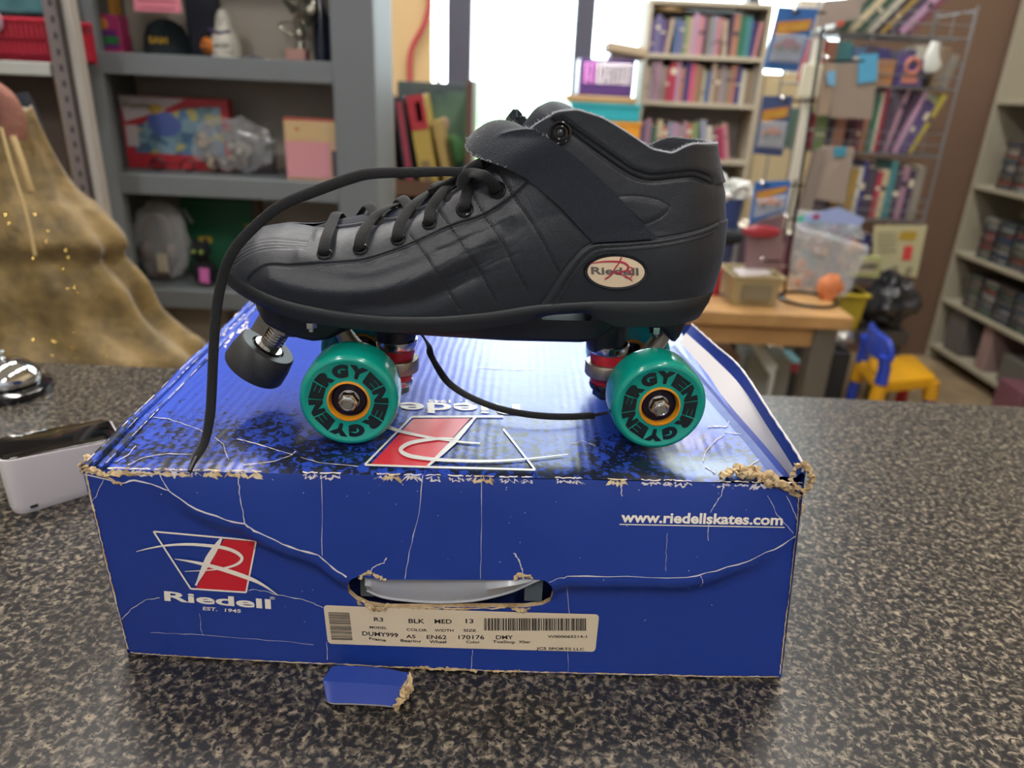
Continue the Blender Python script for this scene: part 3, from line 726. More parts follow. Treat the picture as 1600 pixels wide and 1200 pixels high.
_gx = np.linspace(-.19, .15, 3401)
def tab(pts, win=.006):
    p = np.array(pts); y = np.interp(_gx, p[:, 0], p[:, 1]); k = max(1, int(win / .0001)); ker = np.ones(k) / k
    for _ in range(2):
        yp = np.concatenate([np.full(k, y[0]), y, np.full(k, y[-1])]); y = np.convolve(yp, ker, 'same')[k:-k]
    return lambda s: np.interp(s, _gx, y)
zb_f = tab([(-.184, .1015), (-.176, .1012), (-.170, .1000), (-.160, .0963), (-.143, .0908), (-.125, .0874), (-.098, .0836), (-.07, .0812), (-.045, .0808), (-.03, .0818), (-.0146, .0830), (.017, .0885), (.0536, .0915), (.0964, .0925), (.12, .0945), (.142, .0960)], .012)
zt_f = tab([(-.184, .1055), (-.1815, .1110), (-.179, .1145), (-.1713, .1215), (-.16, .1265), (-.144, .1295), (-.125, .1285), (-.11, .1285), (-.1, .1300), (-.07, .1365), (-.05, .146), (-.03, .158), (-.01, .1725), (.004, .189), (.0109, .1965), (.0236, .2045), (.035, .206), (.05, .2024), (.0685, .194), (.087, .1857), (.103, .1837), (.1123, .1875), (.12, .1895), (.142, .1890)], .004)
_hz = np.array([.085, .1006, .1229, .1444, .1609, .1709, .1789, .1855, .19]); _hs = np.array([.1372, .1410, .1436, .1427, .1396, .1352, .1318, .1296, .1285])
def sstep(a, b, x): t = np.clip((x - a) / (b - a), 0, 1); return t * t * (3 - 2 * t)
def W_f(S):
    t = S + .184
    toe = (1 - np.clip(1 - t / .078, 0, 1) ** 2.3) ** (1 / 2.3)
    base = tab([(-.184, .049), (-.11, .0495), (-.08, .0485), (-.05, .0445), (-.02, .0400), (.02, .0370), (.06, .0362), (.1, .0362), (.15, .0362)], .03)(S)
    heel = (1 - np.clip((S - .098) / (.1440 - .098), 0, 1) ** 2.3) ** (1 / 2.2)
    return base * toe * heel
topw_f = tab([(-.184, 0), (-.134, 0), (-.118, .25), (-.1, .30), (-.05, .30), (-.02, .38), (.0, .55), (.02, .8), (.15, .82)], .012)
def width(S, v):
    k = sstep(-.05, .03, S); tw = topw_f(S)
    p0 = (1 - np.clip(v, 0, 1) ** 2.3) ** (1 / 1.7); p0 = tw + (1 - tw) * p0
    p1 = 1 - (1 - tw) * (.25 * v + .75 * sstep(.35, 1, v)) + .05 * np.sin(np.pi * np.clip(v * 2, 0, 1)) * 1
    # heel waist: pulled in slightly above the counter
    p = p0 * (1 - k) + p1 * k
    return W_f(S) * (p + .04 * np.sin(np.pi * v) * (1 - k))
def posgrid(S, v):
    zb, zt = zb_f(S), zt_f(S); z = zb + (zt - zb) * v
    s = S - sstep(.05, .144, S) * (.1440 - np.interp(z, _hz, _hs))
    return s, width(S, v), z
def w_at(s, z):
    S = s
    for _ in range(3):
        v = np.clip((z - zb_f(S)) / (zt_f(S) - zb_f(S)), 0, 1); S = s + sstep(.05, .144, S) * (.1440 - np.interp(z, _hz, _hs))
    v = np.clip((z - zb_f(S)) / (zt_f(S) - zb_f(S)), 0, 1)
    return width(S, v)
def bootsz(px, py):
    off = -.038
    for _ in range(4):
        s, z = sk(px, py, off); off = -float(w_at(s, z))
    return s, z
def szline(pts, n=8):
    return [bootsz(*p) for p in smoothpath(pts, n)]
L_counter = szline([(830, 492), (850, 470), (880, 425), (900, 400), (915, 386), (935, 379), (980, 377), (1040, 371), (1090, 360), (1122, 347)], 4)
L_counter2 = szline([(866, 470), (884, 440), (904, 412), (918, 397), (937, 388), (980, 385), (1040, 379), (1090, 368), (1118, 358)], 4)
L_collar = szline([(874, 196), (902, 217), (930, 237), (958, 257), (979, 271), (1000, 280), (1021, 283), (1053, 280), (1085, 278), (1112, 289)], 4)
L_collar2 = szline([(880, 190), (905, 209), (934, 229), (962, 249), (983, 263), (1002, 271), (1021, 274), (1053, 271), (1085, 269), (1110, 279)], 4)
L_pad = szline([(960, 308), (985, 306), (1003, 307), (1024, 311), (1038, 317), (1046, 325), (1031, 341), (1008, 351)], 4)
L_stay = szline([(393, 449), (389, 438), (401, 424), (422, 415), (457, 416), (503, 414), (550, 410), (573, 406), (620, 391), (652, 378), (704, 354), (756, 337), (798, 310), (824, 287)], 4)
L_v = [szline(p, 4) for p in ([(641, 367), (652, 380), (672, 409), (697, 448), (718, 483)], [(685, 329), (711, 364), (735, 402), (752, 428), (776, 472)], [(736, 297), (758, 339), (783, 374), (804, 416), (825, 455)], [(778, 266), (802, 308), (825, 339), (849, 378), (874, 427)])]
L_toe = [szline(p, 4) for p in ([(365, 400), (385, 386), (410, 377), (440, 375), (481, 380)], [(366, 405), (385, 391), (410, 382), (440, 380), (480, 384)], [(367, 409), (386, 396), (410, 387), (440, 385), (478, 388)], [(368, 414), (386, 401), (410, 392), (440, 389), (475, 391)])]
def pdist(s, z, L):
    d = np.full(s.shape, 1e9)
    for (a0, a1), (b0, b1) in zip(L[:-1], L[1:]):
        dx, dy = b0 - a0, b1 - a1; q = dx * dx + dy * dy + 1e-15
        t = np.clip(((s - a0) * dx + (z - a1) * dy) / q, 0, 1); d = np.minimum(d, np.hypot(s - a0 - t * dx, z - a1 - t * dy))
    return d
def inside(s, z, P):
    c = np.zeros(s.shape, bool); n = len(P)
    for i in range(n):
        x1, y1 = P[i]; x2, y2 = P[(i + 1) % n]
        if y1 == y2: continue
        c ^= ((y1 > z) != (y2 > z)) & (s < (x2 - x1) * (z - y1) / (y2 - y1) + x1)
    return c
NS, NVv = 560, 170
uu = np.linspace(0, 1, NS); Sg = -.184 + .328 * (uu - .055 * np.sin(2 * np.pi * uu) * 1.0)
Sg = np.concatenate([-.184 + .004 * np.linspace(0, 1, 14) ** 2, Sg[Sg > -.1798][:-8], .144 - .005 * np.linspace(1, 0, 16) ** 2]); Sg = np.unique(np.round(Sg, 7))
vg = np.linspace(0, 1, NVv); vg = np.where(vg > .85, 1 - (1 - vg) * (.6 + .4 * (1 - vg) / .15), vg)
SS, VV = np.meshgrid(Sg, vg, indexing='ij')
s_, w_, z_ = posgrid(SS, VV)
grooves = [(L_counter, .0007, .0007), (L_counter2, .0004, .0006), (L_collar, .0011, .0012), (L_collar2, .0006, .0007), (L_pad, .0003, .0005), (L_stay, .0006, .0008)] + [(l, .0006, .0007) for l in L_v] + [(l, .00035, .0005) for l in L_toe]
disp = np.zeros(SS.shape)
for L, dep, sg in grooves:
    d = pdist(s_, z_, L); disp -= dep * np.exp(-(d / sg) ** 2)
P_c = L_counter + [(.16, L_counter[-1][1]), (.16, .06), (L_counter[0][0], .06)]
dc = pdist(s_, z_, L_counter); disp += np.where(inside(s_, z_, P_c), .0011 * sstep(0, .0012, dc), 0)
dcol = pdist(s_, z_, L_collar); P_col = L_collar + [(.16, L_collar[-1][1]), (.16, .25), (-.03, .25), L_collar[0]]
disp += np.where(inside(s_, z_, P_col), .0020 * sstep(0, .007, dcol), 0)
dp = pdist(s_, z_, L_pad); disp += np.where(inside(s_, z_, L_pad), .0005 * sstep(0, .004, dp), 0)
ds = pdist(s_, z_, L_stay); P_st = L_stay + [(-.01, .20), (-.19, .20), (-.19, L_stay[0][1])]
disp += np.where(inside(s_, z_, P_st), .0009 * sstep(0, .0012, ds), 0)
# broad folds over the vamp
for pts, amp, sg in [([(425, 436), (480, 452), (560, 457), (620, 446), (700, 410), (770, 372)], .0022, .006), ([(470, 402), (560, 425), (640, 402), (740, 360), (800, 335)], .0012, .0045), ([(560, 480), (660, 470), (740, 430)], -.0016, .006), ([(500, 365), (540, 360), (600, 347)], .0008, .003)]:
    disp += amp * np.exp(-(pdist(s_, z_, szline(pts, 3)) / sg) ** 2)
rngw = np.random.RandomState(4)
for _ in range(26):   # small wrinkles under the laces
    cx, cz = rngw.uniform(-.07, .0), rngw.uniform(.10, .145); a = rngw.uniform(.25, .7); L_ = rngw.uniform(.006, .018)
    q = [(cx - L_ * math.cos(a), cz - L_ * math.sin(a)), (cx, cz + rngw.uniform(-.001, .001)), (cx + L_ * math.cos(a), cz + L_ * math.sin(a))]
    disp -= rngw.uniform(.00005, .0002) * np.exp(-(pdist(s_, z_, q) / .0011) ** 2)
edge = np.minimum(1, np.minimum((SS + .184) / .004, (.144 - SS) / .0015)).clip(0, 1); disp *= edge
# normals by finite differences on the near sheet, local (s, off, z)
G = np.stack([s_, -w_, z_], -1)
du = np.gradient(G, axis=0); dv = np.gradient(G, axis=1); nn = np.cross(du, dv); nn /= (np.linalg.norm(nn, axis=-1, keepdims=True) + 1e-12)
flip = np.where(nn[..., 1:2] > 0, -1, 1); nn = nn * flip
tw0 = (topw_f(SS) < 1e-3) & (VV > .999); nn[tw0] = [0, 0, 1]
G2 = G + nn * disp[..., None]
G2[..., 1] = np.minimum(G2[..., 1], 0)
near = G2; far = G2 * np.array([1, -1, 1])
def Kgrid(g): return KO + g[..., 0:1] * KA + g[..., 1:2] * KN + g[..., 2:3] * KZ
ns, nv = SS.shape
idx = np.arange(ns * nv).reshape(ns, nv)
q = np.stack([idx[:-1, :-1], idx[1:, :-1], idx[1:, 1:], idx[:-1, 1:]], -1).reshape(-1, 4)
VA = np.concatenate([Kgrid(near).reshape(-1, 3), Kgrid(far).reshape(-1, 3)]) - KO
FA = np.concatenate([q, (q + ns * nv)[:, ::-1]])
me = bpy.data.meshes.new('boot_upper'); me.from_pydata(VA.tolist(), [], FA.tolist()); me.materials.append(M_LEA)
bm = bmesh.new(); bm.from_mesh(me); bmesh.ops.remove_doubles(bm, verts=bm.verts, dist=2e-5); bmesh.ops.recalc_face_normals(bm, faces=bm.faces)
BVH = BVHTree.FromBMesh(bm); bm.to_mesh(me); bm.free(); me.update(); me.shade_smooth()
boot = bpy.data.objects.new('boot_upper', me); COL.objects.link(boot); boot.parent = skate
def hit(px, py, lift=0.0):
    d = ray(px, py); d = d / np.linalg.norm(d); loc, n, i, t = BVH.ray_cast(Vector(CAM - KO), Vector(d))
    if loc is None: return None, None
    n = np.array(n)
    if n @ d > 0: n = -n
    return np.array(loc) + KO + n * lift, n
# stitches along the seams
def stitches(pts, step=.0024, ln=.0016, r=.00034, n=8, lift=.0):
    P = [hit(*p, lift + .00018)[0] for p in smoothpath(pts, n)]; P = [p for p in P if p is not None]
    mb = MB(); acc = 0; seg = []
    tot = [0]
    for a, b in zip(P[:-1], P[1:]): tot.append(tot[-1] + np.linalg.norm(b - a))
    tot = np.array(tot); P = np.array(P)
    t = 0
    while t + ln < tot[-1]:
        a = np.array([np.interp(t, tot, P[:, k]) for k in range(3)]); b = np.array([np.interp(t + ln, tot, P[:, k]) for k in range(3)])
        mb.tube([a, (a + b) / 2, b], [r, r * 1.3, r], 6); t += step
    return mb
allst = MB()
for pts in ([(878, 193), (905, 212), (932, 233), (960, 253), (981, 267), (1001, 276), (1021, 279), (1053, 276), (1085, 274), (1112, 285)], [(882, 186), (907, 204), (936, 224), (965, 245), (985, 259), (1003, 266), (1021, 269), (1053, 266), (1085, 264), (1110, 273)],
            [(860, 484), (872, 462), (888, 436), (906, 411), (920, 396), (938, 387), (980, 384), (1040, 378), (1090, 367), (1118, 355)], [(868, 484), (880, 462), (896, 434), (912, 412), (924, 401), (940, 393), (980, 391), (1040, 385), (1090, 374), (1116, 364)],
            [(641, 367), (652, 380), (672, 409), (697, 448), (718, 483)], [(685, 329), (711, 364), (735, 402), (752, 428), (776, 472)], [(736, 297), (758, 339), (783, 374), (804, 416), (825, 455)], [(778, 266), (802, 308), (825, 339), (849, 378), (874, 427)],
            [(573, 403), (620, 388), (652, 375), (704, 351), (756, 334), (798, 307), (822, 286)]):
    sm = stitches(pts); allst.add(sm.v, sm.f)
allst.build('seam_stitching', M_THREAD, boot)['kind'] = 'stuff'
# collar rim and lining around the opening
fs = Sg[Sg > -.115]
_i0 = int(np.sum(Sg <= -.115))
edge_pts = [(float(x) for x in (posgrid(np.array([S]), np.array([1.0]))[i][0] for i in range(3))) for S in fs]
edge_pts = [(float(p[0]), float(-p[1]), float(p[2])) for p in G2[_i0:, -1, :]]
loop = [(s, -w, z) for s, w, z in edge_pts] + [(s, w, z) for s, w, z in reversed(edge_pts[:-1])]
loop = np.array(loop)
# resample by arc length
dl = np.r_[0, np.cumsum(np.linalg.norm(np.diff(loop, axis=0), axis=1))]; tt = np.linspace(0, dl[-1], 420)
loop = np.stack([np.interp(tt, dl, loop[:, k]) for k in range(3)], 1)
tg = np.gradient(loop[:, :2], axis=0); tg /= np.linalg.norm(tg, axis=1, keepdims=True) + 1e-12
n2 = np.stack([-tg[:, 1], tg[:, 0]], 1)
if (n2[100] @ np.array([0, 1.0])) < 0: n2 = -n2
rows = [(0, -.0006), (.0001, .0006), (.0009, .0016), (.0021, .0018), (.0032, .0010), (.0038, -.001), (.0046, -.006), (.0058, -.016), (.0066, -.035), (.0075, -.07)]
mb = MB(); rings = []
for d, h in rows:
    rings.append([K(p[0] + n_[0] * d, p[1] + n_[1] * d, max(p[2] + h, .088)) for p, n_ in zip(loop, n2)])
for a, b in zip(rings[:-1], rings[1:]): strip(mb, a, b)
mb.build('collar_lining', M_LINING, skate, ang=80)
mb = MB(); mb.tube([K(p[0] + n_[0] * .0006, p[1] + n_[1] * .0006, p[2] + .0011) for p, n_ in zip(loop, n2) if p[0] > .008], .00055, 8); mb.build('backlit_rim_strip', mat('backlit_rim_pale', 'a8adb6', .95, sheen=.6, bump=(2500, 1, .001)), skate)  # pale strip stands in for backlight glowing along the fuzzy collar edge
mb = MB(); mb.poly([K(s, -.026, .1) for s in (-.1, .1)] + [K(s, .026, .1) for s in (.1, -.1)], KZ, .002); mb.build('insole', M_LINING, skate)
# fuzz hairs on the rim, coloured pale to carry the backlight
mb = MB(); rr_ = random.Random(8)
for i in range(0, 420, 1):
    if not (loop[i][0] > .005): continue
    for _ in range(5):
        j = min(419, i); p = loop[j]; base = K(p[0] + n2[j][0] * rr_.uniform(0, .003), p[1] + n2[j][1] * rr_.uniform(0, .003), p[2] + .0012)
        d = np.array([rr_.uniform(-1, 1), rr_.uniform(-1, 1), rr_.uniform(.3, 1.2)]); d *= rr_.uniform(.0005, .0019) / np.linalg.norm(d)
        mb.tube([base, base + d * .6 + np.array([rr_.uniform(-.0002, .0002)] * 3), base + d], .00008, 3)
mb.build('rim_fuzz', mat('pale_fuzz', 'c4c8d0', .9), skate, smooth=False, fixn=False)['kind'] = 'stuff'
# tongue
tpath = smoothpath([(-.131, .1270), (-.115, .1325), (-.1, .1362), (-.07, .1432), (-.048, .1530), (-.03, .1635), (-.012, .178), (.004, .194), (.0125, .2050), (.0175, .2085), (.0235, .2108), (.031, .2100), (.039, .2065), (.045, .2025)], 6)
mb = MB(); rings = []; n = len(tpath)
for i, p in enumerate(tpath):
    t = i / (n - 1); a = tpath[max(0, i - 1)]; b = tpath[min(n - 1, i + 1)]; tg_ = np.array(b) - np.array(a); tg_ /= np.linalg.norm(tg_); nr = np.array([-tg_[1], tg_[0]])
    hw = np.interp(t, [0, .1, .5, .7, .85, .95, 1], [.006, .014, .018, .024, .027, .024, .014]); th = np.interp(t, [0, .1, .7, .95, 1], [.001, .003, .005, .006, .003])
    up_ = []; dn_ = []
    for q_ in np.linspace(-1, 1, 13):
        drop = .0075 * q_ * q_ * (hw / .02); up_.append(K(p[0] - nr[0] * drop, q_ * hw, p[1] - nr[1] * drop)); dn_.append(K(p[0] - nr[0] * (drop + th), q_ * hw, p[1] - nr[1] * (drop + th)))
    rings.append(up_ + dn_[::-1])
mb.loft(rings); mb.build('tongue', mat('tongue_leather', '1b212c', .65, spec=.25, bump=(500, .3, .0005)), skate, ang=60)
# nap strap across the instep
def nearpt(px, py, lift=.0028):
    s, z = bootsz(px, py); return np.array([s, -float(w_at(s, z)) - lift, z])
def loc(px, py, off): s, z = sk(px, py, off); return np.array([s, off, z])
srows = []
srows.append((nearpt(926, 378, .0004), nearpt(1028, 371, .0004)))
srows.append((nearpt(902, 352), nearpt(997, 342)))
srows.append((nearpt(877, 325), nearpt(965, 306)))
srows.append((nearpt(852, 303), nearpt(930, 272)))
srows.append((nearpt(828, 283), nearpt(893, 240)))
srows.append((loc(790, 262, -.034), loc(858, 216, -.032)))
srows.append((loc(757, 250, -.027), loc(838, 205, -.024)))
srows.append((loc(736, 240, -.019), loc(826, 200, -.014)))
srows.append((loc(728, 231, -.010), loc(820, 199, -.005)))
srows.append((loc(729, 223, .000), loc(819, 199, .005)))
srows.append((loc(735, 217, .012), loc(822, 202, .014)))
mir = [(a * [1, -1, 1], b * [1, -1, 1]) for a, b in srows[:6]][::-1]
srows += mir
Lc = smoothpath([a for a, b in srows], 6); Rc = smoothpath([b for a, b in srows], 6); n = len(Lc)
cen = [(a + b) / 2 for a, b in zip(Lc, Rc)]
mb = MB(); rings = []
for i in range(n):
    a, b = Lc[i], Rc[i]; c = (a + b) / 2; tg_ = cen[min(n - 1, i + 1)] - cen[max(0, i - 1)]; tg_ /= np.linalg.norm(tg_) + 1e-9
    ac = (b - a) / np.linalg.norm(b - a); nr = np.cross(ac, tg_); nr /= np.linalg.norm(nr) + 1e-9
    if nr @ np.array([0, c[1], .02]) < 0: nr = -nr
    ct = math.exp(-((i / 6 - 8.6) / 2.1) ** 2); bul = .0090 * ct
    top = []; bot = []
    for q_ in np.linspace(0, 1, 15):
        p = a * (1 - q_) + b * q_ + nr * bul * (math.sin(math.pi * q_) ** .8)
        # follow the boot side
        wl = float(w_at(p[0], p[2])); sg = -1 if p[1] < 0 else 1
        if ct < .5 and abs(p[1]) < wl + .0022: p[1] = sg * (wl + .0022)
        th = .0024 * (1 - abs(2 * q_ - 1) ** 6 * .6)
        top.append(K(*p + nr * 0)); bot.append(K(*(p - nr * th * 1.0)))
    rings.append(top + bot[::-1])
mb.loft(rings); strap = mb.build('strap', M_NAP, skate, ang=60)
mb = MB(); mb.ball(K(*loc(808, 190, .012)), .0048, 14, sc=(1.3, .8, 1), jit=1.2, seed=3); mb.build('strap_tip', M_NAP, strap)
mb = MB()
for i in range(260):
    k = rr_.randrange(30, 66); q_ = rr_.random(); c = rings[k][int(q_ * 14)]
    c = rings[k][0] if rr_.random() < .6 else rings[k][14]
    if 44 < k < 58 and rr_.random() < .3: c = rings[k][int(q_ * 14)]
    d = np.array([rr_.uniform(-1, .6), rr_.uniform(-.6, .3), rr_.uniform(-.3, 1)]); d *= rr_.uniform(.0005, .0020) / np.linalg.norm(d)
    mb.tube([c, c + d * .6 + np.array([0, 0, .0002]), c + d], .00005, 3)
mb.build('strap_fuzz', MATS['pale_fuzz'], strap, smooth=False, fixn=False)['kind'] = 'stuff'
# badge
badge_o = MB(); nB = 40
bc = [(962 + 46 * math.cos(q) * (1.0), 424 + 24.5 * math.sin(q) + 3 * math.cos(q) * .2) for q in [2 * math.pi * k / nB for k in range(nB)]]
c0, nC = hit(962, 424, .0012)
ringo = [hit(962 + (x - 962) * 1.10, 424 + (y - 424) * 1.16, .0002)[0] for x, y in bc]; ringi = [hit(x, y, .0014)[0] for x, y in bc]
badge_o.loft([ringo, [hit(962 + (x - 962) * 1.06, 424 + (y - 424) * 1.09, .0016)[0] for x, y in bc], ringi], True, False); badge = badge_o.build('side_badge', M_GLOSSB, skate)
mb = MB(); rg = [[hit(962 + (x - 962) * k, 424 + (y - 424) * k, .0016 - .0002 * k)[0] for x, y in bc] for k in (.97, .7, .4, .1)]
mb.loft(rg, True, True); mb.build('badge_face', mat('badge_cream', 'd9c3a6', .3), badge, fixn=False)
def hitfn(x, y, eps): return hit(x, y, .0014 + eps)[0]
mb = MB()
text_map(mb, 'Riedell', lambda u, v: hitfn(923 + 74 * u - .5 * v, 427 + 2 * u - 11.5 * v, .0003), .03, 1, 0)
ribbon(mb, [tuple(p) for p in smoothpath([(922, 411), (940, 408), (965, 408), (978, 412), (980, 420), (968, 424), (955, 425)], 5)], lambda t: 1 + 2.2 * math.sin(math.pi * t), hitfn, .0006, mi=1, sub=1)
ribbon(mb, [tuple(p) for p in smoothpath([(970, 401), (966, 410), (960, 418), (954, 428), (944, 435)], 5)], 2.2, hitfn, .0007, mi=1, sub=1)
ribbon(mb, [tuple(p) for p in smoothpath([(962, 424), (972, 428), (980, 432), (987, 437)], 5)], 1.8, hitfn, .0007, mi=1, sub=1)
ribbon(mb, [tuple(p) for p in smoothpath([(978, 419), (984, 416), (987, 420), (981, 424), (987, 428), (983, 433), (975, 431)], 5)], 1.5, hitfn, .0008, mi=1, sub=1)
mb.build('badge_print', [mat('badge_grey', '5d5a55', .4), mat('badge_crimson', 'a82840', .4)], badge, smooth=False, fixn=False)
# sole
def outline_ring(S, zz_, grow):
    return None
mb = MB(); rings = []
Ss = np.unique(np.concatenate([-.184 + .02 * np.linspace(0, 1, 14) ** 2, np.linspace(-.164, .12, 60), .144 - .024 * np.linspace(1, 0, 16) ** 2]))
def soleth(S): return np.interp(S, [-.184, -.17, .012, .026, .050, .056, .07, .144], [.006, .0095, .0095, .0062, .0062, .0105, .0165, .0165])
for S in Ss:
    W = float(W_f(np.array([S]))[0]); zb = float(zb_f(S)); s = S - float(sstep(.05, .144, S)) * .0035
    s = s - (.0022 if S < -.17 else 0) * (1 - min(1, (S + .184) / .014)); g = .0022
    th = float(soleth(S)); Wg = W + g * min(1, W / .01); Wb = Wg - .0025 - (.001 * 0)
    if S > .1: s2 = s - .006 * ((S - .1) / .044) ** 2
    else: s2 = s
    pr = [(-Wg + .001, zb + .0022, s), (-Wg, zb + .001, s), (-Wg, zb - th * .35, (s * .65 + s2 * .35)), (-Wb, zb - th * .93, s2), (-Wb + .003, zb - th, s2), (Wb - .003, zb - th, s2), (Wb, zb - th * .93, s2), (Wg, zb - th * .35, (s * .65 + s2 * .35)), (Wg, zb + .001, s), (Wg - .001, zb + .0022, s)]
    if W < .003: pr = [(a * .3, b, c_) for a, b, c_ in pr]
    rings.append([K(c_, a, b) for a, b, c_ in pr])
mb.loft(rings); mb.build('outsole', M_SOLE, skate, ang=50)
# plate
pb = tab([(-.166, .0730), (-.163, .0705), (-.157, .0660), (-.1351, .0600), (-.127, .0586), (-.1165, .0602), (-.1059, .0655), (-.095, .068), (-.088, .0675), (-.082, .063), (-.06, .0625), (.0, .0600), (.05, .0600), (.060, .0615), (.0726, .0715), (.085, .0765), (.1, .0755), (.104, .071), (.1145, .0600), (.1175, .0603), (.1262, .080)], .002)
mb = MB(); rings = []
for S in np.linspace(-.1665, .1262, 120):
    b_ = float(pb(S)); t_ = float(zb_f(S) - soleth(S)) + .002
    if .022 < S < .056: t_ = .0765
    hw = float(np.interp(S, [-.1665, -.160, -.145, -.12, -.10, -.09, .09, .1, .12, .1262], [.010, .021, .029, .031, .027, .0245, .0245, .024, .018, .012]))
    r = min(.004, (t_ - b_) * .45) if t_ - b_ > .001 else .0003
    t_ = max(t_, b_ + .0015)
    rings.append([K(S, -hw, t_), K(S, -hw, b_ + r), K(S, -hw + r * .4, b_ + r * .3), K(S, -hw + r, b_), K(S, hw - r, b_), K(S, hw - r * .4, b_ + r * .3), K(S, hw, b_ + r), K(S, hw, t_)])
mb.loft(rings)
for s0 in (-.0760, .0715):
    mb.lathe([(.0, .030), (.0145, .028), (.0145, .008), (.0128, .0015), (.0115, 0), (0, 0)], K(s0, 0, .0478), (0, 0, 1), 28)
plate = mb.build('plate', M_NYLON, skate, ang=45)
mb = MB()
def hexnut(mb, c, ax, r, h, n=6, bolt=True):
    mb.lathe([(0, 0), (r, 0), (r, h), (r * .8, h + r * .15), (0, h + r * .15)], c, ax, n)
    if bolt: mb.lathe([(r * .5, h), (r * .5, h + r * .7), (0, h + r * .75)], c, ax, 12)
hexnut(mb, K(-.1262, -.0328, .0738), KZ * -1, .0038, .0036)
mb.build('mounting_bolt', M_STEEL, plate, ang=30)
mb = MB(); hexnut(mb, K(.1030, -.012, .0700), -KZ, .0042, .0045); mb.build('mounting_bolt', M_STEEL, plate, ang=30)
# trucks
def make_truck(s0, sgn):   # s0 axle position, sgn: direction of the kingpin from the axle (+1 rear of it)
    kp = s0 + sgn * .0245
    tr = thing('truck', None, None, K(s0, 0, .031) - KO); tr.parent = skate; del_ = [tr.pop(k, None) for k in ('label', 'category')]
    base = K(kp, 0, 0)
    def P(h): return base + KZ * h + KA * (.0005 * sgn)
    m1 = MB(); m1.lathe([(.0135, .0535), (.0146, .0530), (.0146, .0500), (.0135, .0470), (.0118, .0455), (.0040, .0455)], base, KZ, 36); m1.build('cup_washer', M_STEEL, tr, ang=40)
    m1 = MB(); m1.lathe([(.004, .0490), (.0122, .0480), (.0128, .044), (.0118, .0385), (.011, .0365), (.004, .0365)], base, KZ, 36); m1.build('bushing', M_RBUSH, tr, ang=40)
    m1 = MB(); m1.lathe([(.0118, .0390), (.0150, .0390), (.0155, .0380), (.0155, .0305), (.0148, .0295), (.0118, .0295), (.0118, .0390)], base, KZ, 36)
    # hanger arms to the axle housing and pivot
    for o_ in (-1, 1):
        m1.tube([K(kp - sgn * .010, o_ * .008, .034), K(s0 + sgn * .006, o_ * .012, .0335), K(s0, o_ * .018, .031)], [.0055, .006, .0062], 12)
    m1.tube([K(s0, -.0275, .031), K(s0, -.02, .031), K(s0, .02, .031), K(s0, .0275, .031)], [.0062, .0072, .0072, .0062], 20)
    m1.tube([K(s0 + sgn * .004, 0, .034), K(s0 - sgn * .006, 0, .047), K(s0 - sgn * .014, 0, .060), K(s0 - sgn * .017, 0, .068)], [.0078, .0066, .0052, .0045], 14, rx=[.010, .008, .006, .0045])
    m1.build('hanger', M_CAST, tr, ang=50)
    m1 = MB(); m1.lathe([(.004, .0330), (.0105, .0320), (.0112, .0260), (.0100, .0215), (.004, .0215)], base, KZ, 32); m1.build('bushing', M_RBUSH, tr, ang=40)
    m1 = MB(); m1.lathe([(.004, .0225), (.0112, .0235), (.0116, .0215), (.0105, .0190), (.004, .0185)], base, KZ, 32); m1.build('retainer_cup', M_STEEL if sgn > 0 else M_GLOSSB, tr, ang=40)
    m1 = MB(); m1.lathe([(.0, .0185), (.0085, .0185), (.0085, .0135), (.0075, .0125), (.0045, .0125), (.0045, .0105), (0, .0105)], base, KZ, 6); m1.build('kingpin_nut', M_GLOSSB, tr, ang=30)
    m1 = MB(); m1.tube([K(s0, -.0640, .031), K(s0, .0640, .031)], .0038, 14); m1.build('axle', M_STEEL, tr)
    return tr
make_truck(-.1000, 1); make_truck(.0985, -1)
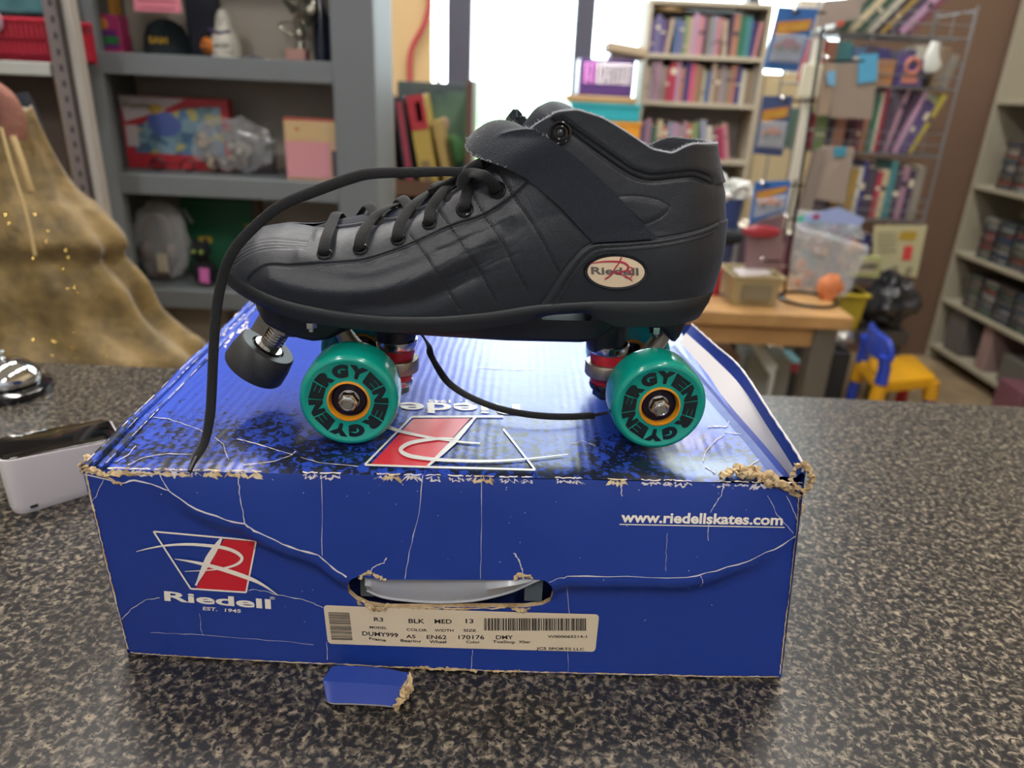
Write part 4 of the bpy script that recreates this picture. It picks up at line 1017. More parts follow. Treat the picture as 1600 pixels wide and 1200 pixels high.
# wheels
def make_wheel():
    """local: axis -Y outward face at y=0, body towards +Y"""
    t = thing('wheel', None, None); [t.pop(k, None) for k in ('label', 'category')]; t.parent = skate
    def LA(prof, n=72): m_ = MB(); m_.lathe([(r, h) for r, h in prof], (0, 0, 0), (0, 1, 0), n); return m_
    o = KO
    def bl(m_, name, mt, par, **k):
        ob = m_.build(name, mt, None, **k); ob.parent = par; return ob
    tire = bl(LA([(.0132, .0030), (.0136, .0022), (.0165, .0024), (.0255, .0024), (.0268, .0014), (.0280, .0012), (.0296, .0022), (.0306, .0040), (.0310, .0065), (.0312, .016), (.0310, .0275), (.0306, .030), (.0296, .032), (.0280, .0328), (.0265, .0322), (.0255, .031), (.0150, .031), (.0138, .030), (.0138, .0030)]), 'tyre', M_TEAL, t, ang=50)
    bl(LA([(.0136, .0022), (.0133, .0014), (.0124, .0012), (.0113, .0040), (.0113, .029), (.0138, .031), (.0142, .0305), (.0142, .0022)], 48), 'hub_core', mat('orange_hub', 'd08a1c', .3, spec=.6), t, ang=40)
    bl(LA([(.0040, .0060), (.0062, .0058), (.0066, .0064), (.0100, .0064), (.0104, .0056), (.0114, .0050), (.0114, .012), (.004, .012), (.0040, .0060)], 40), 'bearing', mat('dark_bearing', '2c2230', .25, metal=.6), t, ang=35)
    m_ = MB(); m_.lathe([(.0040, .006), (.0066, .0058), (.0066, .0050), (.0040, .0048)], (0, 0, 0), (0, 1, 0), 28)
    m_.lathe([(.0036, .0052), (.0064, .0052), (.0064, .0005), (.0058, -.0006), (.0048, -.0012), (.0040, -.0012)], (0, 0, 0), (0, 1, 0), 6)
    m_.lathe([(.0048, .000), (.0048, -.0022), (.0040, -.0026), (.0036, -.0022)], (0, 0, 0), (0, 1, 0), 24)
    m_.lathe([(.0036, .0), (.0036, -.0020), (.0030, -.0026), (0, -.0026)], (0, 0, 0), (0, 1, 0), 20)
    bl(m_, 'axle_nut', M_STEEL, t, ang=30)
    lm = MB(); ltr = 'ENERGYENERGY'
    for i, ch in enumerate(ltr):
        th = R(48 + 30 * i)      # clockwise from the top, seen from outside
        def fn(u, v, th=th):
            a = th + (u - .5) * R(28.3); r = .0160 + .0090 * v
            return (math.sin(a) * r, .0021, math.cos(a) * r)
        V, F = text_verts(ch, .085, 1)
        x0, x1 = V[:, 0].min(), V[:, 0].max(); y0, y1 = V[:, 1].min(), V[:, 1].max()
        lm.add([fn((p[0] - x0) / (x1 - x0), (p[1] - y0) / (y1 - y0)) for p in V], F)
    bl(lm, 'lettering', mat('wheel_print', '0f1a1e', .3), tire, smooth=False, fixn=False)
    return t
w0 = make_wheel()
rotN = Matrix(((KA[0], KN[0], 0), (KA[1], KN[1], 0), (0, 0, 1)))
def place_wheel(o, s, off, rot, outward):
    o.location = Vector(K(s, off, .031) - KO)
    Rm = rotN @ (Matrix.Rotation(0 if outward < 0 else math.pi, 3, 'Z')) @ Matrix.Rotation(rot, 3, 'Y')
    o.rotation_mode = 'XYZ'; o.rotation_euler = Rm.to_euler('XYZ')
place_wheel(w0, -.1000, -.0625, 0, -1)
w1 = copy_tree(w0, skate); place_wheel(w1, .0985, -.0625, R(-14), -1)
w2 = copy_tree(w0, skate); place_wheel(w2, -.1040, .0625, R(70), 1)
w3 = copy_tree(w0, skate); place_wheel(w3, .0985, .0625, R(40), 1)
# toe stop
ts0 = np.array(K(-.1520, 0, .0615)); ts1 = np.array(K(-.1785, 0, .0230)); axd = ts1 - ts0; axd /= np.linalg.norm(axd)
st = MB()
prof = [(0, 0), (.0072, 0)]
for i in range(6): h = .003 + i * .0022; prof += [(.0072, h), (.0079, h + .0006), (.0079, h + .0012), (.0072, h + .0018)]
prof += [(.0072, .0195), (.0098, .0195), (.0098, .0215), (0, .0245)]
ts = MB(); ts.lathe([(0, .0225), (.0112, .0225), (.0118, .0205), (.0185, .0200), (.0196, .0210), (.0212, .0300), (.0216, .0395), (.0208, .0412), (.0, .0416)], ts0, axd, 48)
tstop = ts.build('toe_stop', mat('toe_stop_rubber', '2c2d2d', .55, bump=(700, .4, .0005)), skate, ang=40)
st.lathe(prof, ts0, axd, 28); st.build('stop_stem', M_STEEL, tstop, ang=40)
mb = MB(); mb.lathe([(0, .000), (.0115, .0), (.0115, .0045), (0, .0045)], ts0 - axd * .001, axd, 6); mb.build('lock_nut', M_CAST, tstop, ang=30)
mb = MB(); mb.obox(K(-.165, -.004, .0625), .010, .0022, .016, KA * .8 - KZ * .5, KN, KZ * .8 + KA * .5); mb.build('stop_bracket', M_CAST, tstop)
# eyelets
eye = [(507, 397), (563, 389), (622, 374), (671, 349), (726, 327), (777, 297)]
ehit = [hit(*p, .0004) for p in eye]
for i, (c, nr) in enumerate(ehit):
    r_ = .0042 if i < 4 else .0050
    m_ = MB(); m_.lathe([(r_ - .0018, .0002), (r_ - .0012, .0010), (r_ - .0004, .0012), (r_ + .0003, .0007), (r_ + .0006, 0)], c, nr, 28)
    m_.lathe([(r_ - .0014, .0003), (0, .0001)], c, nr, 20)
    m_.build('eyelet', M_GLOSSB, skate)
c, nr = hit(875, 208, .0006)
m_ = MB()
for r_, h in ((.0060, .0012), (.0036, .0018)): m_.lathe([(r_ - .0009, 0), (r_ - .0007, h), (r_, h + .0005), (r_ + .0007, h), (r_ + .0009, 0)], c, nr, 32)
m_.lathe([(.0028, .0004), (.0, .0012)], c, nr, 20); m_.build('snap_ring', M_GLOSSB, skate)
# laces through the eyelets
LW, LT = .0034, .0010
def lace(mb, pts, upf, w=LW, t=LT, n=8):
    P = smoothpath(pts, n); N_ = len(P)
    U = smoothpath(upf, n) if isinstance(upf, list) else [upf] * N_
    mb.tube(P, t, 12, rx=w, up=lambda i: np.array(U[i]) / np.linalg.norm(U[i]))
E3 = [c for c, n_ in ehit]; EN = [n_ for c, n_ in ehit]
def eloc(i):
    p = E3[i] - KO; return np.array([p @ KA, p @ KN, p[2]])
def tz(s): return float(np.interp(s, [p[0] for p in tpath], [p[1] for p in tpath]))
F2 = lambda s, o, z: K(s, o, z)
mb = MB()
e = eloc(0)
lace(mb, [K(e[0], e[1] + .002, e[2] - .001), K(e[0], e[1] - .0022, e[2] + .002), K(e[0] + .0005, e[1] + .006, e[2] + .0085), K(e[0] + .001, -.014, tz(e[0]) + .001), K(e[0] + .0015, 0, tz(e[0]) + .0045), K(e[0] + .0015, .014, tz(e[0]) + .001), K(e[0], -e[1] - .004, e[2] + .006), K(e[0], -e[1] - .001, e[2])],
     [-KN * 1 + KZ * .3, -KN + KZ * .3, -KN * .8 + KZ, -KN * .6 + KZ, KZ, KN * .6 + KZ, KN + KZ, KN + KZ * .3])
mb.build('lace_crossing', M_LACE, skate, ang=60)
for i in range(1, 5):
    e = eloc(i); nx = eloc(min(i + 1, 5)); dz = nx - e
    mb = MB()   # near eyelet i -> up and over to far eyelet
    sm = e[0] + .4 * dz[0] + .002
    lace(mb, [K(e[0], e[1] + .002, e[2] - .001), K(e[0] - .0002, e[1] - .0024, e[2] + .0018), K(e[0] + .001, e[1] + .0045, e[2] + .0085), K(e[0] + .0055, -.0185, tz(e[0] + .0055) - .0010), K(e[0] + .012, -.009, tz(e[0] + .012) + .0022), K(e[0] + .019, .002, tz(e[0] + .019) + .002), K(e[0] + .024, .012, tz(e[0] + .024) - .003)],
         [-KN + KZ * .3, -KN + KZ * .3, -KN * .8 + KZ * .9, -KN * .7 + KZ, -KN * .2 + KZ - KA * .2, KZ - KA * .3, KZ + KN * .4])
    mb.build('lace_crossing', M_LACE, skate, ang=60)
for i in range(0, 4):
    e = eloc(i); mb = MB(); s1 = e[0] + .0225   # far lace rising over the tongue and diving under the near edge
    lace(mb, [K(s1 - .010, .020, tz(s1 - .01) - .004), K(s1 - .004, .012, tz(s1 - .004) + .0035), K(s1, .002, tz(s1) + .0050), K(s1 + .004, -.008, tz(s1 + .004) + .0015), K(s1 + .008, -.0165, tz(s1 + .008) - .004), K(s1 + .010, -.021, tz(s1 + .01) - .009)],
         [KZ + KN * .4 - KA * .4, KZ - KA * .5, KZ - KA * .5, KZ - KA * .5 - KN * .5, KZ - KN, KZ * .4 - KN])
    mb.build('lace_crossing', M_LACE, skate, ang=60)
# top: from the sixth eyelet forward to the knot
mb = MB(); e = eloc(5)
lace(mb, [K(e[0], e[1] + .002, e[2] - .001), K(e[0] - .001, e[1] - .003, e[2] + .001), np.array(K(*loc(758, 276, -.036))), np.array(K(*loc(738, 270, -.029))), np.array(K(*loc(724, 279, -.026))), np.array(K(*loc(718, 293, -.025)))],
     [-KN, -KN, -KN + KZ * .4, -KN + KZ * .8, -KN - KA * .5, -KN - KA], w=.0036)
mb.build('lace_crossing', M_LACE, skate, ang=60)
mb = MB(); mb.tube(smoothpath([K(*loc(738, 262, -.018)), K(*loc(728, 266, -.014)), K(*loc(722, 274, -.012)), K(*loc(700, 287, -.010)), K(*loc(672, 300, -.006))], 6), .0026, 10)
mb.tube(smoothpath([K(*loc(752, 254, -.022)), K(*loc(736, 262, -.022)), K(*loc(728, 272, -.021))], 6), .0030, 10)
mb.build('lace_knot', M_LACE, skate)
# loose lace hanging over the toe
LP = [(752, 262, .462), (725, 268, .462), (690, 268, .461), (655, 269, .460), (585, 271, .458), (550, 278, .456), (497, 297, .452), (445, 318, .448), (410, 343, .445), (375, 378, .440), (357, 406, .437), (347, 437, .434), (340, 472, .430), (336, 510, .424), (333, 560, .416), (331, 607, .408), (328, 650, .399), (320, 690, .389), (307, 714, .379), (300, 727, .3735)]
Pl = [aty(x, y, yy) for x, y, yy in LP]
mb = MB(); up0 = np.array([0, -1, .35])
wl = [float(x) for x in np.interp(np.arange(len(Pl)), [0, 2, 5, 8, 12, 16, 18, 19], [.0028, .0030, .0036, .0034, .0032, .0030, .0022, .0013])]
Ps = smoothpath(Pl, 8); ws = list(np.interp(np.linspace(0, len(Pl) - 1, len(Ps)), range(len(Pl)), wl))
mb.tube(Ps, .0011, 12, rx=ws, up=lambda i: np.array([.15, -1, .45]))
ll = mb.build('loose_lace', M_LACE, skate, ang=60)
mb = MB(); q0, q1 = Ps[-9], aty(296, 737, .3695)
mb.tube([q0, (q0 + q1) / 2, q1], .0014, 10); mb.build('aglet', M_GLOSSB, ll)
# second lace end lying on the lid
Q = [(640, 496, .070), (655, 516, .060), (668, 538, .046), (674, 556, .036), (686, 578, .024), (702, 599, .015), (730, 618, .010), (770, 635, .008), (810, 645, .007), (850, 650, .006), (890, 651, .005), (928, 649, .0035)]
Pq = [atz(x, y, BZ + h) for x, y, h in Q]; mb = MB(); mb.tube(smoothpath(Pq, 8), .0009, 12, rx=.0029, up=lambda i: np.array([.1, -.6, 1])); l2 = mb.build('loose_lace', M_LACE, skate, ang=60)
mb = MB(); mb.tube([atz(926, 649, BZ + .0035), atz(948, 645, BZ + .0025)], .0012, 10); mb.build('aglet', M_GLOSSB, l2)
# ------------------------------------------------------------------ background: left grey bookcase
def ext(px0, py0, px1, py1, y):
    """real x range and z range at depth y for an image box"""
    cy, cx = (py0 + py1) / 2, (px0 + px1) / 2
    return float(aty(px0, cy, y)[0]), float(aty(px1, cy, y)[0]), float(aty(cx, py1, y)[2]), float(aty(cx, py0, y)[2])
ORD = ['first', 'second', 'third', 'fourth', 'fifth', 'sixth', 'seventh', 'eighth', 'ninth', 'tenth', 'eleventh', 'twelfth', 'thirteenth', 'fourteenth', 'fifteenth', 'sixteenth', 'seventeenth', 'eighteenth', 'nineteenth', 'twentieth', 'twenty-first', 'twenty-second', 'twenty-third', 'twenty-fourth', 'twenty-fifth', 'twenty-sixth']
M_GREYP = mat('grey_painted_wood', '6c7276', .6, bump=(60, .15, .001)); M_GREYB = mat('beige_grey_back', 'b8ae9f', .75)
YL = 2.0; BD = .26
xL0, xL1, xL2, xL3 = -1.155, -1.085, -.495, -.385
SHZ = [1.408, 1.108, .790, .47]
bc = thing('grey_bookcase', 'grey painted wooden bookcase with deep open shelves at left', 'bookcase', (-.77, YL + .15, 0))
MB().box(xL0, xL1, YL, YL + .03, 0, 2.1).build('stile', M_GREYP, bc, bevel=.003); MB().box(xL2, xL3, YL, YL + .03, 0, 2.1).build('stile', M_GREYP, bc, bevel=.003)
MB().box(xL0, xL0 + .02, YL + .03, YL + BD, 0, 2.1).build('side_panel', M_GREYP, bc); MB().box(xL3 - .02, xL3, YL + .03, YL + BD, 0, 2.1).build('side_panel', M_GREYP, bc)
MB().box(xL0, xL3, YL + BD, YL + BD + .01, 0, 2.1).build('back_panel', M_GREYB, bc)
MB().box(xL0, xL3, YL, YL + BD, 2.1, 2.14).build('top_panel', M_GREYP, bc)
for z in SHZ + [1.75]:
    sh = MB().box(xL0 + .02, xL3 - .02, YL + .03, YL + BD, z - .025, z).build('shelf', M_GREYP, bc); MB().box(xL1, xL2, YL - .001, YL + .029, z - .052, z).build('shelf_rail', M_GREYP, sh, bevel=.002)
def blobmat(name, cols, scale=14, rough=.35, thr=None):
    M = bpy.data.materials.new(name); M.use_nodes = True; nt = M.node_tree; b = nt.nodes['Principled BSDF']; tc = nt.nodes.new('ShaderNodeTexCoord')
    v = nt.nodes.new('ShaderNodeTexVoronoi'); v.inputs['Scale'].default_value = scale; nt.links.new(tc.outputs['Object'], v.inputs['Vector'])
    sp = nt.nodes.new('ShaderNodeSeparateColor'); nt.links.new(v.outputs['Color'], sp.inputs[0]); r = nt.nodes.new('ShaderNodeValToRGB'); r.color_ramp.interpolation = 'CONSTANT'
    cr = r.color_ramp; cr.elements[0].color = lin(cols[0]); cr.elements[0].position = 0; cr.elements[1].position = 1 / len(cols); cr.elements[1].color = lin(cols[1])
    for i, c in enumerate(cols[2:]): e = cr.elements.new((i + 2) / len(cols)); e.color = lin(c)
    nt.links.new(sp.outputs[0], r.inputs[0]); nt.links.new(r.outputs[0], b.inputs['Base Color']); b.inputs['Roughness'].default_value = rough
    MATS[name] = M; return M
def fquad(mb, x0, x1, z0, z1, y, mi=0, d=.001):
    mb.box(x0, x1, y - d, y, z0, z1, mi)
# top shelf items
y = YL + .12; z0 = SHZ[0] + .001
x0, x1, _, zt = ext(134, 22, 188, 76, y); t = thing('toy_box', 'pink and purple toy box at the left end of the upper grey shelf', 'box', (x0, y, z0))
MB().box(x0, x1, y, y + .05, z0, zt).build('carton', cmat('c4447e', .35), t, bevel=.002); m_ = MB(); fquad(m_, x0 + .005, x1 - .01, z0 + .01, z0 + (zt - z0) * .6, y); m_.ball(((x0 + x1) / 2, y, z0 + (zt - z0) * .75), .016, 12, mi=1, sc=(1, .15, 1)); m_.box(x0 + .045, x1 - .006, y - .002, y, z0 + .02, z0 + .04, 2); m_.build('carton_print', [cmat('7a3a8c', .4), cmat('d88a3c', .4), cmat('3d8a50', .4)], t, smooth=False)
x0b, x1b, _, ztb = ext(146, -40, 178, 20, y + .06); tag(MB().box(x0b, x1b, y + .055, y + .09, z0, ztb).build('carton', cmat('c9953c', .4), None, bevel=.002), 'tall yellow orange carton standing behind the pink toy box', 'box')
t = thing('felt_hat', 'dark cap with small gold lettering beside the pink toy box', 'hat', (-.95, y + .06, z0))
hx0, hx1, _, hzt = ext(205, 22, 288, 78, y + .02); hc = (hx0 + hx1) / 2
m_ = MB(); m_.lathe([(.062, 0), (.061, .012), (.056, .045), (.044, .07), (.02, .085), (0, .088)], (hc, y + .07, z0 + .004), KZ, 26, sy=1); m_.build('crown', cmat('1f2a30', .9), t)
m_ = MB(); m_.lathe([(.0, .0), (.080, 0), (.082, .004), (.0, .006)], (hc, y + .055, z0), KZ, 26, sx=1, sy=.75); m_.build('brim', cmat('1f2a30', .9), t)
m_ = MB(); text_map(m_, 'SAM', lambda u, v: (hc - .022 + .052 * u, y + .0085 - .002 + .0, z0 + .028 + .016 * v), .04); m_.build('gold_lettering', cmat('c8a038', .4), t, smooth=False)
x0, x1, zb_, zt_ = ext(205, -30, 279, 18, YL + .02); m_ = MB().box(x0, x1, YL + .028, YL + .029, zb_, zt_ + .08); t = thing('paper_note', 'pink handwritten paper note hanging over the upper grey shelf', 'note', (x0, YL + .02, zb_)); m_.build('sheet', cmat('d67f92', .7), t)
m_ = MB()
for k in range(4): m_.box(x0 + .012, x1 - .015, YL + .0265, YL + .028, zb_ + .008 + k * .016, zb_ + .0105 + k * .016)
m_.build('handwriting', cmat('a14a5e', .7), t); MB().box((x0+x1)/2 - .004, (x0+x1)/2 + .004, YL + .024, YL + .03, zt_ + .06, 1.76).build('tape', cmat('c9c9c9', .4), t)
x0, x1, zb_, zt_ = ext(288, -20, 338, 46, y + .1); m_ = MB(); m_.box(x0, x1, y + .095, y + .135, SHZ[0] + .001, zt_); tag(m_.build('fabric_pouch', cmat('3d3f4c', .9), None, bevel=.012), 'dark grey cloth pouch standing behind the white ghost figurine', 'pouch')
# ghost with pumpkin
x0, x1, _, zt = ext(303, 10, 372, 88, y); cx = (x0 + x1) / 2; t = thing('ghost_figurine', 'white ceramic ghost holding an orange pumpkin block', 'figurine', (cx, y, z0))
H = zt - z0; m_ = MB(); m_.lathe([(0, 0), (.040, .001), (.041, H * .25), (.034, H * .45), (.024, H * .62), (.021, H * .8), (.013, H * .95), (0, H)], (cx + .012, y + .03, z0), KZ, 24); m_.build('body', cmat('cfccc0', .35), t)
m_ = MB(); m_.ball((cx - .028, y + .004, z0 + H * .22), .019, 16, sc=(1, 1, 1.15), jit=.1); m_.build('pumpkin', cmat('d77a2c', .4), t)
m_ = MB(); m_.box(cx - .034, cx - .030, y - .017, y - .010, z0 + H * .24, z0 + H * .29); m_.box(cx - .025, cx - .021, y - .017, y - .010, z0 + H * .24, z0 + H * .29); m_.box(cx - .034, cx - .021, y - .017, y - .010, z0 + H * .13, z0 + H * .17)
for dx in (.004, .018): m_.ball((cx + dx, y + .0085, z0 + H * .76), .0028, 8)
m_.ball((cx + .011, y + .0085, z0 + H * .68), .0032, 8); m_.build('face_marks', cmat('2a2420', .5), t)
m_ = MB(); m_.box(cx - .008, cx + .040, y - .010, y - .006, z0 + H * .12, z0 + H * .34); m_.build('name_block', cmat('cfccc0', .4), t); m_ = MB(); text_map(m_, 'SPOOKY', lambda u, v: (cx - .005 + .042 * u, y - .0108, z0 + H * .19 + .010 * v), .03); m_.build('name_lettering', cmat('3a342c', .5), t, smooth=False)
m_ = MB(); m_.tube([(cx - .02, y + .004, z0 + H * .55), (cx + .01, y - .002, z0 + H * .48), (cx + .035, y + .008, z0 + H * .53)], .0045, 8); m_.build('bow', cmat('4c3f66', .6), t)
# silver bust trophy
x0, x1, _, zt = ext(436, -12, 500, 92, y + .03); cx = (x0 + x1) / 2; t = thing('silver_trophy', 'silver lion head trophy on a pink stone foot', 'trophy', (cx, y, z0)); H = zt - z0
MB().box(cx - .036, cx + .018, y + .005, y + .055, z0, z0 + .03).build('foot', cmat('b58a80', .6), t, bevel=.004)
m_ = MB(); m_.lathe([(.012, .03), (.009, .05), (.018, .065), (.012, .08), (.02, .10)], (cx, y + .03, z0), KZ, 20); m_.ball((cx + .012, y + .03, z0 + .125), .033, 20, jit=.9, seed=5); m_.ball((cx + .022, y + .01, z0 + .10), .017, 14, jit=.7, seed=2); m_.build('head', mat('tarnished_silver', 'a5a294', .3, metal=.9), t)
m_ = MB(); m_.tube(smoothpath([(cx - .012, y + .03, z0 + .06), (cx - .045, y + .03, z0 + .075), (cx - .052, y + .03, z0 + .09), (cx - .02, y + .03, z0 + .098)], 5), .0045, 8); m_.build('side_handle', MATS['tarnished_silver'], t)
for k, (p0, p1, h, lab_) in enumerate([(488, 512, .20, 'dark glass bottle beside the silver trophy'), (510, 530, .17, 'small dark bottle at the right end of the upper grey shelf')]):
    x0, x1, _, _ = ext(p0, 0, p1, 90, y + .08); cx = (x0 + x1) / 2; r = (x1 - x0) / 2; t = thing('bottle', lab_, 'bottle', (cx, y + .08, z0))
    m_ = MB(); m_.lathe([(0, 0), (r, .002), (r, h * .6), (r * .4, h * .75), (r * .38, h * .92), (0, h * .92)], (cx, y + .09, z0), KZ, 20); m_.build('glass_body', mat('dark_bottle', '2b3140', .15), t); m_ = MB(); m_.lathe([(0, h * .92), (r * .45, h * .92), (r * .45, h), (0, h)], (cx, y + .09, z0), KZ, 14); m_.build('cap', cmat('4a4e58', .4), t)
x0, x1, _, _ = ext(372, 78, 420, 88, y); m_ = MB(); m_.lathe([(0, 0), (.02, 0), (.024, .004), (.018, .007), (0, .005)], ((x0 + x1) / 2, y, z0), KZ, 20, sy=.6); tag(m_.build('small_dish', cmat('6a6a78', .3), None), 'small flat grey dish between ghost figurine and silver trophy', 'dish')
# second shelf
y = YL + .10; z0 = SHZ[1] + .001
x0, x1, _, zt = ext(182, 152, 360, 268, y + .04); x0 = max(x0, xL0 + .026); H = zt - z0; Wd = x1 - x0; t = thing('puzzle_box', 'wide red and white boxed puzzle with a blue picture', 'puzzle box', (x0, y, z0)); zl = z0
MB().box(x0, x1, y + .04, y + .08, z0, zt).build('carton', cmat('b8343e', .4), t, bevel=.002)
m_ = MB(); yy = y + .04
m_.poly([(x0, yy, zt), (x0 + Wd * .62, yy, zt - .004), (x0 + Wd * .40, yy, zt - H * .18), (x0 + .01, yy, zt - H * .36)], (0, -1, 0), .001, 1)
m_.poly([(x0 + Wd * .06, yy, z0 + H * .55), (x0 + Wd * .6, yy, z0 + H * .86), (x0 + Wd * .93, yy, z0 + H * .90), (x0 + Wd * .93, yy, z0 + H * .2), (x0 + Wd * .10, yy, z0 + H * .22)], (0, -1, 0), .0012, 0)
m_.box(x0 + .008, x0 + Wd * .14, yy - .0016, yy, z0 + H * .3, z0 + H * .6, 1); m_.ball((x0 + Wd * .33, yy, z0 + H * .83), .022, 12, mi=2, sc=(1.2, .08, .8)); m_.ball((x0 + Wd * .40, yy, z0 + H * .62), .045, 14, mi=3, sc=(1.2, .06, .8))
m_.build('picture_print', [blobmat('jigsaw_picture', ['5a7ea8', '8aa8b8', '6f8f9c', 'b8b070', '4f6f8c', '7f9fb0'], 42), cmat('c9bfc0', .5), cmat('c8a24c', .5), cmat('5468a8', .5)], t, smooth=False)
m_ = MB(); text_map(m_, 'Puzzle', lambda u, v: (x0 + .012 + .075 * u, yy - .0015, zt - .032 + .002 * u + .014 * v), .03); m_.build('title_lettering', cmat('857a4e', .5), t, smooth=False)
m_ = MB(); gx0, gx1, _, _ = ext(236, 250, 306, 272, y); 
for c in (gx0 + .022, gx1 - .022): m_.tube([(c + .019 * math.cos(a), y - .005, zl + .017 + .014 * math.sin(a)) for a in np.linspace(0, 2 * math.pi, 24)], .0028, 8)
m_.tube([(gx0 + .041, y - .005, zl + .020), (gx1 - .041, y - .005, zl + .020)], .0018, 8); m_.tube([(gx0 + .003, y - .005, zl + .02), (gx0 + .01, y + .04, zl + .015)], .002, 6); m_.tube([(gx1 - .003, y - .005, zl + .02), (gx1 - .01, y + .04, zl + .015)], .002, 6)
tag(m_.build('eyeglasses', cmat('2a1016', .3), None), 'dark red framed eyeglasses lying in front of the puzzle box', 'glasses')
x0, x1, _, zt = ext(300, 190, 430, 270, y); cx = (x0 + x1) / 2; t = thing('bagged_toys', 'clear plastic bag of small grey brown toys beside the puzzle', 'bag', (cx, y, zl))
m_ = MB()
for k in range(14): m_.ball((x0 + .03 + (x1 - x0 - .06) * random.random(), y + .0 + .02 * random.random(), zl + .022 + (zt - zl - .05) * random.random()), random.uniform(.012, .02), 10, jit=.8, seed=k)
m_.build('contents', blobmat('mixed_toys', ['9a8f84', '6e6460', 'b8a88c', '5c4a4c', '8a7a70', 'c2b8a4'], 50, .3), t)
M_BAG = mat('clear_plastic_bag', 'd8dce0', .12, alpha=.28, spec=.8)
m_ = MB(); m_.ball((cx, y + .012, (zl + zt) / 2 + .008), .05, 26, sc=((x1 - x0) / .1, .7, (zt - zl) / .1), jit=.35, seed=9); m_.build('plastic_film', M_BAG, t)
x0, x1, _, zt = ext(378, 212, 425, 272, y + .04); tag(MB().box(x0, x1, y + .045, y + .075, zl, zt).build('dark_carton', cmat('4b3f44', .5), None, bevel=.004), 'small dark brown carton behind the clear toy bag', 'box')
x0, x1, _, zt = ext(446, 185, 534, 284, y - .06); t = thing('greeting_card_pack', 'pink card pack with red top edge on the middle grey shelf', 'card', (x0, y - .06, zl))
yy = y - .06; MB().box(x0, x1, yy, yy + .012, zl, zt).build('backing', cmat('cfa98a', .5), t); m_ = MB(); H = zt - zl
fquad(m_, x0, x1, zt - .006, zt, yy, 0); fquad(m_, x0 + .001, x0 + (x1 - x0) * .78, zl + .008, zl + H * .62, yy, 1, .003); fquad(m_, x0 + .002, x1 - .002, zl + H * .66, zt - .008, yy, 2); m_.ball((x0 + .035, yy, zl + H * .82), .014, 12, mi=0, sc=(1.3, .08, .8)); m_.box(x0 + (x1 - x0) * .82, x1 - .002, yy - .002, yy, zl + .01, zl + H * .5, 3)
m_.build('card_print', [cmat('b04040', .5), cmat('d2929a', .5), cmat('cdb184', .5), cmat('50404c', .5)], t, smooth=False)
# third shelf
y = YL + .10; z0 = SHZ[2] + .001
x0, x1, _, zt = ext(200, 318, 287, 442, y); cx = (x0 + x1) / 2; t = thing('bagged_headset', 'grey headset in a clear plastic pouch with a white price tag', 'headset', (cx, y, z0)); H = zt - z0
m_ = MB(); m_.tube([(cx + .005 + .038 * math.cos(a), y + .005, z0 + H * .6 + .055 * math.sin(a)) for a in np.linspace(0, math.pi, 18)], .009, 10); m_.ball((cx - .032, y, z0 + H * .38), .027, 16, sc=(.8, .5, 1.2)); m_.ball((cx + .040, y, z0 + H * .38), .025, 16, sc=(.8, .5, 1.2)); m_.box(cx - .035, cx + .04, y - .004, y + .02, z0 + .01, z0 + H * .3); m_.build('headset', cmat('7c6e68', .5), t)
m_ = MB(); m_.ball((cx + .018, y + .004, z0 + H * .5 + .006), .05, 24, sc=((x1 - x0) / .1, .42, H / .1), jit=.25, seed=2); m_.build('plastic_pouch', M_BAG, t); m_ = MB().box(cx + .010, cx + .040, y - .028, y - .026, z0 + H * .14, z0 + H * .38); m_.build('price_tag', cmat('bdb59c', .6), t)
x0, x1, _, zt = ext(283, 312, 396, 428, y + .08); H = zt - z0; t = thing('green_gift_tin', 'dark green boxed set with small gold marks behind the black cat', 'box', (x0, y + .1, z0))
MB().box(x0, x1, y + .10, y + .15, z0, zt).build('carton', cmat('1f5c40', .4), t, bevel=.003); m_ = MB(); m_.box(x0 + .045, x0 + .085, y + .098, y + .10, z0 + H * .42, z0 + H * .5); m_.box(x1 - .03, x1 - .012, y + .098, y + .10, z0 + H * .62, z0 + H * .68); m_.build('gold_marks', cmat('b89a3c', .4), t)
m_ = MB(); m_.tube([(x0 + .01, y + .094, z0 + H * .85), (x0 + .035, y + .09, z0 + H * .68)], .006, 8); m_.build('silver_strip', cmat('a8b4b4', .3), t)
MB().box(x1 + .002, x1 + .014, y + .10, y + .15, z0, zt + .03).build('carton_edge', cmat('6c543e', .5), t)
x0, x1, _, zt = ext(292, 372, 336, 452, y - .05); cx = (x0 + x1) / 2; t = thing('black_cat_plush', 'black cat soft toy wearing a pink price tag', 'soft toy', (cx, y - .05, z0)); H = zt - z0; yy = y - .05
m_ = MB(); m_.ball((cx, yy + .02, z0 + H * .3), .036, 18, sc=(1, .9, 1.1)); m_.ball((cx, yy + .01, z0 + H * .72), .028, 18)
for s_ in (-1, 1): m_.lathe([(.009, 0), (.006, .012), (0, .022)], (cx + s_ * .017, yy + .01, z0 + H * .72 + .020), KZ, 10)
m_.build('body', cmat('14161c', .95), t); m_ = MB(); m_.ball((cx - .010, yy - .017, z0 + H * .74), .006, 12); m_.ball((cx + .012, yy - .017, z0 + H * .74), .006, 12); m_.build('eyes', cmat('8aa648', .2), t)
m_ = MB(); m_.poly([(cx + .004, yy - .032, z0 + .022), (cx + .034, yy - .034, z0 + .018), (cx + .036, yy - .034, z0 + .062), (cx + .008, yy - .032, z0 + .064)], (0, -1, 0), .001); m_.build('price_tag', cmat('c86ab0', .6), t)
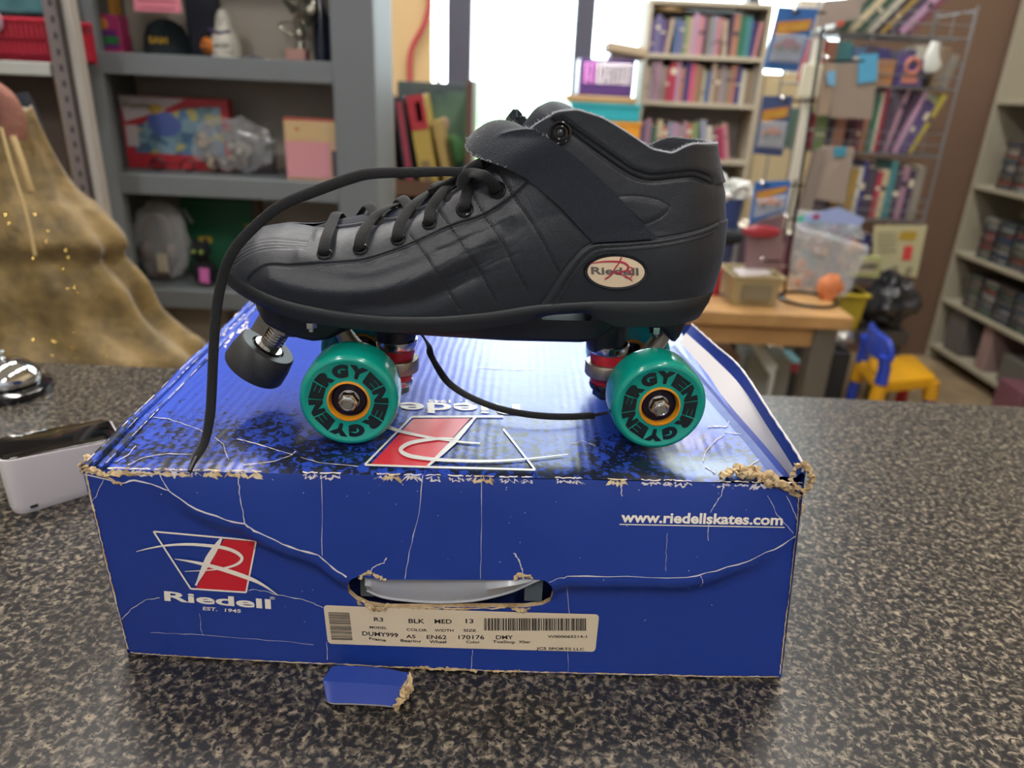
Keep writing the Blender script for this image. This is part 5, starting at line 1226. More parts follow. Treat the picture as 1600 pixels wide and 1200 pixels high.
x0, x1, _, zt = ext(452, 322, 545, 380, y); t = thing('cream_carton', 'cream carton with a black lid edge behind the skate laces', 'box', (x0, y, z0)); MB().box(x0, x1, y + .02, y + .1, z0, z0 + .085).build('carton', cmat('a8987c', .6), t, bevel=.003); MB().box(x0 - .002, x1 + .002, y + .018, y + .102, z0 + .085, z0 + .105).build('lid', cmat('23232a', .5), t, bevel=.003)
x0, x1, _, _ = ext(262, 485, 360, 600, y); tag(MB().box(x0, x1, y, y + .1, SHZ[3] + .001, SHZ[3] + .26).build('beige_carton', cmat('93887a', .7), None, bevel=.004), 'large beige carton on the lowest grey shelf', 'box')
x0, x1, _, _ = ext(232, 500, 262, 600, y); tag(MB().box(x0, x1, y - .03, y + .1, SHZ[3] + .001, SHZ[3] + .23).build('dark_game_case', cmat('3c2c34', .5), None, bevel=.003), 'dark plum case leaning beside the large beige carton', 'case')

# ------------------------------------------------------------------ left rack with basket and costumes
yr = 1.82
rk = thing('metal_rack', 'slotted metal rack holding the red basket at far left', 'rack', (-1.25, yr, 0))
M_RACK = mat('dull_metal', '857d7e', .45, metal=.4)
p0 = aty(108, 110, yr)[0]
m_ = MB(); m_.box(p0 - .036, p0 + .0, yr, yr + .003, 0, 2.2); m_.box(p0 - .003, p0, yr, yr + .04, 0, 2.2); m_.build('upright', M_RACK, rk)
m_ = MB()
for k in range(60): m_.box(p0 - .020, p0 - .014, yr - .001, yr + .0005, .1 + k * .034, .114 + k * .034)
m_.build('slots', cmat('2a2428', .8), rk)['kind'] = 'stuff'
m_ = MB(); m_.box(p0 + .004, p0 + .022, yr + .01, yr + .04, 0, 2.2); m_.build('white_upright', cmat('b8b4ae', .5), rk)
zs = float(aty(40, 96, yr)[2]); rxe = float(aty(76, 100, yr)[0])
MB().box(-2.0, rxe, yr - .0, yr + .15, zs - .03, zs).build('rack_shelf', cmat('b9bcb8', .5), rk, bevel=.003)
MB().box(-2.0, float(aty(100, 100, yr + .16)[0]) - .03, yr + .15, yr + .16, 0, 2.2).build('back_board', mat('brown_board', '4e423c', .8), rk)
x0, x1, _, zt = ext(-30, 30, 92, 90, yr); t = thing('red_basket', 'red plastic basket with slotted sides on the metal rack', 'basket', ((x0 + x1) / 2, yr + .1, zs))
M_RB = mat('red_plastic', 'b82840', .35); H = zt - zs
m_ = MB(); m_.box(x0, x1, yr + .02, yr + .14, zs + .001, zs + .006); m_.build('base', M_RB, t)
m_ = MB()
for (a, b) in ((yr + .02, yr + .024), (yr + .136, yr + .14)):
    m_.box(x0, x1, a, b, zs + .006, zs + .016); m_.box(x0, x1, a, b, zs + H * .48, zs + H * .56); 
    n_ = 15
    for k in range(n_ + 1):
        xx = x0 + (x1 - x0) * k / n_; m_.box(xx - .004, xx + .004, a, b, zs + .001, zt - .004)
m_.box(x1 - .004, x1, yr + .02, yr + .14, zs + .001, zt - .02)
m_.build('slotted_side', M_RB, t, smooth=False); m_ = MB(); m_.tube([(x0, yr + .02, zt), (x1, yr + .02, zt), (x1, yr + .14, zt), (x0, yr + .14, zt)], .006, 8); m_.build('rim', M_RB, t)
m_ = MB(); m_.box(x0 + .006, x1 - .008, yr + .03, yr + .13, zs + .008, zt - .03); m_.build('dark_contents', cmat('2c141c', .8), t)
m_ = MB(); m_.ball((x0 + .03, yr + .012, zt - .005), .022, 14, sc=(1, .3, 1.2)); m_.build('paper_tag', cmat('b48a9c', .6), t)
zt0_ = zt
x0, x1, zb_, zt = ext(-60, -60, 92, 27, yr + .1); tag(MB().box(x0, x1, yr + .03, yr + .12, zt0_ + .012, zt).build('teal_bin', mat('teal_plastic_bin', '4f8088', .3, var=('28505c', 9, .4, .6)), None, bevel=.008), 'blue green plastic bin resting above the red basket', 'bin')
# gold dress
yd = 1.28
t = thing('gold_dress', 'gold tulle costume dress hanging beside the counter', 'dress', (-1.1, yd, .5))
M_GOLD = mat('gold_tulle', '7f6838', .55, sheen=.4, spec=.5, bump=(45, .35, .010), var=('5e4d28', 24, .4, .65))
M_GOLD.node_tree.nodes['Principled BSDF'].inputs['Metallic'].default_value = .15
rpx = [(-12, 170), (2, 200), (20, 237), (50, 290), (75, 320), (97, 337), (120, 360), (150, 396), (141, 418), (156, 442), (176, 470), (196, 512), (230, 547), (267, 575), (300, 612)]
rx = [aty(a, b, yd) for a, b in rpx]
cx = float(aty(-60, 300, yd)[0])
m_ = MB(); rings = []
for k, P in enumerate(smoothpath(rx, 4)):
    r = P[0] - cx; n_ = 96; ring = []
    for a in np.linspace(0, 2 * math.pi, n_, endpoint=False):
        f = 1 + (.02 + .035 * k / 40) * math.sin(a * 11 + math.sin(k * .08) * 2) + .03 * mnoise.noise(Vector((math.cos(a) * 3, math.sin(a) * 3, k * .12)))
        ring.append((cx + r * f * math.cos(a), yd + .10 + min(r * .45, .26) * f * math.sin(a), P[2] + .004 * math.sin(a * 5)))
    rings.append(ring)
m_.loft(rings); m_.build('skirt', M_GOLD, t, ang=180)
m_ = MB(); pth = smoothpath([aty(2, 200, yd - .04), aty(18, 260, yd - .07), aty(40, 330, yd - .1), aty(55, 400, yd - .13)], 6); m_.tube(pth, .0025, 8); m_.tube([aty(20, 215, yd - .02), aty(35, 255, yd - .04), aty(48, 300, yd - .05)], .006, 8); m_.build('braid_trim', cmat('9c8456', .6), t)
m_ = MB()
rs = random.Random(2)
for k in range(46):
    px_, py_ = rs.uniform(0, 230), rs.uniform(330, 560)
    if px_ > (py_ - 250) * .75: continue
    m_.ball(aty(px_, py_, yd + .1 - min((aty(px_, py_, yd)[0] * 0 + .30), .28)), .0016, 6)
m_.build('sequins', mat('gold_sequin', 'e8c870', .1, metal=1), t)['kind'] = 'stuff'
# shoulder garments behind: pale pink top and orange-red cloth
m_ = MB(); P = [aty(-14, 138, 1.30), aty(6, 158, 1.30), aty(20, 188, 1.30), aty(26, 218, 1.30)]; m_.tube(smoothpath(P, 6), [.016 + .008 * math.sin(i / 18 * 3.14) for i in range(19)], 12, rx=.012); tag(m_.build('pink_costume_sleeve', mat('pink_peach_cloth', '8f6052', .8, bump=(60, .6, .006)), None), 'peach and pink costume sleeve hanging above the gold dress', 'costume')
m_ = MB(); P = [aty(24, 150, 1.52), aty(44, 190, 1.52), aty(56, 240, 1.52), aty(66, 275, 1.52)]; m_.tube(smoothpath(P, 6), .024, 12); tag(m_.build('black_costume', mat('black_cloth', '1e222c', .9), None), 'black costume hanging between the pink sleeve and metal rack', 'costume')
m_ = MB(); P = [aty(52, 258, 1.55), aty(74, 282, 1.55), aty(90, 315, 1.55), aty(98, 360, 1.55)]; m_.tube(smoothpath(P, 6), [.024 + .012 * math.sin(i / 18 * 3) for i in range(19)], 14); tag(m_.build('orange_costume', mat('orange_red_cloth', 'b8442c', .8, bump=(70, .7, .006)), None), 'orange red costume hanging behind the gold dress', 'costume')
m_ = MB(); m_.tube([(-2.1, 1.36, 1.72), (p0 - .0, 1.36, 1.72)], .012, 12); m_.tube([(p0 - .02, 1.36, 1.72), (p0 - .02, yr + .01, 1.72)], .008, 8); m_.build('hanging_rail', M_RACK, rk)

# ------------------------------------------------------------------ counter things at left: service bell and card reader
bx = atz(15, 612, 1.0)
bell = thing('service_bell', 'chrome service bell on the counter at left', 'bell', bx)
M_CHROME = mat('chrome', 'd8dadc', .05, metal=1)
m_ = MB(); m_.lathe([(0.0000, 0.0000), (0.0459, 0.0000), (0.0470, 0.0022), (0.0459, 0.0086), (0.0389, 0.0113), (0.0324, 0.0151), (0.0000, 0.0162)], bx, KZ, 56); m_.build('base', mat('black_enamel', '101216', .1, spec=.8), bell)
m_ = MB(); m_.lathe([(0.0362, 0.0146), (0.0373, 0.0162), (0.0351, 0.0248), (0.0292, 0.0329), (0.0194, 0.0394), (0.0086, 0.0423), (0.0000, 0.0428)], bx, KZ, 56); m_.build('dome', M_CHROME, bell, ang=60)
m_ = MB(); m_.lathe([(0.0027, 0.0416), (0.0038, 0.0437), (0.0024, 0.0454), (0.0024, 0.0497), (0.0037, 0.0518), (0.0022, 0.0540), (0.0000, 0.0543)], bx, KZ, 20); m_.build('plunger', M_CHROME, bell)
# card reader: white wedge with black glass
rz = 1.0
cr_ = thing('card_reader', 'white card reader with black glass top on the counter', 'card reader', atz(60, 800, 1.0))
# corners of the top glass (front edge low, back edge high) and base
def rr_quad(C, r, n=7):
    C = [np.array(c, float) for c in C]; out = []
    for i in range(4):
        a, b, c = C[i - 1], C[i], C[(i + 1) % 4]; u = (a - b) / np.linalg.norm(a - b); v = (c - b) / np.linalg.norm(c - b)
        for k in range(n):
            t_ = k / (n - 1); p0_ = b + u * r; p2_ = b + v * r
            out.append((1 - t_) ** 2 * p0_ + 2 * t_ * (1 - t_) * b + t_ * t_ * p2_)
    return out
zf, zbk = 1.056, 1.042
TA, TBq, TC, TD = atz(28, 718, zf), atz(196, 683, zf), atz(128, 652, zbk), atz(-70, 690, zbk)
# make it a true parallelogram: front-left corner beyond the frame
TA = atz(-4, 724, zf); TBq = atz(190, 686, 1.048); TC = atz(172, 654, zbk); ex = (TBq - TA); ey = TC - TBq; TA2 = TBq - ex / np.linalg.norm(ex) * .135; TA2 = TA
LL = .165; exu = ex / np.linalg.norm(ex); eyu = ey / np.linalg.norm(ey)
FR_ = TA; # near corner
C0 = [TA, TBq, TBq + eyu * .075, TA + eyu * .075]
C0 = [TA, TBq, TC, TC - (TBq - TA) * 1.02]
ringT = rr_quad(C0, .014); cen_ = sum(ringT) / len(ringT)
def scale_ring(rg, k, z=None, dz=0): return [np.array([cen_[0] + (p[0] - cen_[0]) * k, cen_[1] + (p[1] - cen_[1]) * k, (p[2] if z is None else z) + dz]) for p in rg]
m_ = MB(); m_.loft([scale_ring(ringT, .94, 1.0005), scale_ring(ringT, .965, 1.003), scale_ring(ringT, .985, 1.008), scale_ring(ringT, 1.0, None, -.002), scale_ring(ringT, .995, None, 0), scale_ring(ringT, .97, None, .0002)]); m_.build('body', mat('white_satin_plastic', 'cdc6c8', .35), cr_, ang=50)
m_ = MB(); m_.loft([scale_ring(ringT, .968, None, .0002), scale_ring(ringT, .966, None, .0012), scale_ring(ringT, .955, None, .0014)]); m_.build('glass_top', mat('black_glass', '07090c', .07, spec=.9), cr_, ang=50)
sl = atz(53, 790, 1.004); m_ = MB(); d_ = (TBq - TA); d_[2] = 0; d_ /= np.linalg.norm(d_); 
fa = np.array([sl[0], sl[1], 1.012]); 
m_.obox(np.array(aty(53, 790, float(sl[1]) - .004)), .006, .003, .0022, d_, np.cross(KZ, d_), KZ); m_.build('charging_port', cmat('1a1a1c', .5), cr_)

# ------------------------------------------------------------------ tall-book rack in the middle
yb = 2.55
x0, x1, zb_, zt = ext(592, 122, 736, 330, yb)
t = thing('wooden_book_rack', 'narrow wooden rack of tall picture books before the window', 'rack', ((x0 + x1) / 2, yb, 0)); M_BRN = mat('brown_wood', '5e4638', .55, bump=(40, .2, .002))
MB().box(x0 - .025, x0 + .0, yb, yb + .25, 0, zt + .0).build('side_panel', M_BRN, t); MB().box(x1 - .018, x1 + .002, yb, yb + .25, 0, zt - .0).build('side_panel', M_BRN, t)
MB().box(x0, x1 - .018, yb, yb + .25, zb_ + .03, zb_ + .05).build('shelf', M_BRN, t); MB().box(x0 + .0, x1 - .018, yb + .02, yb + .25, zb_ - .40, zb_ - .38).build('shelf', M_BRN, t)
MB().box(x0, x1 - .018, yb + .0, yb + .012, zb_ - .02, zb_ + .1).build('front_rail', M_BRN, t)
zs_ = zb_ + .051
def leaning(name, lab_, cat, xb, lean, w_, h, d, y_, z_, mats_, extra=None):
    tt = thing(name, lab_, cat, (xb, y_, z_)); c, s_ = math.cos(lean), math.sin(lean); ax = np.array([c, 0, s_]); az = np.array([-s_, 0, c])
    o_ = np.array([xb, y_, z_]); m_ = MB()
    m_.obox(o_ + ax * w_ / 2 + az * h / 2 + np.array([0, d / 2, 0]), w_, d, h, ax, (0, 1, 0), az); m_.build('cover', mats_[0], tt, bevel=.0015)
    if extra:
        for nm, (u0, u1, v0, v1), mt_ in extra:
            m2 = MB(); m2.obox(o_ + ax * w_ * (u0 + u1) / 2 + az * h * (v0 + v1) / 2 + np.array([0, -.0008, 0]), w_ * (u1 - u0), .0016, h * (v1 - v0), ax, (0, 1, 0), az); m2.build(nm, mt_, tt)
    return tt
H = zt - zs_
leaning('tall_book', 'dark slim book leaning at the left end of the wooden rack', 'book', x0 + .042, R(6), .020, H * .86, .16, yb + .02, zs_, [cmat('54504c', .5)])
leaning('tall_book', 'black spined book with a red title strip in wooden rack', 'book', x0 + .090, R(8), .034, H * .84, .18, yb + .02, zs_, [cmat('2f2c3c', .5)], [('title_strip', (.3, .8, .1, .95), cmat('97354a', .5))])
leaning('yellow_guidebook', 'thick yellow guidebook with red top leaning in the wooden rack', 'book', x0 + .146, R(10), .058, H * .86, .18, yb + .015, zs_, [cmat('b09a50', .5)], [('red_band', (0, 1, .66, 1), cmat('a62c3c', .5)), ('title_strip', (.45, .75, .74, .93), cmat('c8a8a0', .5)), ('picture_print', (.2, .7, .08, .35), cmat('7d6a4e', .5))])
leaning('yellow_guidebook', 'plain tan yellow book behind the thick yellow guidebook', 'book', x0 + .226, R(13), .030, H * .66, .18, yb + .04, zs_, [cmat('a8925a', .5)])
tt = leaning('picture_album', 'large green grey picture album facing front in wooden rack', 'book', x0 + .03, R(0), x1 - x0 - .05, H * .97, .012, yb + .215, zs_, [cmat('4c585c', .4)], [('picture_print', (.30, .97, .05, .93), mat('album_picture', '5c7a66', .35, var=('3c4c58', 7, .45, .6)))])
m_ = MB(); xa = x0 + .03 + (x1 - x0 - .05) * .78; m_.ball((xa, yb + .212, zs_ + H * .36), .045, 16, sc=(1, .1, 1.3)); m_.ball((xa - .08, yb + .212, zs_ + H * .47), .03, 16, sc=(.8, .1, 1.5)); m_.build('green_shapes', cmat('5f9a5c', .4), tt)
m_ = MB(); m_.ball((xa - .035, yb + .211, zs_ + H * .60), .022, 16, sc=(.8, .1, 1.2)); m_.ball((xa - .09, yb + .211, zs_ + H * .72), .014, 12, sc=(.8, .1, 1.2)); m_.build('skin_tone_shapes', cmat('b09284', .4), tt)
# red cord hanging on the tan pier
m_ = MB(); m_.tube(smoothpath([aty(672, -30, WY - .06), aty(671, 8, WY - .06), aty(662, 40, WY - .06), aty(645, 72, WY - .06), aty(640, 100, WY - .06), aty(641, 160, WY - .06), aty(642, 300, WY - .06), aty(644, 420, WY - .06)], 8), .016, 12); tag(m_.build('red_hose', cmat('b8404c', .5), None), 'red hose hanging down the tan wall beside the window', 'hose')

# ------------------------------------------------------------------ stack of bins by the window
ys = 4.25
def stackx(p0, p1, py): return ext(p0, py, p1, py + 1, ys)[:2]
a0, a1, _, _ = ext(890, 190, 1000, 200, ys)
t = thing('low_cabinet', 'white low cabinet under the stack of coloured bins', 'cabinet', ((a0 + a1) / 2, ys + .2, 0)); zcab = .80; MB().box(a0 - .02, .648, ys - .02, ys + .38, 0, zcab).build('body', cmat('b8b2a4', .6), t, bevel=.004); MB().box(a0, (a0 + a1) / 2 + .005, ys - .038, ys - .021, .06, zcab - .04).build('door', cmat('c4beb0', .6), t); MB().box((a0 + a1) / 2 + .015, .635, ys - .038, ys - .021, .06, zcab - .04).build('door', cmat('c4beb0', .6), t)
zc = zcab
specs = [('yellow_bin', 'orange yellow bin at the bottom of the window stack', (905, 1000, 238, 190), 'e09a30'), ('teal_bin', 'bright teal plastic bin with a tan rim in window stack', (892, 1000, 196, 162), '2ea6b4'), ('tan_tray', 'tan wooden tray between the teal bin and purple box', (884, 995, 162, 150), 'b49468')]
for nm, lab_, (p0, p1, pb_, pt_), col in specs:
    X0, X1, zb_, zt = ext(p0, pt_, p1, pb_, ys)
    if nm == 'yellow_bin': zb_ = zcab
    zb_ = max(zb_, zc); t = thing(nm, lab_, 'bin' if 'bin' in nm else 'tray', ((X0 + X1) / 2, ys, zb_))
    MB().box(X0, X1, ys, ys + .34, zb_ + .001, zt).build('body', cmat(col, .35), t, bevel=.008); zc = zt
    if 'bin' in nm: MB().box(X0 - .006, X1 + .006, ys - .006, ys + .346, zt - .016, zt - .002).build('rim', cmat(col, .3), t, bevel=.003)
X0, X1, zb_, zt = ext(905, 92, 992, 150, ys); t = thing('sequin_box', 'purple sequinned box on top of the window stack', 'box', ((X0 + X1) / 2, ys, zc)); MB().box(X0, X1, ys + .02, ys + .3, zc + .001, zt).build('body', cmat('5c3c80', .4), t, bevel=.006)
m_ = MB(); nx_, nz_ = 11, 7
for i in range(nx_):
    for j in range(nz_):
        cx, cz = X0 + .03 + (X1 - X0 - .06) * i / (nx_ - 1), zc + .07 + (zt - zc - .10) * j / (nz_ - 1); m_.lathe([(0, .004), (.009, .003), (.0095, 0)], (cx, ys + .02, cz), (0, -1, .42), 12, mi=0 if i > 2 else 1)
m_.build('sequins', [mat('silver_sequin', 'e8e4ea', .12, metal=1), mat('pink_sequin', 'd890d8', .15, metal=.9)], t)['kind'] = 'stuff'
X0, X1, _, zt2 = ext(948, 66, 1012, 92, ys + .05); t = thing('woven_tray', 'white and brown woven tray tilted on top of the sequinned box', 'tray', ((X0 + X1) / 2, ys, zt)); m_ = MB(); m_.obox(((X0 + X1) / 2, ys + .12, zt + .05), X1 - X0, .24, .05, (math.cos(-.12), 0, -math.sin(-.12) * -1), (0, 1, 0), (0, 0, 1)); m_.build('wicker', mat('pale_wicker', 'b5a58c', .7, bump=(50, 1, .006)), t, bevel=.01); MB().box(X0 + .02, X1 - .02, ys + .03, ys + .22, zt + .001, zt + .026).build('foot', cmat('8d8090', .6), t)

# ------------------------------------------------------------------ white bookcase with books
yw = 4.45; M_WHP = mat('cream_painted_wood', 'bdb5a2', .55)
wx0, wx1 = .655, 1.335; shz = [1.577, 1.330, 1.022, .70, .38, .06]; ztop = 1.822
t = thing('white_bookcase', 'cream bookcase full of coloured books beside the window', 'bookcase', ((wx0 + wx1) / 2, yw, 0))
MB().box(wx0, wx0 + .022, yw, yw + .26, 0, ztop).build('side_panel', M_WHP, t); MB().box(wx1 - .022, wx1, yw, yw + .26, 0, ztop).build('side_panel', M_WHP, t); MB().box(wx0, wx1, yw, yw + .26, ztop, ztop + .025).build('top_panel', M_WHP, t, bevel=.003); MB().box(wx0, wx1, yw + .26, yw + .27, 0, ztop).build('back_panel', mat('pale_back', 'a49f98', .7), t)
for z in shz: MB().box(wx0 + .022, wx1 - .022, yw - .004, yw + .26, z - .022, z).build('shelf', M_WHP, t)
M_PAGE = cmat('d8cfba', .8)
CN = {'5a4a86': 'violet', '6d6a9c': 'lavender', 'b8a08c': 'tan', '4a6a9c': 'blue', '7d9a5c': 'olive green', 'b88ab0': 'mauve', 'a87c94': 'dusty pink', '3c6858': 'dark green', '8c8478': 'grey', 'c47c84': 'rose', '4c3c5c': 'plum', 'b8785c': 'terracotta', '2f7a5c': 'green', '3c3c84': 'navy', 'c05c44': 'orange red', 'c8b890': 'cream', '9c8a94': 'greyish pink', 'b83048': 'red', 'd84c78': 'hot pink', '90785c': 'brown', 'c8c4b0': 'ivory', '2c2c38': 'black', 'b02c58': 'crimson', '8c94b0': 'slate blue', 'b08c3c': 'mustard', '3c8a94': 'teal', '7c3c54': 'maroon', 'c8b83c': 'yellow', '4c4458': 'charcoal', 'd0d0c8': 'white'}
def bookproto(w_, h, d, col):
    m_ = MB(); m_.box(0, w_, 0, d, 0, h, 0); m_.box(.0015, w_ - .0015, .004, d - .002, h - .001, h + .0008, 1)
    bb = random.random()
    if bb < .55: m_.box(.002, w_ - .002, -.0009, .0002, h * (.2 + bb), h * (.23 + bb * (1 + .3 * random.random())), 2)
    return m_
def hazed(c):  # greys book colours so the background haze is mixed into them
    v = [int(c[j:j + 2], 16) for j in (0, 2, 4)]; g = sum(v) / 3; return '%02x%02x%02x' % tuple(int(q * .78 + g * .22) for q in v)
def bookrow(x0, x1, y_, z_, seq, group, where, hmax, dpt=.16, tmin=.016, tmax=.03, lean_last=None, rnd=random.Random(11), noun='book', leans={}):
    """seq: list of colours; widths fill the row exactly"""
    ws_ = [rnd.uniform(tmin, tmax) for _ in seq]; hs_ = [hmax * rnd.uniform(.78, 1.0) for _ in seq]; th_ = [R(leans.get(i, 0)) for i in range(len(seq))]
    gp = [0] + [max(0, max(hs_[i], hs_[i - 1]) * (math.sin(th_[i - 1]) - math.sin(th_[i]))) for i in range(1, len(seq))]
    k = (x1 - x0 - sum(gp)) / sum(w_ / math.cos(t_) for w_, t_ in zip(ws_, th_)); xx = x0
    names = [CN[c] for c in seq]
    for i, c in enumerate(seq):
        w_ = ws_[i] * k - .0014; h = hs_[i]; xx += gp[i]
        size = 'tall' if h > hmax * .93 else ('short' if h < hmax * .84 else 'mid-height')
        nb_ = names.count(names[i])
        place = '%s from its left end' % ORD[i] if i < len(ORD) else 'at its right end'
        lb = '%s %s %s, %s, %s' % (size, names[i], noun, where, place)
        m_ = bookproto(w_, h, dpt * rnd.uniform(.85, 1), c)
        cc = tuple(int(c[j:j + 2], 16) for j in (0, 2, 4)); acc = cmat('d8d0b8' if sum(cc) < 380 else '4c4450', .5)
        o = m_.build(noun.split()[-1], [cmat(hazed(c), .5), M_PAGE, acc], None, smooth=False)
        ln = leans.get(i, 0)
        o.location = (xx + (w_ * math.sin(R(ln)) * math.tan(R(ln)) if ln > 0 else 0), y_ + rnd.uniform(0, .02), z_ + .001 + (w_ * math.sin(R(ln)) if ln > 0 else 0))
        if ln: o.rotation_euler = (0, R(ln), 0)
        tag(o, lb, 'book' if 'book' in noun else noun.split()[-1], group)
        xx += (w_ + .0014) / math.cos(th_[i])
S1 = ['5a4a86', '6d6a9c', '5a4a86', 'b8a08c', '4a6a9c', '6d6a9c', '7d9a5c', 'b8a08c', 'b88ab0', 'c47c84', '4c3c5c', '8c8478', '8c94b0', 'c47c84', 'b8a08c', '4c3c5c', 'b8785c', '2f7a5c', '3c8a94', '3c3c84', 'c47c84']
S2 = ['b8a08c', '9c8a94', 'a87c94', '8c8478', 'b83048', 'b83048', 'b88ab0', 'b8785c', '3c3c84', 'd84c78', 'b8785c', '90785c', 'c8b890', '4a6a9c', 'b8a08c', '90785c', '9c8a94', '8c8478', 'b8785c', '3c3c84', 'c8c4b0', '90785c', '8c8478']
S3 = ['5a4a86', 'a87c94', '3c6858', 'c8b890', 'c05c44', '8c94b0', 'b88ab0', '9c8a94', 'a87c94', 'c05c44', '7d9a5c', '8c94b0', 'c8c4b0', '7c3c54', 'b02c58', 'c47c84']
S4 = ['4c3c5c', '6d6a9c', 'c8c4b0', '7d9a5c', '8c8478', 'b8785c', '4c4458', 'b8a08c', '6d6a9c', 'b83048', 'c8b890', '3c6858']
gl = 'books in the cream bookcase'
bookrow(wx0 + .026, wx1 - .05, yw + .01, shz[0], S1, gl, 'top row of cream bookcase', .215, leans={3: 6, 14: -5, 20: 5})
bookrow(wx0 + .026, wx1 - .026, yw + .01, shz[1], S2, gl, 'second row of cream bookcase', .215)
bookrow(wx0 + .026, wx1 - .11, yw + .01, shz[2], S3, gl, 'third row of cream bookcase', .215, leans={11: -7, 12: -8, 13: -10, 14: -11, 15: -12})
bookrow(wx0 + .38, wx1 - .026, yw + .01, shz[3], S4, gl, 'fourth row of cream bookcase', .20)
tt = thing('round_hat_box', 'round tan hat box lid tucked above the top row books', 'hat', (wx0 + .1, yw + .06, shz[0] + .217)); 
tan_x = float(aty(1042, 14, yw)[0]); m_ = MB(); m_.lathe([(0, 0), (.085, 0), (.085, .018), (.07, .024), (0, .024)], (tan_x + .03, yw + .1, shz[0] + .2175), KZ, 26); m_.build('lid', cmat('b49a74', .7), tt)
# beige tall cabinet to the right of the bookcase
t = thing('beige_cabinet', 'plain beige cabinet between the cream bookcase and wire rack', 'cabinet', (1.6, 4.5, 0)); MB().box(1.345, 1.86, 4.50, 4.8, 0, 1.50).build('body', mat('beige_cabinet_paint', 'b8a884', .6), t, bevel=.004)
MB().box(1.36, 1.60, 4.482, 4.499, .05, 1.47).build('door', mat('beige_cabinet_door', 'c2b28c', .6), t, bevel=.003); MB().box(1.61, 1.85, 4.482, 4.499, .05, 1.47).build('door', MATS['beige_cabinet_door'], t, bevel=.003)
X0, X1, zb_, zt = ext(1250, 28, 1292, 112, 4.4); tag(MB().box(X0, X1, 4.52, 4.60, 1.502, zt + .1).build('white_post_box', cmat('d0cabc', .6), None, bevel=.004), 'tall white carton standing on the beige cabinet', 'box')

# ------------------------------------------------------------------ wire rack at right
yk = 3.30; M_WIRE = mat('grey_wire', '8f9298', .35, metal=.6)
rz_ = []
t = thing('wire_rack', 'grey wire shelf rack crowded with books at right', 'rack', (1.6, yk + .15, 0))
lv = [(1320, 1515, 55), (1285, 1500, 135), (1270, 1470, 240), (1255, 1445, 343), (1240, 1420, 440)]
shelfs = []
for (p0_, p1_, py_) in lv:
    a = aty(p0_, py_, yk); b = aty(p1_, py_, yk); z = float(aty((p0_ + p1_) / 2, py_, yk)[2]); shelfs.append((1.17, 1.80, z))
    m_ = MB(); xa, xb = 1.17, 1.80
    for k in range(26): xx = xa + (xb - xa) * k / 25; m_.tube([(xx, yk, z), (xx, yk + .30, z)], .0018, 5)
    for yy in (yk, yk + .1, yk + .2, yk + .3): m_.tube([(xa, yy, z - .003), (xb, yy, z - .003)], .003, 6)
    m_.tube([(xa, yk, z + .045), (xb, yk, z + .045)], .0025, 6); m_.tube([(xa, yk, z + .09), (xb, yk, z + .09)], .0018, 6)
    for k in range(9): xx = xa + (xb - xa) * k / 8; m_.tube([(xx, yk, z), (xx, yk, z + .09)], .0018, 5)
    m_.tube([(xb, yk, z), (xb, yk + .3, z + .0), (xb, yk + .3, z + .1), (xb, yk, z + .1)], .003, 6)
    m_.build('wire_shelf', M_WIRE, t)
for xx in (1.165, 1.805):
    for yy in (yk, yk + .3): m_ = MB(); m_.tube([(xx, yy, 0), (xx, yy, shelfs[0][2] + .12)], .0045, 10); m_.build('post', M_WIRE, t)
K1 = ['8c8478', '3c6858', 'c8b890', '3c6858', 'c8c4b0', '2c2c38', 'b08c3c', '4c4458', 'b88ab0', '7c3c54']
bookrow(1.24, 1.58, yk + .03, shelfs[0][2] + .002, K1, 'books on the wire rack', 'top shelf of wire rack', .32, .2, .02, .04, rnd=random.Random(3), leans={i: 40 for i in range(10)}, noun='leaning album book')
bookrow(1.19, 1.52, yk + .03, shelfs[1][2] + .002, ['b83048', 'b8785c', '3c8a94', '4a6a9c', '4c4458', '3c3c84'], 'books on the wire rack', 'second shelf of wire rack', .17, .15, .03, .06, rnd=random.Random(4))
bookrow(1.55, 1.78, yk + .03, shelfs[1][2] + .002, ['5a4a86', '5a4a86', 'c8c4b0', '2c2c38', '90785c', '8c8478'], 'books on the wire rack', 'right half, second shelf of wire rack', .16, .15, .02, .05, rnd=random.Random(5), leans={4: 8, 5: 10})
bookrow(1.44, 1.70, yk + .03, shelfs[2][2] + .002, ['7c3c54', 'b8785c', '3c6858', '2f7a5c', 'c8c4b0', 'b83048', '4c4458', 'a87c94', '4c3c5c', 'b88ab0', '5a4a86', '5a4a86', 'c8b83c'], 'books on the wire rack', 'third shelf of wire rack', .27, .2, .018, .03, rnd=random.Random(6), leans={7: 10, 8: 14, 9: 17, 10: 19, 11: 20, 12: 22})
bookrow(1.19, 1.40, yk + .05, shelfs[2][2] + .002, ['3c6858', 'b83048', '7d9a5c', '4c4458', 'b8785c'], 'books on the wire rack', 'left half, third shelf of wire rack', .19, .2, .018, .03, rnd=random.Random(7))
bookrow(1.37, 1.78, yk + .03, shelfs[3][2] + .002, ['4c4458', 'b08c3c', '8c8478', 'b08c3c', 'd0d0c8', '3c3c84', '4c4458', 'b83048', 'c8b890', '3c8a94', '4c4458', 'a87c94', '4c3c5c', '8c8478'], 'books on the wire rack', 'fourth shelf of wire rack', .25, .2, .018, .035, rnd=random.Random(8))
bookrow(1.19, 1.78, yk + .03, shelfs[4][2] + .002, ['4c3c5c', '7c3c54', '4c4458', '3c8a94', '3c8a94', '8c8478', '4c4458', 'b88ab0', '4c3c5c', '3c3c84', '4c4458', '8c8478', '7c3c54', '4c4458'], 'books on the wire rack', 'fifth shelf of wire rack', .22, .2, .02, .045, rnd=random.Random(9))
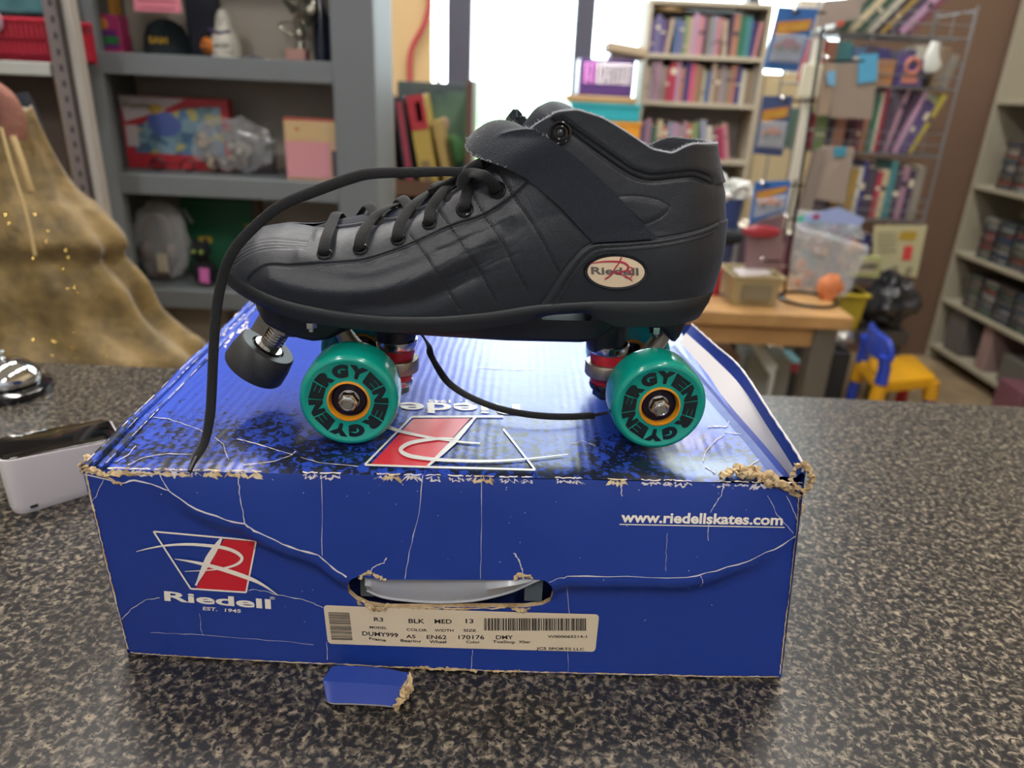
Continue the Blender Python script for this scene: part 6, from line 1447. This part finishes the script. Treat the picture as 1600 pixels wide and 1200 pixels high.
# face-out discs on the second shelf
for (p0_, p1_, a_, b_, col, nm, lab_) in [(1370, 1400, 93, 130, 'a87850', 'picture_book', 'tan picture book facing out on the wire rack'), (1405, 1448, 92, 132, '4a3c78', 'purple_game', 'purple game case with a coral round mark facing out')]:
    X0, X1, zb_, zt = ext(p0_, a_, p1_, b_, yk - .01); tt = thing(nm, lab_, 'book' if 'book' in nm else 'game', ((X0 + X1) / 2, yk + .005, shelfs[1][2])); MB().box(X0, X1, yk + .006, yk + .022, shelfs[1][2] + .002, zt).build('case', cmat(col, .4), tt, bevel=.002)
    if 'game' in nm:
        m_ = MB(); m_.tube([((X0 + X1) / 2 + .028 * math.cos(a), yk + .004, (zb_ + zt) / 2 + .022 + .028 * math.sin(a)) for a in np.linspace(0, 2 * math.pi, 24)], .008, 8); m_.box((X0 + X1) / 2 - .032, (X0 + X1) / 2 + .032, yk + .003, yk + .006, zb_ + .005, zb_ + .04); m_.build('coral_mark', cmat('c07868', .5), tt)
pw = float(aty(1266, 150, 3.24)[0]); MB().box(pw - .022, pw + .014, 3.23, 3.26, 0, 1.60).build('white_side_post', cmat('c8c6ba', .5), t, bevel=.003)
MB().box(pw - .01, pw + .01, 3.259, 3.297, 1.40, 1.42).build('post_bracket', cmat('c8c6ba', .5), t)
# white cloth hanging
m_ = MB(); m_.tube(smoothpath([aty(1462, 66, yk - .02), aty(1456, 90, yk - .03), aty(1458, 112, yk - .03)], 6), [.018, .02, .022, .024, .026, .03, .03, .032, .034, .036, .036, .032, .02], 12, rx=.012); tag(m_.build('white_glove', mat('white_knit', 'c8ccc8', .9), None), 'white knitted glove hanging from the wire rack', 'glove')
# flat yellow sign-like folder
# papers and bags hanging in front (brown paper bags with blue notes)
def hangbag(p, y_, col, lab_, note=None, nm='paper_bag'):
    P = [aty(a, b, y_) for a, b in p]; tt = thing(nm, lab_, 'bag', P[-1]); m_ = MB(); c = sum(P) / len(P)
    R0 = [q for q in P]; B = [q + np.array([0, .035, 0]) for q in P]; M1 = [c + (q - c) * 1.0 + np.array([0, -.012 if 0 < i < len(P) - 1 else -.002, 0]) for i, q in enumerate(P)]
    m_.loft([M1, B]); m_.build('paper', mat('paper_%s' % col, col, .75, bump=(30, .5, .006)), tt, ang=30)
    for j, (q, cc) in enumerate(note or []):
        Q = [aty(a, b, y_ - .016) for a, b in q]; m2 = MB(); m2.poly(Q, (0, -1, 0), .001); m2.build('sticky_note', cmat(cc, .6), tt)
    return tt
hangbag([(1300, 100), (1372, 96), (1360, 186), (1296, 184)], 3.262, '8e8074', 'brown paper bag with a blue sticky note hung on wire rack', [([(1342, 85), (1372, 83), (1370, 127), (1340, 131)], '4f9cc4')])
hangbag([(1282, 98), (1306, 100), (1292, 180), (1277, 180)], 3.262, '9c8a78', 'narrow tan paper bag with a pale blue spot, beside the brown one', [([(1292, 112), (1306, 110), (1304, 135), (1292, 132)], '6ea8cc')])
hangbag([(1290, 0), (1345, -4), (1342, 28), (1275, 44), (1278, 20)], 3.232, '8c8078', 'crumpled grey brown bag hanging at the top of the wire rack', [([(1308, 33), (1318, 32), (1318, 40), (1308, 41)], 'c05040')])
hangbag([(1290, 228), (1334, 230), (1318, 318), (1262, 308), (1272, 250)], 3.262, '94877c', 'light brown paper bag with a teal dot below the other bags', [([(1303, 230), (1322, 228), (1322, 244), (1303, 245)], '3c8aa4')])
hangbag([(1275, 235), (1292, 232), (1266, 330), (1250, 325)], 3.25, '7c7068', 'narrow crumpled grey bag beside the light brown one')
X0, X1, zb_, zt = ext(1252, 100, 1280, 152, 3.21); tag(MB().box(X0, X1, 3.20, 3.229, zb_, zt).build('white_block', cmat('cbc8b4', .5), None, bevel=.003), 'white paper pad hanging left of the brown bags', 'pad')
# yellow strip and calendar
P = [aty(1366, 352, 3.29), aty(1449, 352, 3.29), aty(1432, 434, 3.29), aty(1362, 420, 3.29)]
t = thing('activity_sheet', 'pale yellow printed sheet with red and ochre blocks on wire rack', 'poster', P[0]); m_ = MB(); m_.poly(P, (0, 1, 0), .004); m_.build('sheet', cmat('b5b08c', .6), t)
m_ = MB()
def sheetq(a, b, c, d, mi): m_.poly([aty(a, b, 3.288), aty(c, b, 3.288), aty(c - 4, d, 3.288), aty(a - 4, d, 3.288)], (0, -1, 0), .001, mi)
sheetq(1408, 361, 1434, 375, 0); sheetq(1413, 384, 1427, 406, 1)
for k in range(5): sheetq(1374, 364 + k * 7, 1402, 366 + k * 7, 2)
sheetq(1395, 415, 1404, 425, 2); sheetq(1417, 417, 1427, 428, 2); m_.build('sheet_print', [cmat('a88c30', .6), cmat('c83c40', .6), cmat('8c8470', .6)], t, smooth=False)
P = [aty(1332, 402, 3.16), aty(1378, 402, 3.16), aty(1374, 434, 3.16), aty(1326, 432, 3.16)]; t = thing('game_carton', 'pale green lettered game carton below the yellow sheet', 'game', P[3]); m_ = MB(); m_.poly(P, (0, 1, 0), .04); m_.build('carton', cmat('9aa06c', .5), t); m_ = MB(); m_.poly([aty(1340, 408, 3.159), aty(1372, 408, 3.159), aty(1369, 427, 3.159), aty(1336, 426, 3.159)], (0, -1, 0), .001, 0); m_.build('label_panel', cmat('b0a890', .5), t); m_ = MB(); a_, b_ = aty(1340, 420, 3.157), aty(1370, 421, 3.157); text_map(m_, 'GAMES', lambda u, v: a_ + (b_ - a_) * u + KZ * .028 * v, .05); m_.build('lettering', cmat('4c4444', .5), t, smooth=False)

# ------------------------------------------------------------------ play table with stand, basket, bags
zt_ = .72; yt0 = 2.28; tx0, tx1 = .30, 1.105
M_OAK = mat('light_wood', 'b48c5c', .4, bump=(30, .2, .001), var=('a07c50', 9, .35, .65)); M_OAKE = mat('grey_tan_edge', '8c7660', .5); M_LEG = mat('grey_brown_leg', '5f5a52', .55)
t = thing('work_table', 'low light wooden table with grey legs behind the counter', 'table', (.7, 2.6, 0))
MB().box(tx0, tx1, yt0, 3.02, zt_ - .045, zt_).build('table_top', M_OAK, t, bevel=.004); MB().box(tx0 + .04, tx1 - .07, yt0 + .03, yt0 + .05, zt_ - .115, zt_ - .045).build('apron', M_OAK, t); MB().box(tx0 + .04, tx1 - .07, 2.93, 2.95, zt_ - .115, zt_ - .045).build('apron', M_OAK, t)
for lx in (tx0 + .02, tx1 - .11):
    for ly in (yt0 + .015, 2.90): MB().box(lx, lx + .075, ly, ly + .075, 0, zt_ - .046).build('leg', M_LEG, t, bevel=.004)
# round base display stand
bs = atz(1262, 470, zt_); base = np.array([bs[0], bs[1], zt_ + .006]); t = thing('display_stand', 'black wire display stand with round base and hanging hooks', 'display stand', (base[0], base[1], zt_)); M_BK = mat('black_chrome', '23252c', .2, metal=.6)
m_ = MB(); rB = .097; m_.tube([base + np.array([rB * math.cos(a), rB * math.sin(a), 0]) for a in np.linspace(0, 2 * math.pi, 48)], .006, 8, cap=False); m_.build('round_base', M_BK, t)
rod0 = np.array([base[0] - rB * .9, base[1], zt_ + .006]); rod1 = np.array([rod0[0] - .035, rod0[1], 1.58])
m_ = MB(); m_.tube([rod0, rod1], .0052, 10); m_.build('pole', M_BK, t); m_ = MB(); m_.tube([rod0 + [-.035, .02, .0], rod0 + [-.025, .02, .40]], .004, 8); m_.build('side_rod', M_BK, t)
hooks = []
for (py_, pl, pr) in [(20, 1240, 1290), (95, 1292, 1350), (158, 1222, 1274), (290, 1190, 1256), (343, 1228, 1245), (408, 1190, 1222)]:
    a = aty(pl, py_, base[1] - .04); b = aty(pr, py_, base[1]); hooks.append(a)
    m_ = MB(); m_.tube([b, a + (b - a) * .1, a + KZ * .006], .0032, 8); m_.ball(a + KZ * .008, .0075, 12, mi=1); m_.build('hook_arm', [M_BK, mat('chrome_ball', 'e6e6ea', .12, metal=1)], t)
for (px_, py_) in [(1237, 160), (1248, 162), (1262, 158), (1243, 292), (1242, 344)]:
    pass
def blister(p, y_, base_col, lab_, wave=True, car='7c2c4c'):
    P = [aty(a, b, y_) for a, b in p]; tt = thing('toy_car_pack', lab_, 'toy', P[0]); m_ = MB(); m_.poly(P, (0, 1, 0), .003); m_.build('backing_card', cmat(base_col, .4), tt)
    def at2(u, v, e=0): return ((P[0] * (1 - u) + P[1] * u) * (1 - v) + (P[3] * (1 - u) + P[2] * u) * v) + np.array([0, -e, 0])
    m_ = MB(); m_.add([at2(.08, .24, .002), at2(.92, .16, .002), at2(.92, .34, .002), at2(.08, .46, .002)], [(0, 1, 2, 3)]); m_.build('banner', cmat('b87a34', .4), tt, fixn=False)
    m_ = MB(); text_map(m_, 'HOT WHEELS', lambda u, v: at2(.14 + .74 * u, .40 - .09 * u - .10 * v, .004), .05); m_.build('banner_lettering', cmat('c8a040', .4), tt, smooth=False, fixn=False)
    c_ = at2(.5, .64, .014); ax_ = (P[1] - P[0]); L_ = np.linalg.norm(ax_); ax_ /= L_; az_ = np.cross(ax_, (0, 1, 0)); az_ /= np.linalg.norm(az_)
    m_ = MB(); prof = [(-.48, 0), (-.46, .10), (-.28, .14), (-.14, .26), (.14, .26), (.3, .14), (.46, .10), (.48, 0)]
    m_.poly([c_ + ax_ * a * L_ * .72 + az_ * b * L_ * .8 * (1 if az_[2] > 0 else -1) for a, b in prof], (0, 1, 0), .012); m_.build('toy_car', cmat(car, .25), tt, bevel=.001)
    m_ = MB()
    for s_ in (-.28, .28): m_.lathe([(0, 0), (L_ * .07, 0), (L_ * .07, .014), (0, .014)], c_ + ax_ * s_ * L_ * .72 - np.array([0, .001, 0]), (0, 1, 0), 14)
    m_.build('toy_car_tyres', cmat('1c1c20', .6), tt)
    m_ = MB(); m_.loft([[at2(.08, .42, .003), at2(.92, .42, .003), at2(.92, .88, .003), at2(.08, .88, .003)], [at2(.12, .46, .026), at2(.88, .46, .026), at2(.88, .84, .026), at2(.12, .84, .026)]]); m_.build('clear_blister', M_BAG, tt)
    return tt
yc = base[1] - .035
blister([(1216, 10), (1280, 14), (1246, 112), (1192, 108)], yc, '2c62a4', 'blue carded toy car hanging highest on the display stand')
blister([(1192, 150), (1240, 150), (1222, 244), (1176, 240)], yc, '3c4c78', 'dark blue carded toy car hanging mid-way down the stand', car='b05c3c')
blister([(1180, 284), (1236, 282), (1228, 330), (1170, 350)], yc, '2c66b0', 'bright blue carded toy car hanging low on the stand', car='b8745c')
X = [(1168, 350), (1226, 334), (1222, 420), (1164, 420)]
m_ = MB(); P = [aty(a, b, yc + .03) for a, b in X]; m_.poly(P, (0, 1, 0), .003); tt = thing('toy_car_pack', 'grey pink carded red toy car at the bottom of the stand', 'toy', P[0]); m_.build('backing_card', cmat('8c6f72', .5), tt); m_ = MB(); c_ = aty(1190, 362, yc + .015); m_.ball(c_, .05, 16, sc=(1.3, .25, .42)); m_.build('toy_car', cmat('a83440', .3), tt)
# items on table top
by0 = 2.36
A0 = aty(1142, 470, by0); A1 = aty(1218, 476, by0); bt0 = zt_ + .001
t = thing('cream_basket', 'cream plastic basket with papers on the wooden table', 'basket', ((A0 + A1) / 2)); bxm = float((A0[0] + A1[0]) / 2); hw = float((A1[0] - A0[0]) / 2); zh = float(aty(1180, 432, by0)[2])
M_CRM = mat('cream_plastic', 'a89a74', .45); m_ = MB()
def rect(hw_, hd, z, cy=by0 + .09): return [(bxm - hw_, cy - hd, z), (bxm + hw_, cy - hd, z), (bxm + hw_, cy + hd, z), (bxm - hw_, cy + hd, z)]
m_.loft([rect(hw * .86, .075, bt0), rect(hw, .09, zh), rect(hw * 1.08, .097, zh), rect(hw * 1.08, .097, zh - .006), rect(hw * .98, .088, zh - .007), rect(hw * .85, .072, bt0 + .004)]); m_.build('tub', M_CRM, t, ang=30, bevel=.002)
m_ = MB(); m_.box(bxm - hw * .6, bxm + hw * .6, by0 - .0005, by0 + .012, bt0 + .02, zh - .03); m_.build('mesh_panel', mat('grey_mesh', '7d735c', .7, bump=(300, 1, .002)), t)
m_ = MB(); m_.obox((bxm, by0 + .09, zh - .004), hw * 1.3, .11, .003, (.96, 0, .12), (0, 1, 0), (0, 0, 1)); m_.build('paper_stack', cmat('b8b0b0', .6), t)
# blue tub with white cloth behind boot heel
X0, X1, zb_, zt = ext(1118, 312, 1160, 372, 2.7); cx = (X0 + X1) / 2; t = thing('blue_tub', 'blue tub with white cloth heaped on top, by the heel', 'tub', (cx, 2.75, zt_)); m_ = MB(); m_.lathe([(0, 0), (.05, 0), (.065, zt - zt_), (.060, zt - zt_), (.045, .01)], (cx, 2.78, zt_ + .001), KZ, 24); m_.build('tub', cmat('2f447c', .4), t)
m_ = MB(); m_.ball((cx, 2.76, zt + .012), .05, 20, sc=(1.5, 1, .55), jit=.8); m_.ball((cx + .03, 2.74, zt + .045), .035, 16, sc=(1.3, .8, .6), jit=.9, seed=4); m_.ball((cx - .04, 2.76, zt + .055), .03, 16, jit=.6, seed=7); m_.build('white_cloth', mat('white_cloth', 'd8dcd8', .8), t)
X0, X1, zb_, zt = ext(1105, 364, 1172, 392, 2.3); m_ = MB(); m_.ball(((X0 + X1) / 2 + .002, 2.38, (zb_ + zt) / 2), .05, 20, sc=((X1 - X0) / .1, .6, (zt - zb_) / .1)); m_.tube([((X0 + X1) / 2 - .02, 2.4, (zb_ + zt) / 2), ((X0 + X1) / 2 - .05, 2.4, zt_ + .004)], .012, 10); m_.lathe([(0, 0), (.04, 0), (.04, .006), (0, .008)], ((X0 + X1) / 2 - .05, 2.4, zt_ + .001), KZ, 20); tag(m_.build('desk_brush', cmat('10151c', .9), None), 'black padded brush head sticking out behind the boot heel', 'brush')
X0, X1, zb_, zt = ext(1112, 392, 1138, 440, 2.45); t = thing('red_bottle', 'red bottle with a pale pink cap behind the boot heel', 'bottle', ((X0 + X1) / 2, 2.5, zt_)); m_ = MB(); m_.lathe([(0, 0), (.026, 0), (.026, .085), (.012, .105), (.0, .105)], ((X0 + X1) / 2, 2.5, zt_ + .001), KZ, 20); m_.build('bottle_body', cmat('a02c3c', .3), t); m_ = MB(); m_.lathe([(0, .105), (.013, .105), (.013, .135), (0, .135)], ((X0 + X1) / 2, 2.5, zt_ + .001), KZ, 16); m_.build('cap', cmat('c89ca0', .4), t)
# row of book spines standing on the table behind the basket
xa, xb = float(aty(1146, 400, 2.85)[0]), float(aty(1232, 400, 2.85)[0])
bookrow(xa, xb, 2.80, zt_ + .001, ['4c4458', '90785c', 'b8785c', '4c3c5c', 'a87c94', '8c8478', '7c3c54'], 'books standing on the wooden table', 'row behind the cream basket', .20, .14, .02, .035, rnd=random.Random(15))
# clear bags with coloured headers
def bag(p, y_, th, lab_, seed, cols, header=None):
    P = [aty(a, b, y_) for a, b in p]; c = sum(P) / len(P); tt = thing('clear_bag', lab_, 'bag', (c[0], c[1], min(q[2] for q in P))); rs_ = random.Random(seed)
    xs = [q[0] for q in P]; zs__ = [q[2] for q in P]; cols_m = blobmat('bag_contents_%d' % seed, cols, 30, .4); m_ = MB()
    for k in range(16): m_.ball((rs_.uniform(min(xs) + .03, max(xs) - .04), y_ + .02 + rs_.uniform(0, .02), rs_.uniform(min(zs__) + .03, max(zs__) - .06)), rs_.uniform(.016, .034), 10, jit=.7, seed=k, sc=(1, .5, 1))
    m_.build('contents', cols_m, tt)
    m_ = MB(); A = [c + (q - c) * 1.0 for q in P]; m_.loft([[q + np.array([0, .02, 0]) for q in A], [c + (q - c) * .9 + np.array([0, -.03, 0]) for q in A]], True, True); m_.loft([[q + np.array([0, .02, 0]) for q in A], [c + (q - c) * .9 + np.array([0, .06, 0]) for q in A]], True, True); m_.build('plastic_film', M_BAG, tt)
    if header:
        hp, hc = header; m_ = MB(); m_.poly([aty(a, b, y_ - .035) for a, b in hp], (0, 1, 0), .003); m_.build('header_card', cmat(hc, .4), tt)
    return tt
bag([(1240, 350), (1360, 385), (1318, 465), (1236, 462)], 2.62, .05, 'clear bag of coloured bits with orange blob beside display pole', 51, ['a89c94', 'c0a890', '9c8c8c', 'b8a49c', 'd07c3c', '8c9098'])
t2 = bag([(1246, 330), (1340, 335), (1352, 375), (1244, 362)], 2.76, .03, 'flat clear bag with a bright teal strip and lilac header', 52, ['a8b0c4', '9ca8b8', 'b0a8c0', '8c94a8'], ([(1248, 338), (1334, 342), (1330, 350), (1246, 346)], '2cb090'))
m_ = MB(); m_.poly([aty(1262, 335, 2.66), aty(1312, 324, 2.66), aty(1352, 342, 2.66), aty(1345, 352, 2.66), aty(1255, 345, 2.66)], (0, 1, 0), .003); m_.build('lilac_header', cmat('98a8d8', .4), t2)
m_ = MB(); m_.poly([aty(1270, 338, 2.655), aty(1276, 333, 2.655), aty(1282, 340, 2.655), aty(1272, 343, 2.655)], (0, -1, 0), .002); m_.build('red_mark', cmat('9c2c3c', .4), t2)
m_ = MB(); m_.ball(aty(1297, 448, 2.5), .045, 18, sc=(1, .5, 1), jit=.3); m_.box(float(aty(1297, 448, 2.5)[0]) - .02, float(aty(1297, 448, 2.5)[0]) + .02, 2.48, 2.52, zt_, float(aty(1297, 448, 2.5)[2])); tag(m_.build('orange_ball_bag', cmat('c8784a', .6), None), 'soft orange lump inside the bag near the stand base', 'toy')
# yellow bin + black bag + floor clutter
X0, X1, zb_, zt = ext(1300, 466, 1366, 505, 3.05); cx = (X0 + X1) / 2; t = thing('yellow_bin', 'mustard yellow plastic bin behind the wooden table', 'bin', (cx, 3.15, .4)); hwb = (X1 - X0) / 2 
hwb = (X1 - X0) / 2; m_ = MB(); m_.loft([[(cx - hwb * .8, 3.13, .42), (cx + hwb * .8, 3.13, .42), (cx + hwb * .8, 3.26, .42), (cx - hwb * .8, 3.26, .42)], [(cx - hwb, 3.12, zt), (cx + hwb, 3.12, zt), (cx + hwb, 3.28, zt), (cx - hwb, 3.28, zt)]]); m_.build('tub', cmat('a89628', .4), t, bevel=.006); MB().box(cx - hwb - .008, cx + hwb + .008, 3.11, 3.285, zt - .014, zt).build('rim', cmat('b4a030', .4), t, bevel=.004)
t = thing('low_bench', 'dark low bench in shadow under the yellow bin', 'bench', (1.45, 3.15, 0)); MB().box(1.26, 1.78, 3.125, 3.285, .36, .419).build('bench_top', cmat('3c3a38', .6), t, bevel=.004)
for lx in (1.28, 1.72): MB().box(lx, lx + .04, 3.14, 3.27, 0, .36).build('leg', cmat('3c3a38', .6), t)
c_ = aty(1400, 462, 3.14); m_ = MB(); m_.ball((c_[0] + .015, 3.205, .42 + .125), .12, 26, sc=(1.0, .75, .92), jit=.5, seed=3); m_.ball((c_[0] - .01, 3.2, .63), .05, 16, sc=(.7, .6, .9), jit=.8); tag(m_.build('black_bin_bag', mat('black_plastic_bag', '24272c', .25, spec=.7, bump=(25, 1, .02)), None), 'shiny black plastic bag bunched beside the yellow bin', 'bag')
# things under the table seen between box edge and leg
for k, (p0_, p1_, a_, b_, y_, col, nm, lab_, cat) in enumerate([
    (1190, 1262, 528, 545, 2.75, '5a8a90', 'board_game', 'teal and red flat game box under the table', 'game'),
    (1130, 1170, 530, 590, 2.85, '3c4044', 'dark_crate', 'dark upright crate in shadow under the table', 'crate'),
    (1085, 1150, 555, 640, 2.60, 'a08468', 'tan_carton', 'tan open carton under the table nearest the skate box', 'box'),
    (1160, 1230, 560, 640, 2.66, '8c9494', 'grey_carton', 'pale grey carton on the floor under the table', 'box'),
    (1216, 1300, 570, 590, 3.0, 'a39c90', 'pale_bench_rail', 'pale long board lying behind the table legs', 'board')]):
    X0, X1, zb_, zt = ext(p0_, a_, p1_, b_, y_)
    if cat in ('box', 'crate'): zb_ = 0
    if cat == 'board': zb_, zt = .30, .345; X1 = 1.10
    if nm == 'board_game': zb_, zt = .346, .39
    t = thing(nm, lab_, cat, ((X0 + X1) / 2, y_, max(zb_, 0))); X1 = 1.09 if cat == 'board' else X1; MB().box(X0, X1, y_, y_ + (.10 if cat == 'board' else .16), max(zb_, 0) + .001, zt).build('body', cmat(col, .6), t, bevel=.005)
    if nm == 'board_game': MB().box(X1 - .06, X1 - .004, y_ - .002, y_, zb_ + .004, zt - .004).build('red_label', cmat('9c3444', .5), t)
    if cat == 'board':
        for lx in (X0 + .02, X1 - .06): MB().box(lx, lx + .04, y_ + .02, y_ + .14, 0, .30).build('support', cmat(col, .6), t)
m_ = MB(); P = [aty(1172, 533, 2.5), aty(1186, 533, 2.5), aty(1216, 572, 2.5), aty(1210, 585, 2.5), aty(1200, 582, 2.5)]; m_.poly(P, (0, 1, 0), .02); 
pz = min(p[2] for p in P); m_.box(float(P[3][0]) - .012, float(P[3][0]) + .004, 2.5, 2.52, 0, pz + .004); tag(m_.build('white_tube', cmat('d0d8d6', .4), None, bevel=.003), 'white angled tube standing under the wooden table', 'tube')
m_ = MB(); c_ = aty(1318, 529, 3.05); m_.ball((c_[0], 3.05, c_[2]), .045, 18, sc=(1, .8, .95), jit=.5); tag(m_.build('crumpled_foil', mat('silver_foil', 'a8a8a4', .25, metal=.7), None), 'crumpled silver foil bundle on the dark bench', 'foil')

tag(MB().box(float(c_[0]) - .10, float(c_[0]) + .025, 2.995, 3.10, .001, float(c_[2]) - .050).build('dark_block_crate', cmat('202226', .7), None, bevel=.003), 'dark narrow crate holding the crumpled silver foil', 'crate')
# ------------------------------------------------------------------ child's chair
P_ = aty(1400, 560, 3.15)
ch = thing('child_chair', 'small plastic chair with blue back, yellow seat, red and blue legs', 'chair', (1.62, 2.9, 0))
M_CB = mat('blue_toy_plastic', '2c48b8', .35); M_CY = mat('yellow_toy_plastic', 'c8931c', .35); M_CR = mat('red_toy_plastic', 'b82838', .35)
def P3(px, py, y_): return aty(px, py, y_)
yf, yk2 = 2.72, 2.98      # near side plane and far side plane
seatz = float(aty(1400, 590, 2.8)[2])
sz = seatz
print('CH', sz, sA_dbg(1374, 598), sA_dbg(1466, 590), sA_dbg(1342, 560)) if False else None
# seat slab corners from the photo
sA = atz(1374, 598, sz); sB = atz(1466, 590, sz); sC = atz(1428, 556, sz); sD = atz(1342, 560, sz)
u_ = (sB - sA); v_ = (sD - sA); sC = sA + u_ + v_
m_ = MB(); rg = rr_quad([sA, sB, sC, sD], .03, 6); m_.loft([[p - KZ * .045 for p in rg], [p - KZ * .004 for p in rg], [((p - (sA + sC) / 2) * .97 + (sA + sC) / 2) for p in rg]]); m_.build('seat', M_CY, ch, ang=50)
for nm_, C_0, mt_ in (('near left', sA, M_CR), ('near right', sB, M_CB), ('far right', sC, M_CR), ('far left', sD, M_CB)):
    cc = (sA + sC) / 2; d0 = (C_0 - cc); p_ = cc + d0 * .88; q_ = cc + d0 * 1.0; zl_ = sz - .045 - .055
    m_ = MB(); m_.tube([p_ - KZ * .02, (p_ * .5 + q_ * .5) * [1, 1, 0] + KZ * (zl_)], .030, 16); m_.build('leg_socket', M_CY, ch)
    m_ = MB(); m_.tube([(p_ * .5 + q_ * .5) * [1, 1, 0] + KZ * (zl_ + .003), q_ * [1, 1, 0] + KZ * .0], .024, 16); m_.build('leg', mt_, ch)
# backrest along the sA-sD edge
bh = float(aty(1385, 500, float(sD[1]))[2]) - sz; du_ = (sD - sA) / np.linalg.norm(sD - sA); back_dir = -u_ / np.linalg.norm(u_)
for C_0 in (sA, sD):
    p_ = C_0 + (((sA + sC) / 2) - C_0) * .10; m_ = MB(); m_.tube([p_ + KZ * -.01, p_ + KZ * .05, p_ + KZ * .11 + back_dir * .012], [.026, .024, .022], 14); m_.build('back_post', M_CB, ch)
pA = sA + (((sA + sC) / 2) - sA) * .10; pD = sD + (((sA + sC) / 2) - sD) * .10; m_ = MB(); rings = []
for t_ in np.linspace(-.12, 1.12, 16):
    c = pA * (1 - t_) + pD * t_ + back_dir * .02 * (1 - (2 * t_ - 1) ** 2) ; e_ = min(1, min(t_ + .12, 1.12 - t_) / .18); lo, hi = .075 + .02 * (1 - e_), bh * (.72 + .28 * e_ ** .5)
    rings.append([c + KZ * lo - back_dir * .011, c + KZ * (hi - .01) - back_dir * .011, c + KZ * hi, c + KZ * (hi - .01) + back_dir * .011, c + KZ * lo + back_dir * .011])
m_.loft(rings); m_.build('backrest', M_CB, ch, ang=50, bevel=.003)

# ------------------------------------------------------------------ right wall unit with disc cases
xu = 2.42; M_SH = mat('cream_shelf_unit', '9c9684', .6)
t = thing('media_shelf_unit', 'cream wall shelf unit holding black disc cases at right edge', 'shelf unit', (xu + .15, 3.0, 0))
MB().box(xu, xu + .30, 4.02, 4.05, 0, 2.3).build('side_panel', M_SH, t); MB().box(xu + .29, xu + .30, 1.2, 4.02, 0, 2.3).build('back_panel', M_SH, t)
SV = [float(atx(1545, 290, xu)[2]), float(atx(1500, 393, xu)[2]), float(atx(1482, 470, xu)[2])]
SVZ = [1.76, 1.60 if False else 1.52] 
zsv = sorted([float(atx(1600, 308, xu)[2]), float(atx(1600, 432, xu)[2]), float(atx(1600, 528, xu)[2])], reverse=True)

zsv = [(a + b) / 2 for a, b in zip(SV, zsv)]
for z in [zsv[0] + .42] + zsv + [.10]:
    MB().box(xu - .004, xu + .29, 1.2, 4.02, z - .022, z).build('shelf', M_SH, t, bevel=.003)
rs = random.Random(21)
caseM = [cmat(c, .3) for c in ('1e2024', '2a2c30', '3c3a3c', '4c4844', '26303c')]; bandM = [cmat(c, .4) for c in ('8c8478', '5c7060', '9c4440', 'a0a4a0', '6c5c50', '3c5068')]
def cstack(y0, z, n, where):
    for k in range(n):
        m_ = MB(); m_.box(0, .17, 0, .128, 0, .0132, 0); m_.box(-.0008, .0, .012, .075 + rs.uniform(0, .03), .003, .010, 1); m_.box(-.0008, 0, .108, .122, .003, .010, 1)
        o = m_.build('disc_case', [rs.choice(caseM), rs.choice(bandM)], None, smooth=False); o.location = (xu + .012 + rs.uniform(0, .006), y0 + rs.uniform(-.002, .002), z + .001 + k * .0140)
        tag(o, 'black disc case, %s counting up, in %s' % (ORD[k] if k < len(ORD) else 'topmost', where), 'disc case', 'disc cases on the wall shelf unit')
rowname = ['upper', 'middle', 'lower']
for si, z in enumerate([zsv[0] + .001, zsv[1], zsv[2]]):
    ys_ = [3.74, 3.60, 3.46, 3.32, 3.18, 3.04, 2.90]
    for j, y0 in enumerate(ys_):
        p = None
        # keep only stacks that fall inside the picture
        P = np.array([xu, y0, z + .1]) - CAM; zz = P @ cam_f; pxx = 800 + FPX * (P @ cam_x) / zz
        if pxx > 1625: continue
        cstack(y0, z, [17, 15, 13][si], 'the %s stack from the far end, %s row' % (ORD[j], rowname[si]))
# clutter at the bottom
for k, (y0, w_, h, col, nm, lab_) in enumerate([(3.78, .20, .235, '5c5856', 'upright_binder', 'grey upright binder at the far end of the bottom shelf'), (3.55, .10, .225, '8c7470', 'pinkish_folder', 'pinkish folder leaning beside the grey upright binder')]):
    tag(MB().box(xu + .02, xu + .26, y0, y0 + w_ * .8, .101, .10 + h).build(nm, cmat(col, .6), None, bevel=.004), lab_, 'binder' if k == 0 else 'folder')
t = thing('clutter_tub', 'clear grey tub of dark odds and ends on the bottom shelf', 'tub', (xu + .1, 3.2, .1)); MB().box(xu + .01, xu + .27, 3.02, 3.42, .101, .25).build('tub', mat('smoky_tub', '5a5a54', .3), t, bevel=.008)
m_ = MB()
for k in range(9): m_.ball((xu + rs.uniform(.06, .2), rs.uniform(3.08, 3.38), .262 + rs.uniform(0, .02)), rs.uniform(.03, .042), 12, jit=.8, seed=k)
m_.build('odds_and_ends', mat('dark_odds', '22262c', .7, var=('6c6a64', 12, .5, .62)), t)
tag(MB().box(xu - .13, xu - .03, 3.02, 3.20, .001, .20).build('red_carton', cmat('68404a', .7), None, bevel=.005), 'dull red carton on the floor before the bottom shelf', 'box')
tag(MB().ball((xu - .12, 2.84, .07), .07, 18, sc=(1.2, 1, .98), jit=.5).build('dark_shoulder_bag', cmat('1c2026', .8), None), 'dark slumped bag on the floor beside the dull red carton', 'bag')
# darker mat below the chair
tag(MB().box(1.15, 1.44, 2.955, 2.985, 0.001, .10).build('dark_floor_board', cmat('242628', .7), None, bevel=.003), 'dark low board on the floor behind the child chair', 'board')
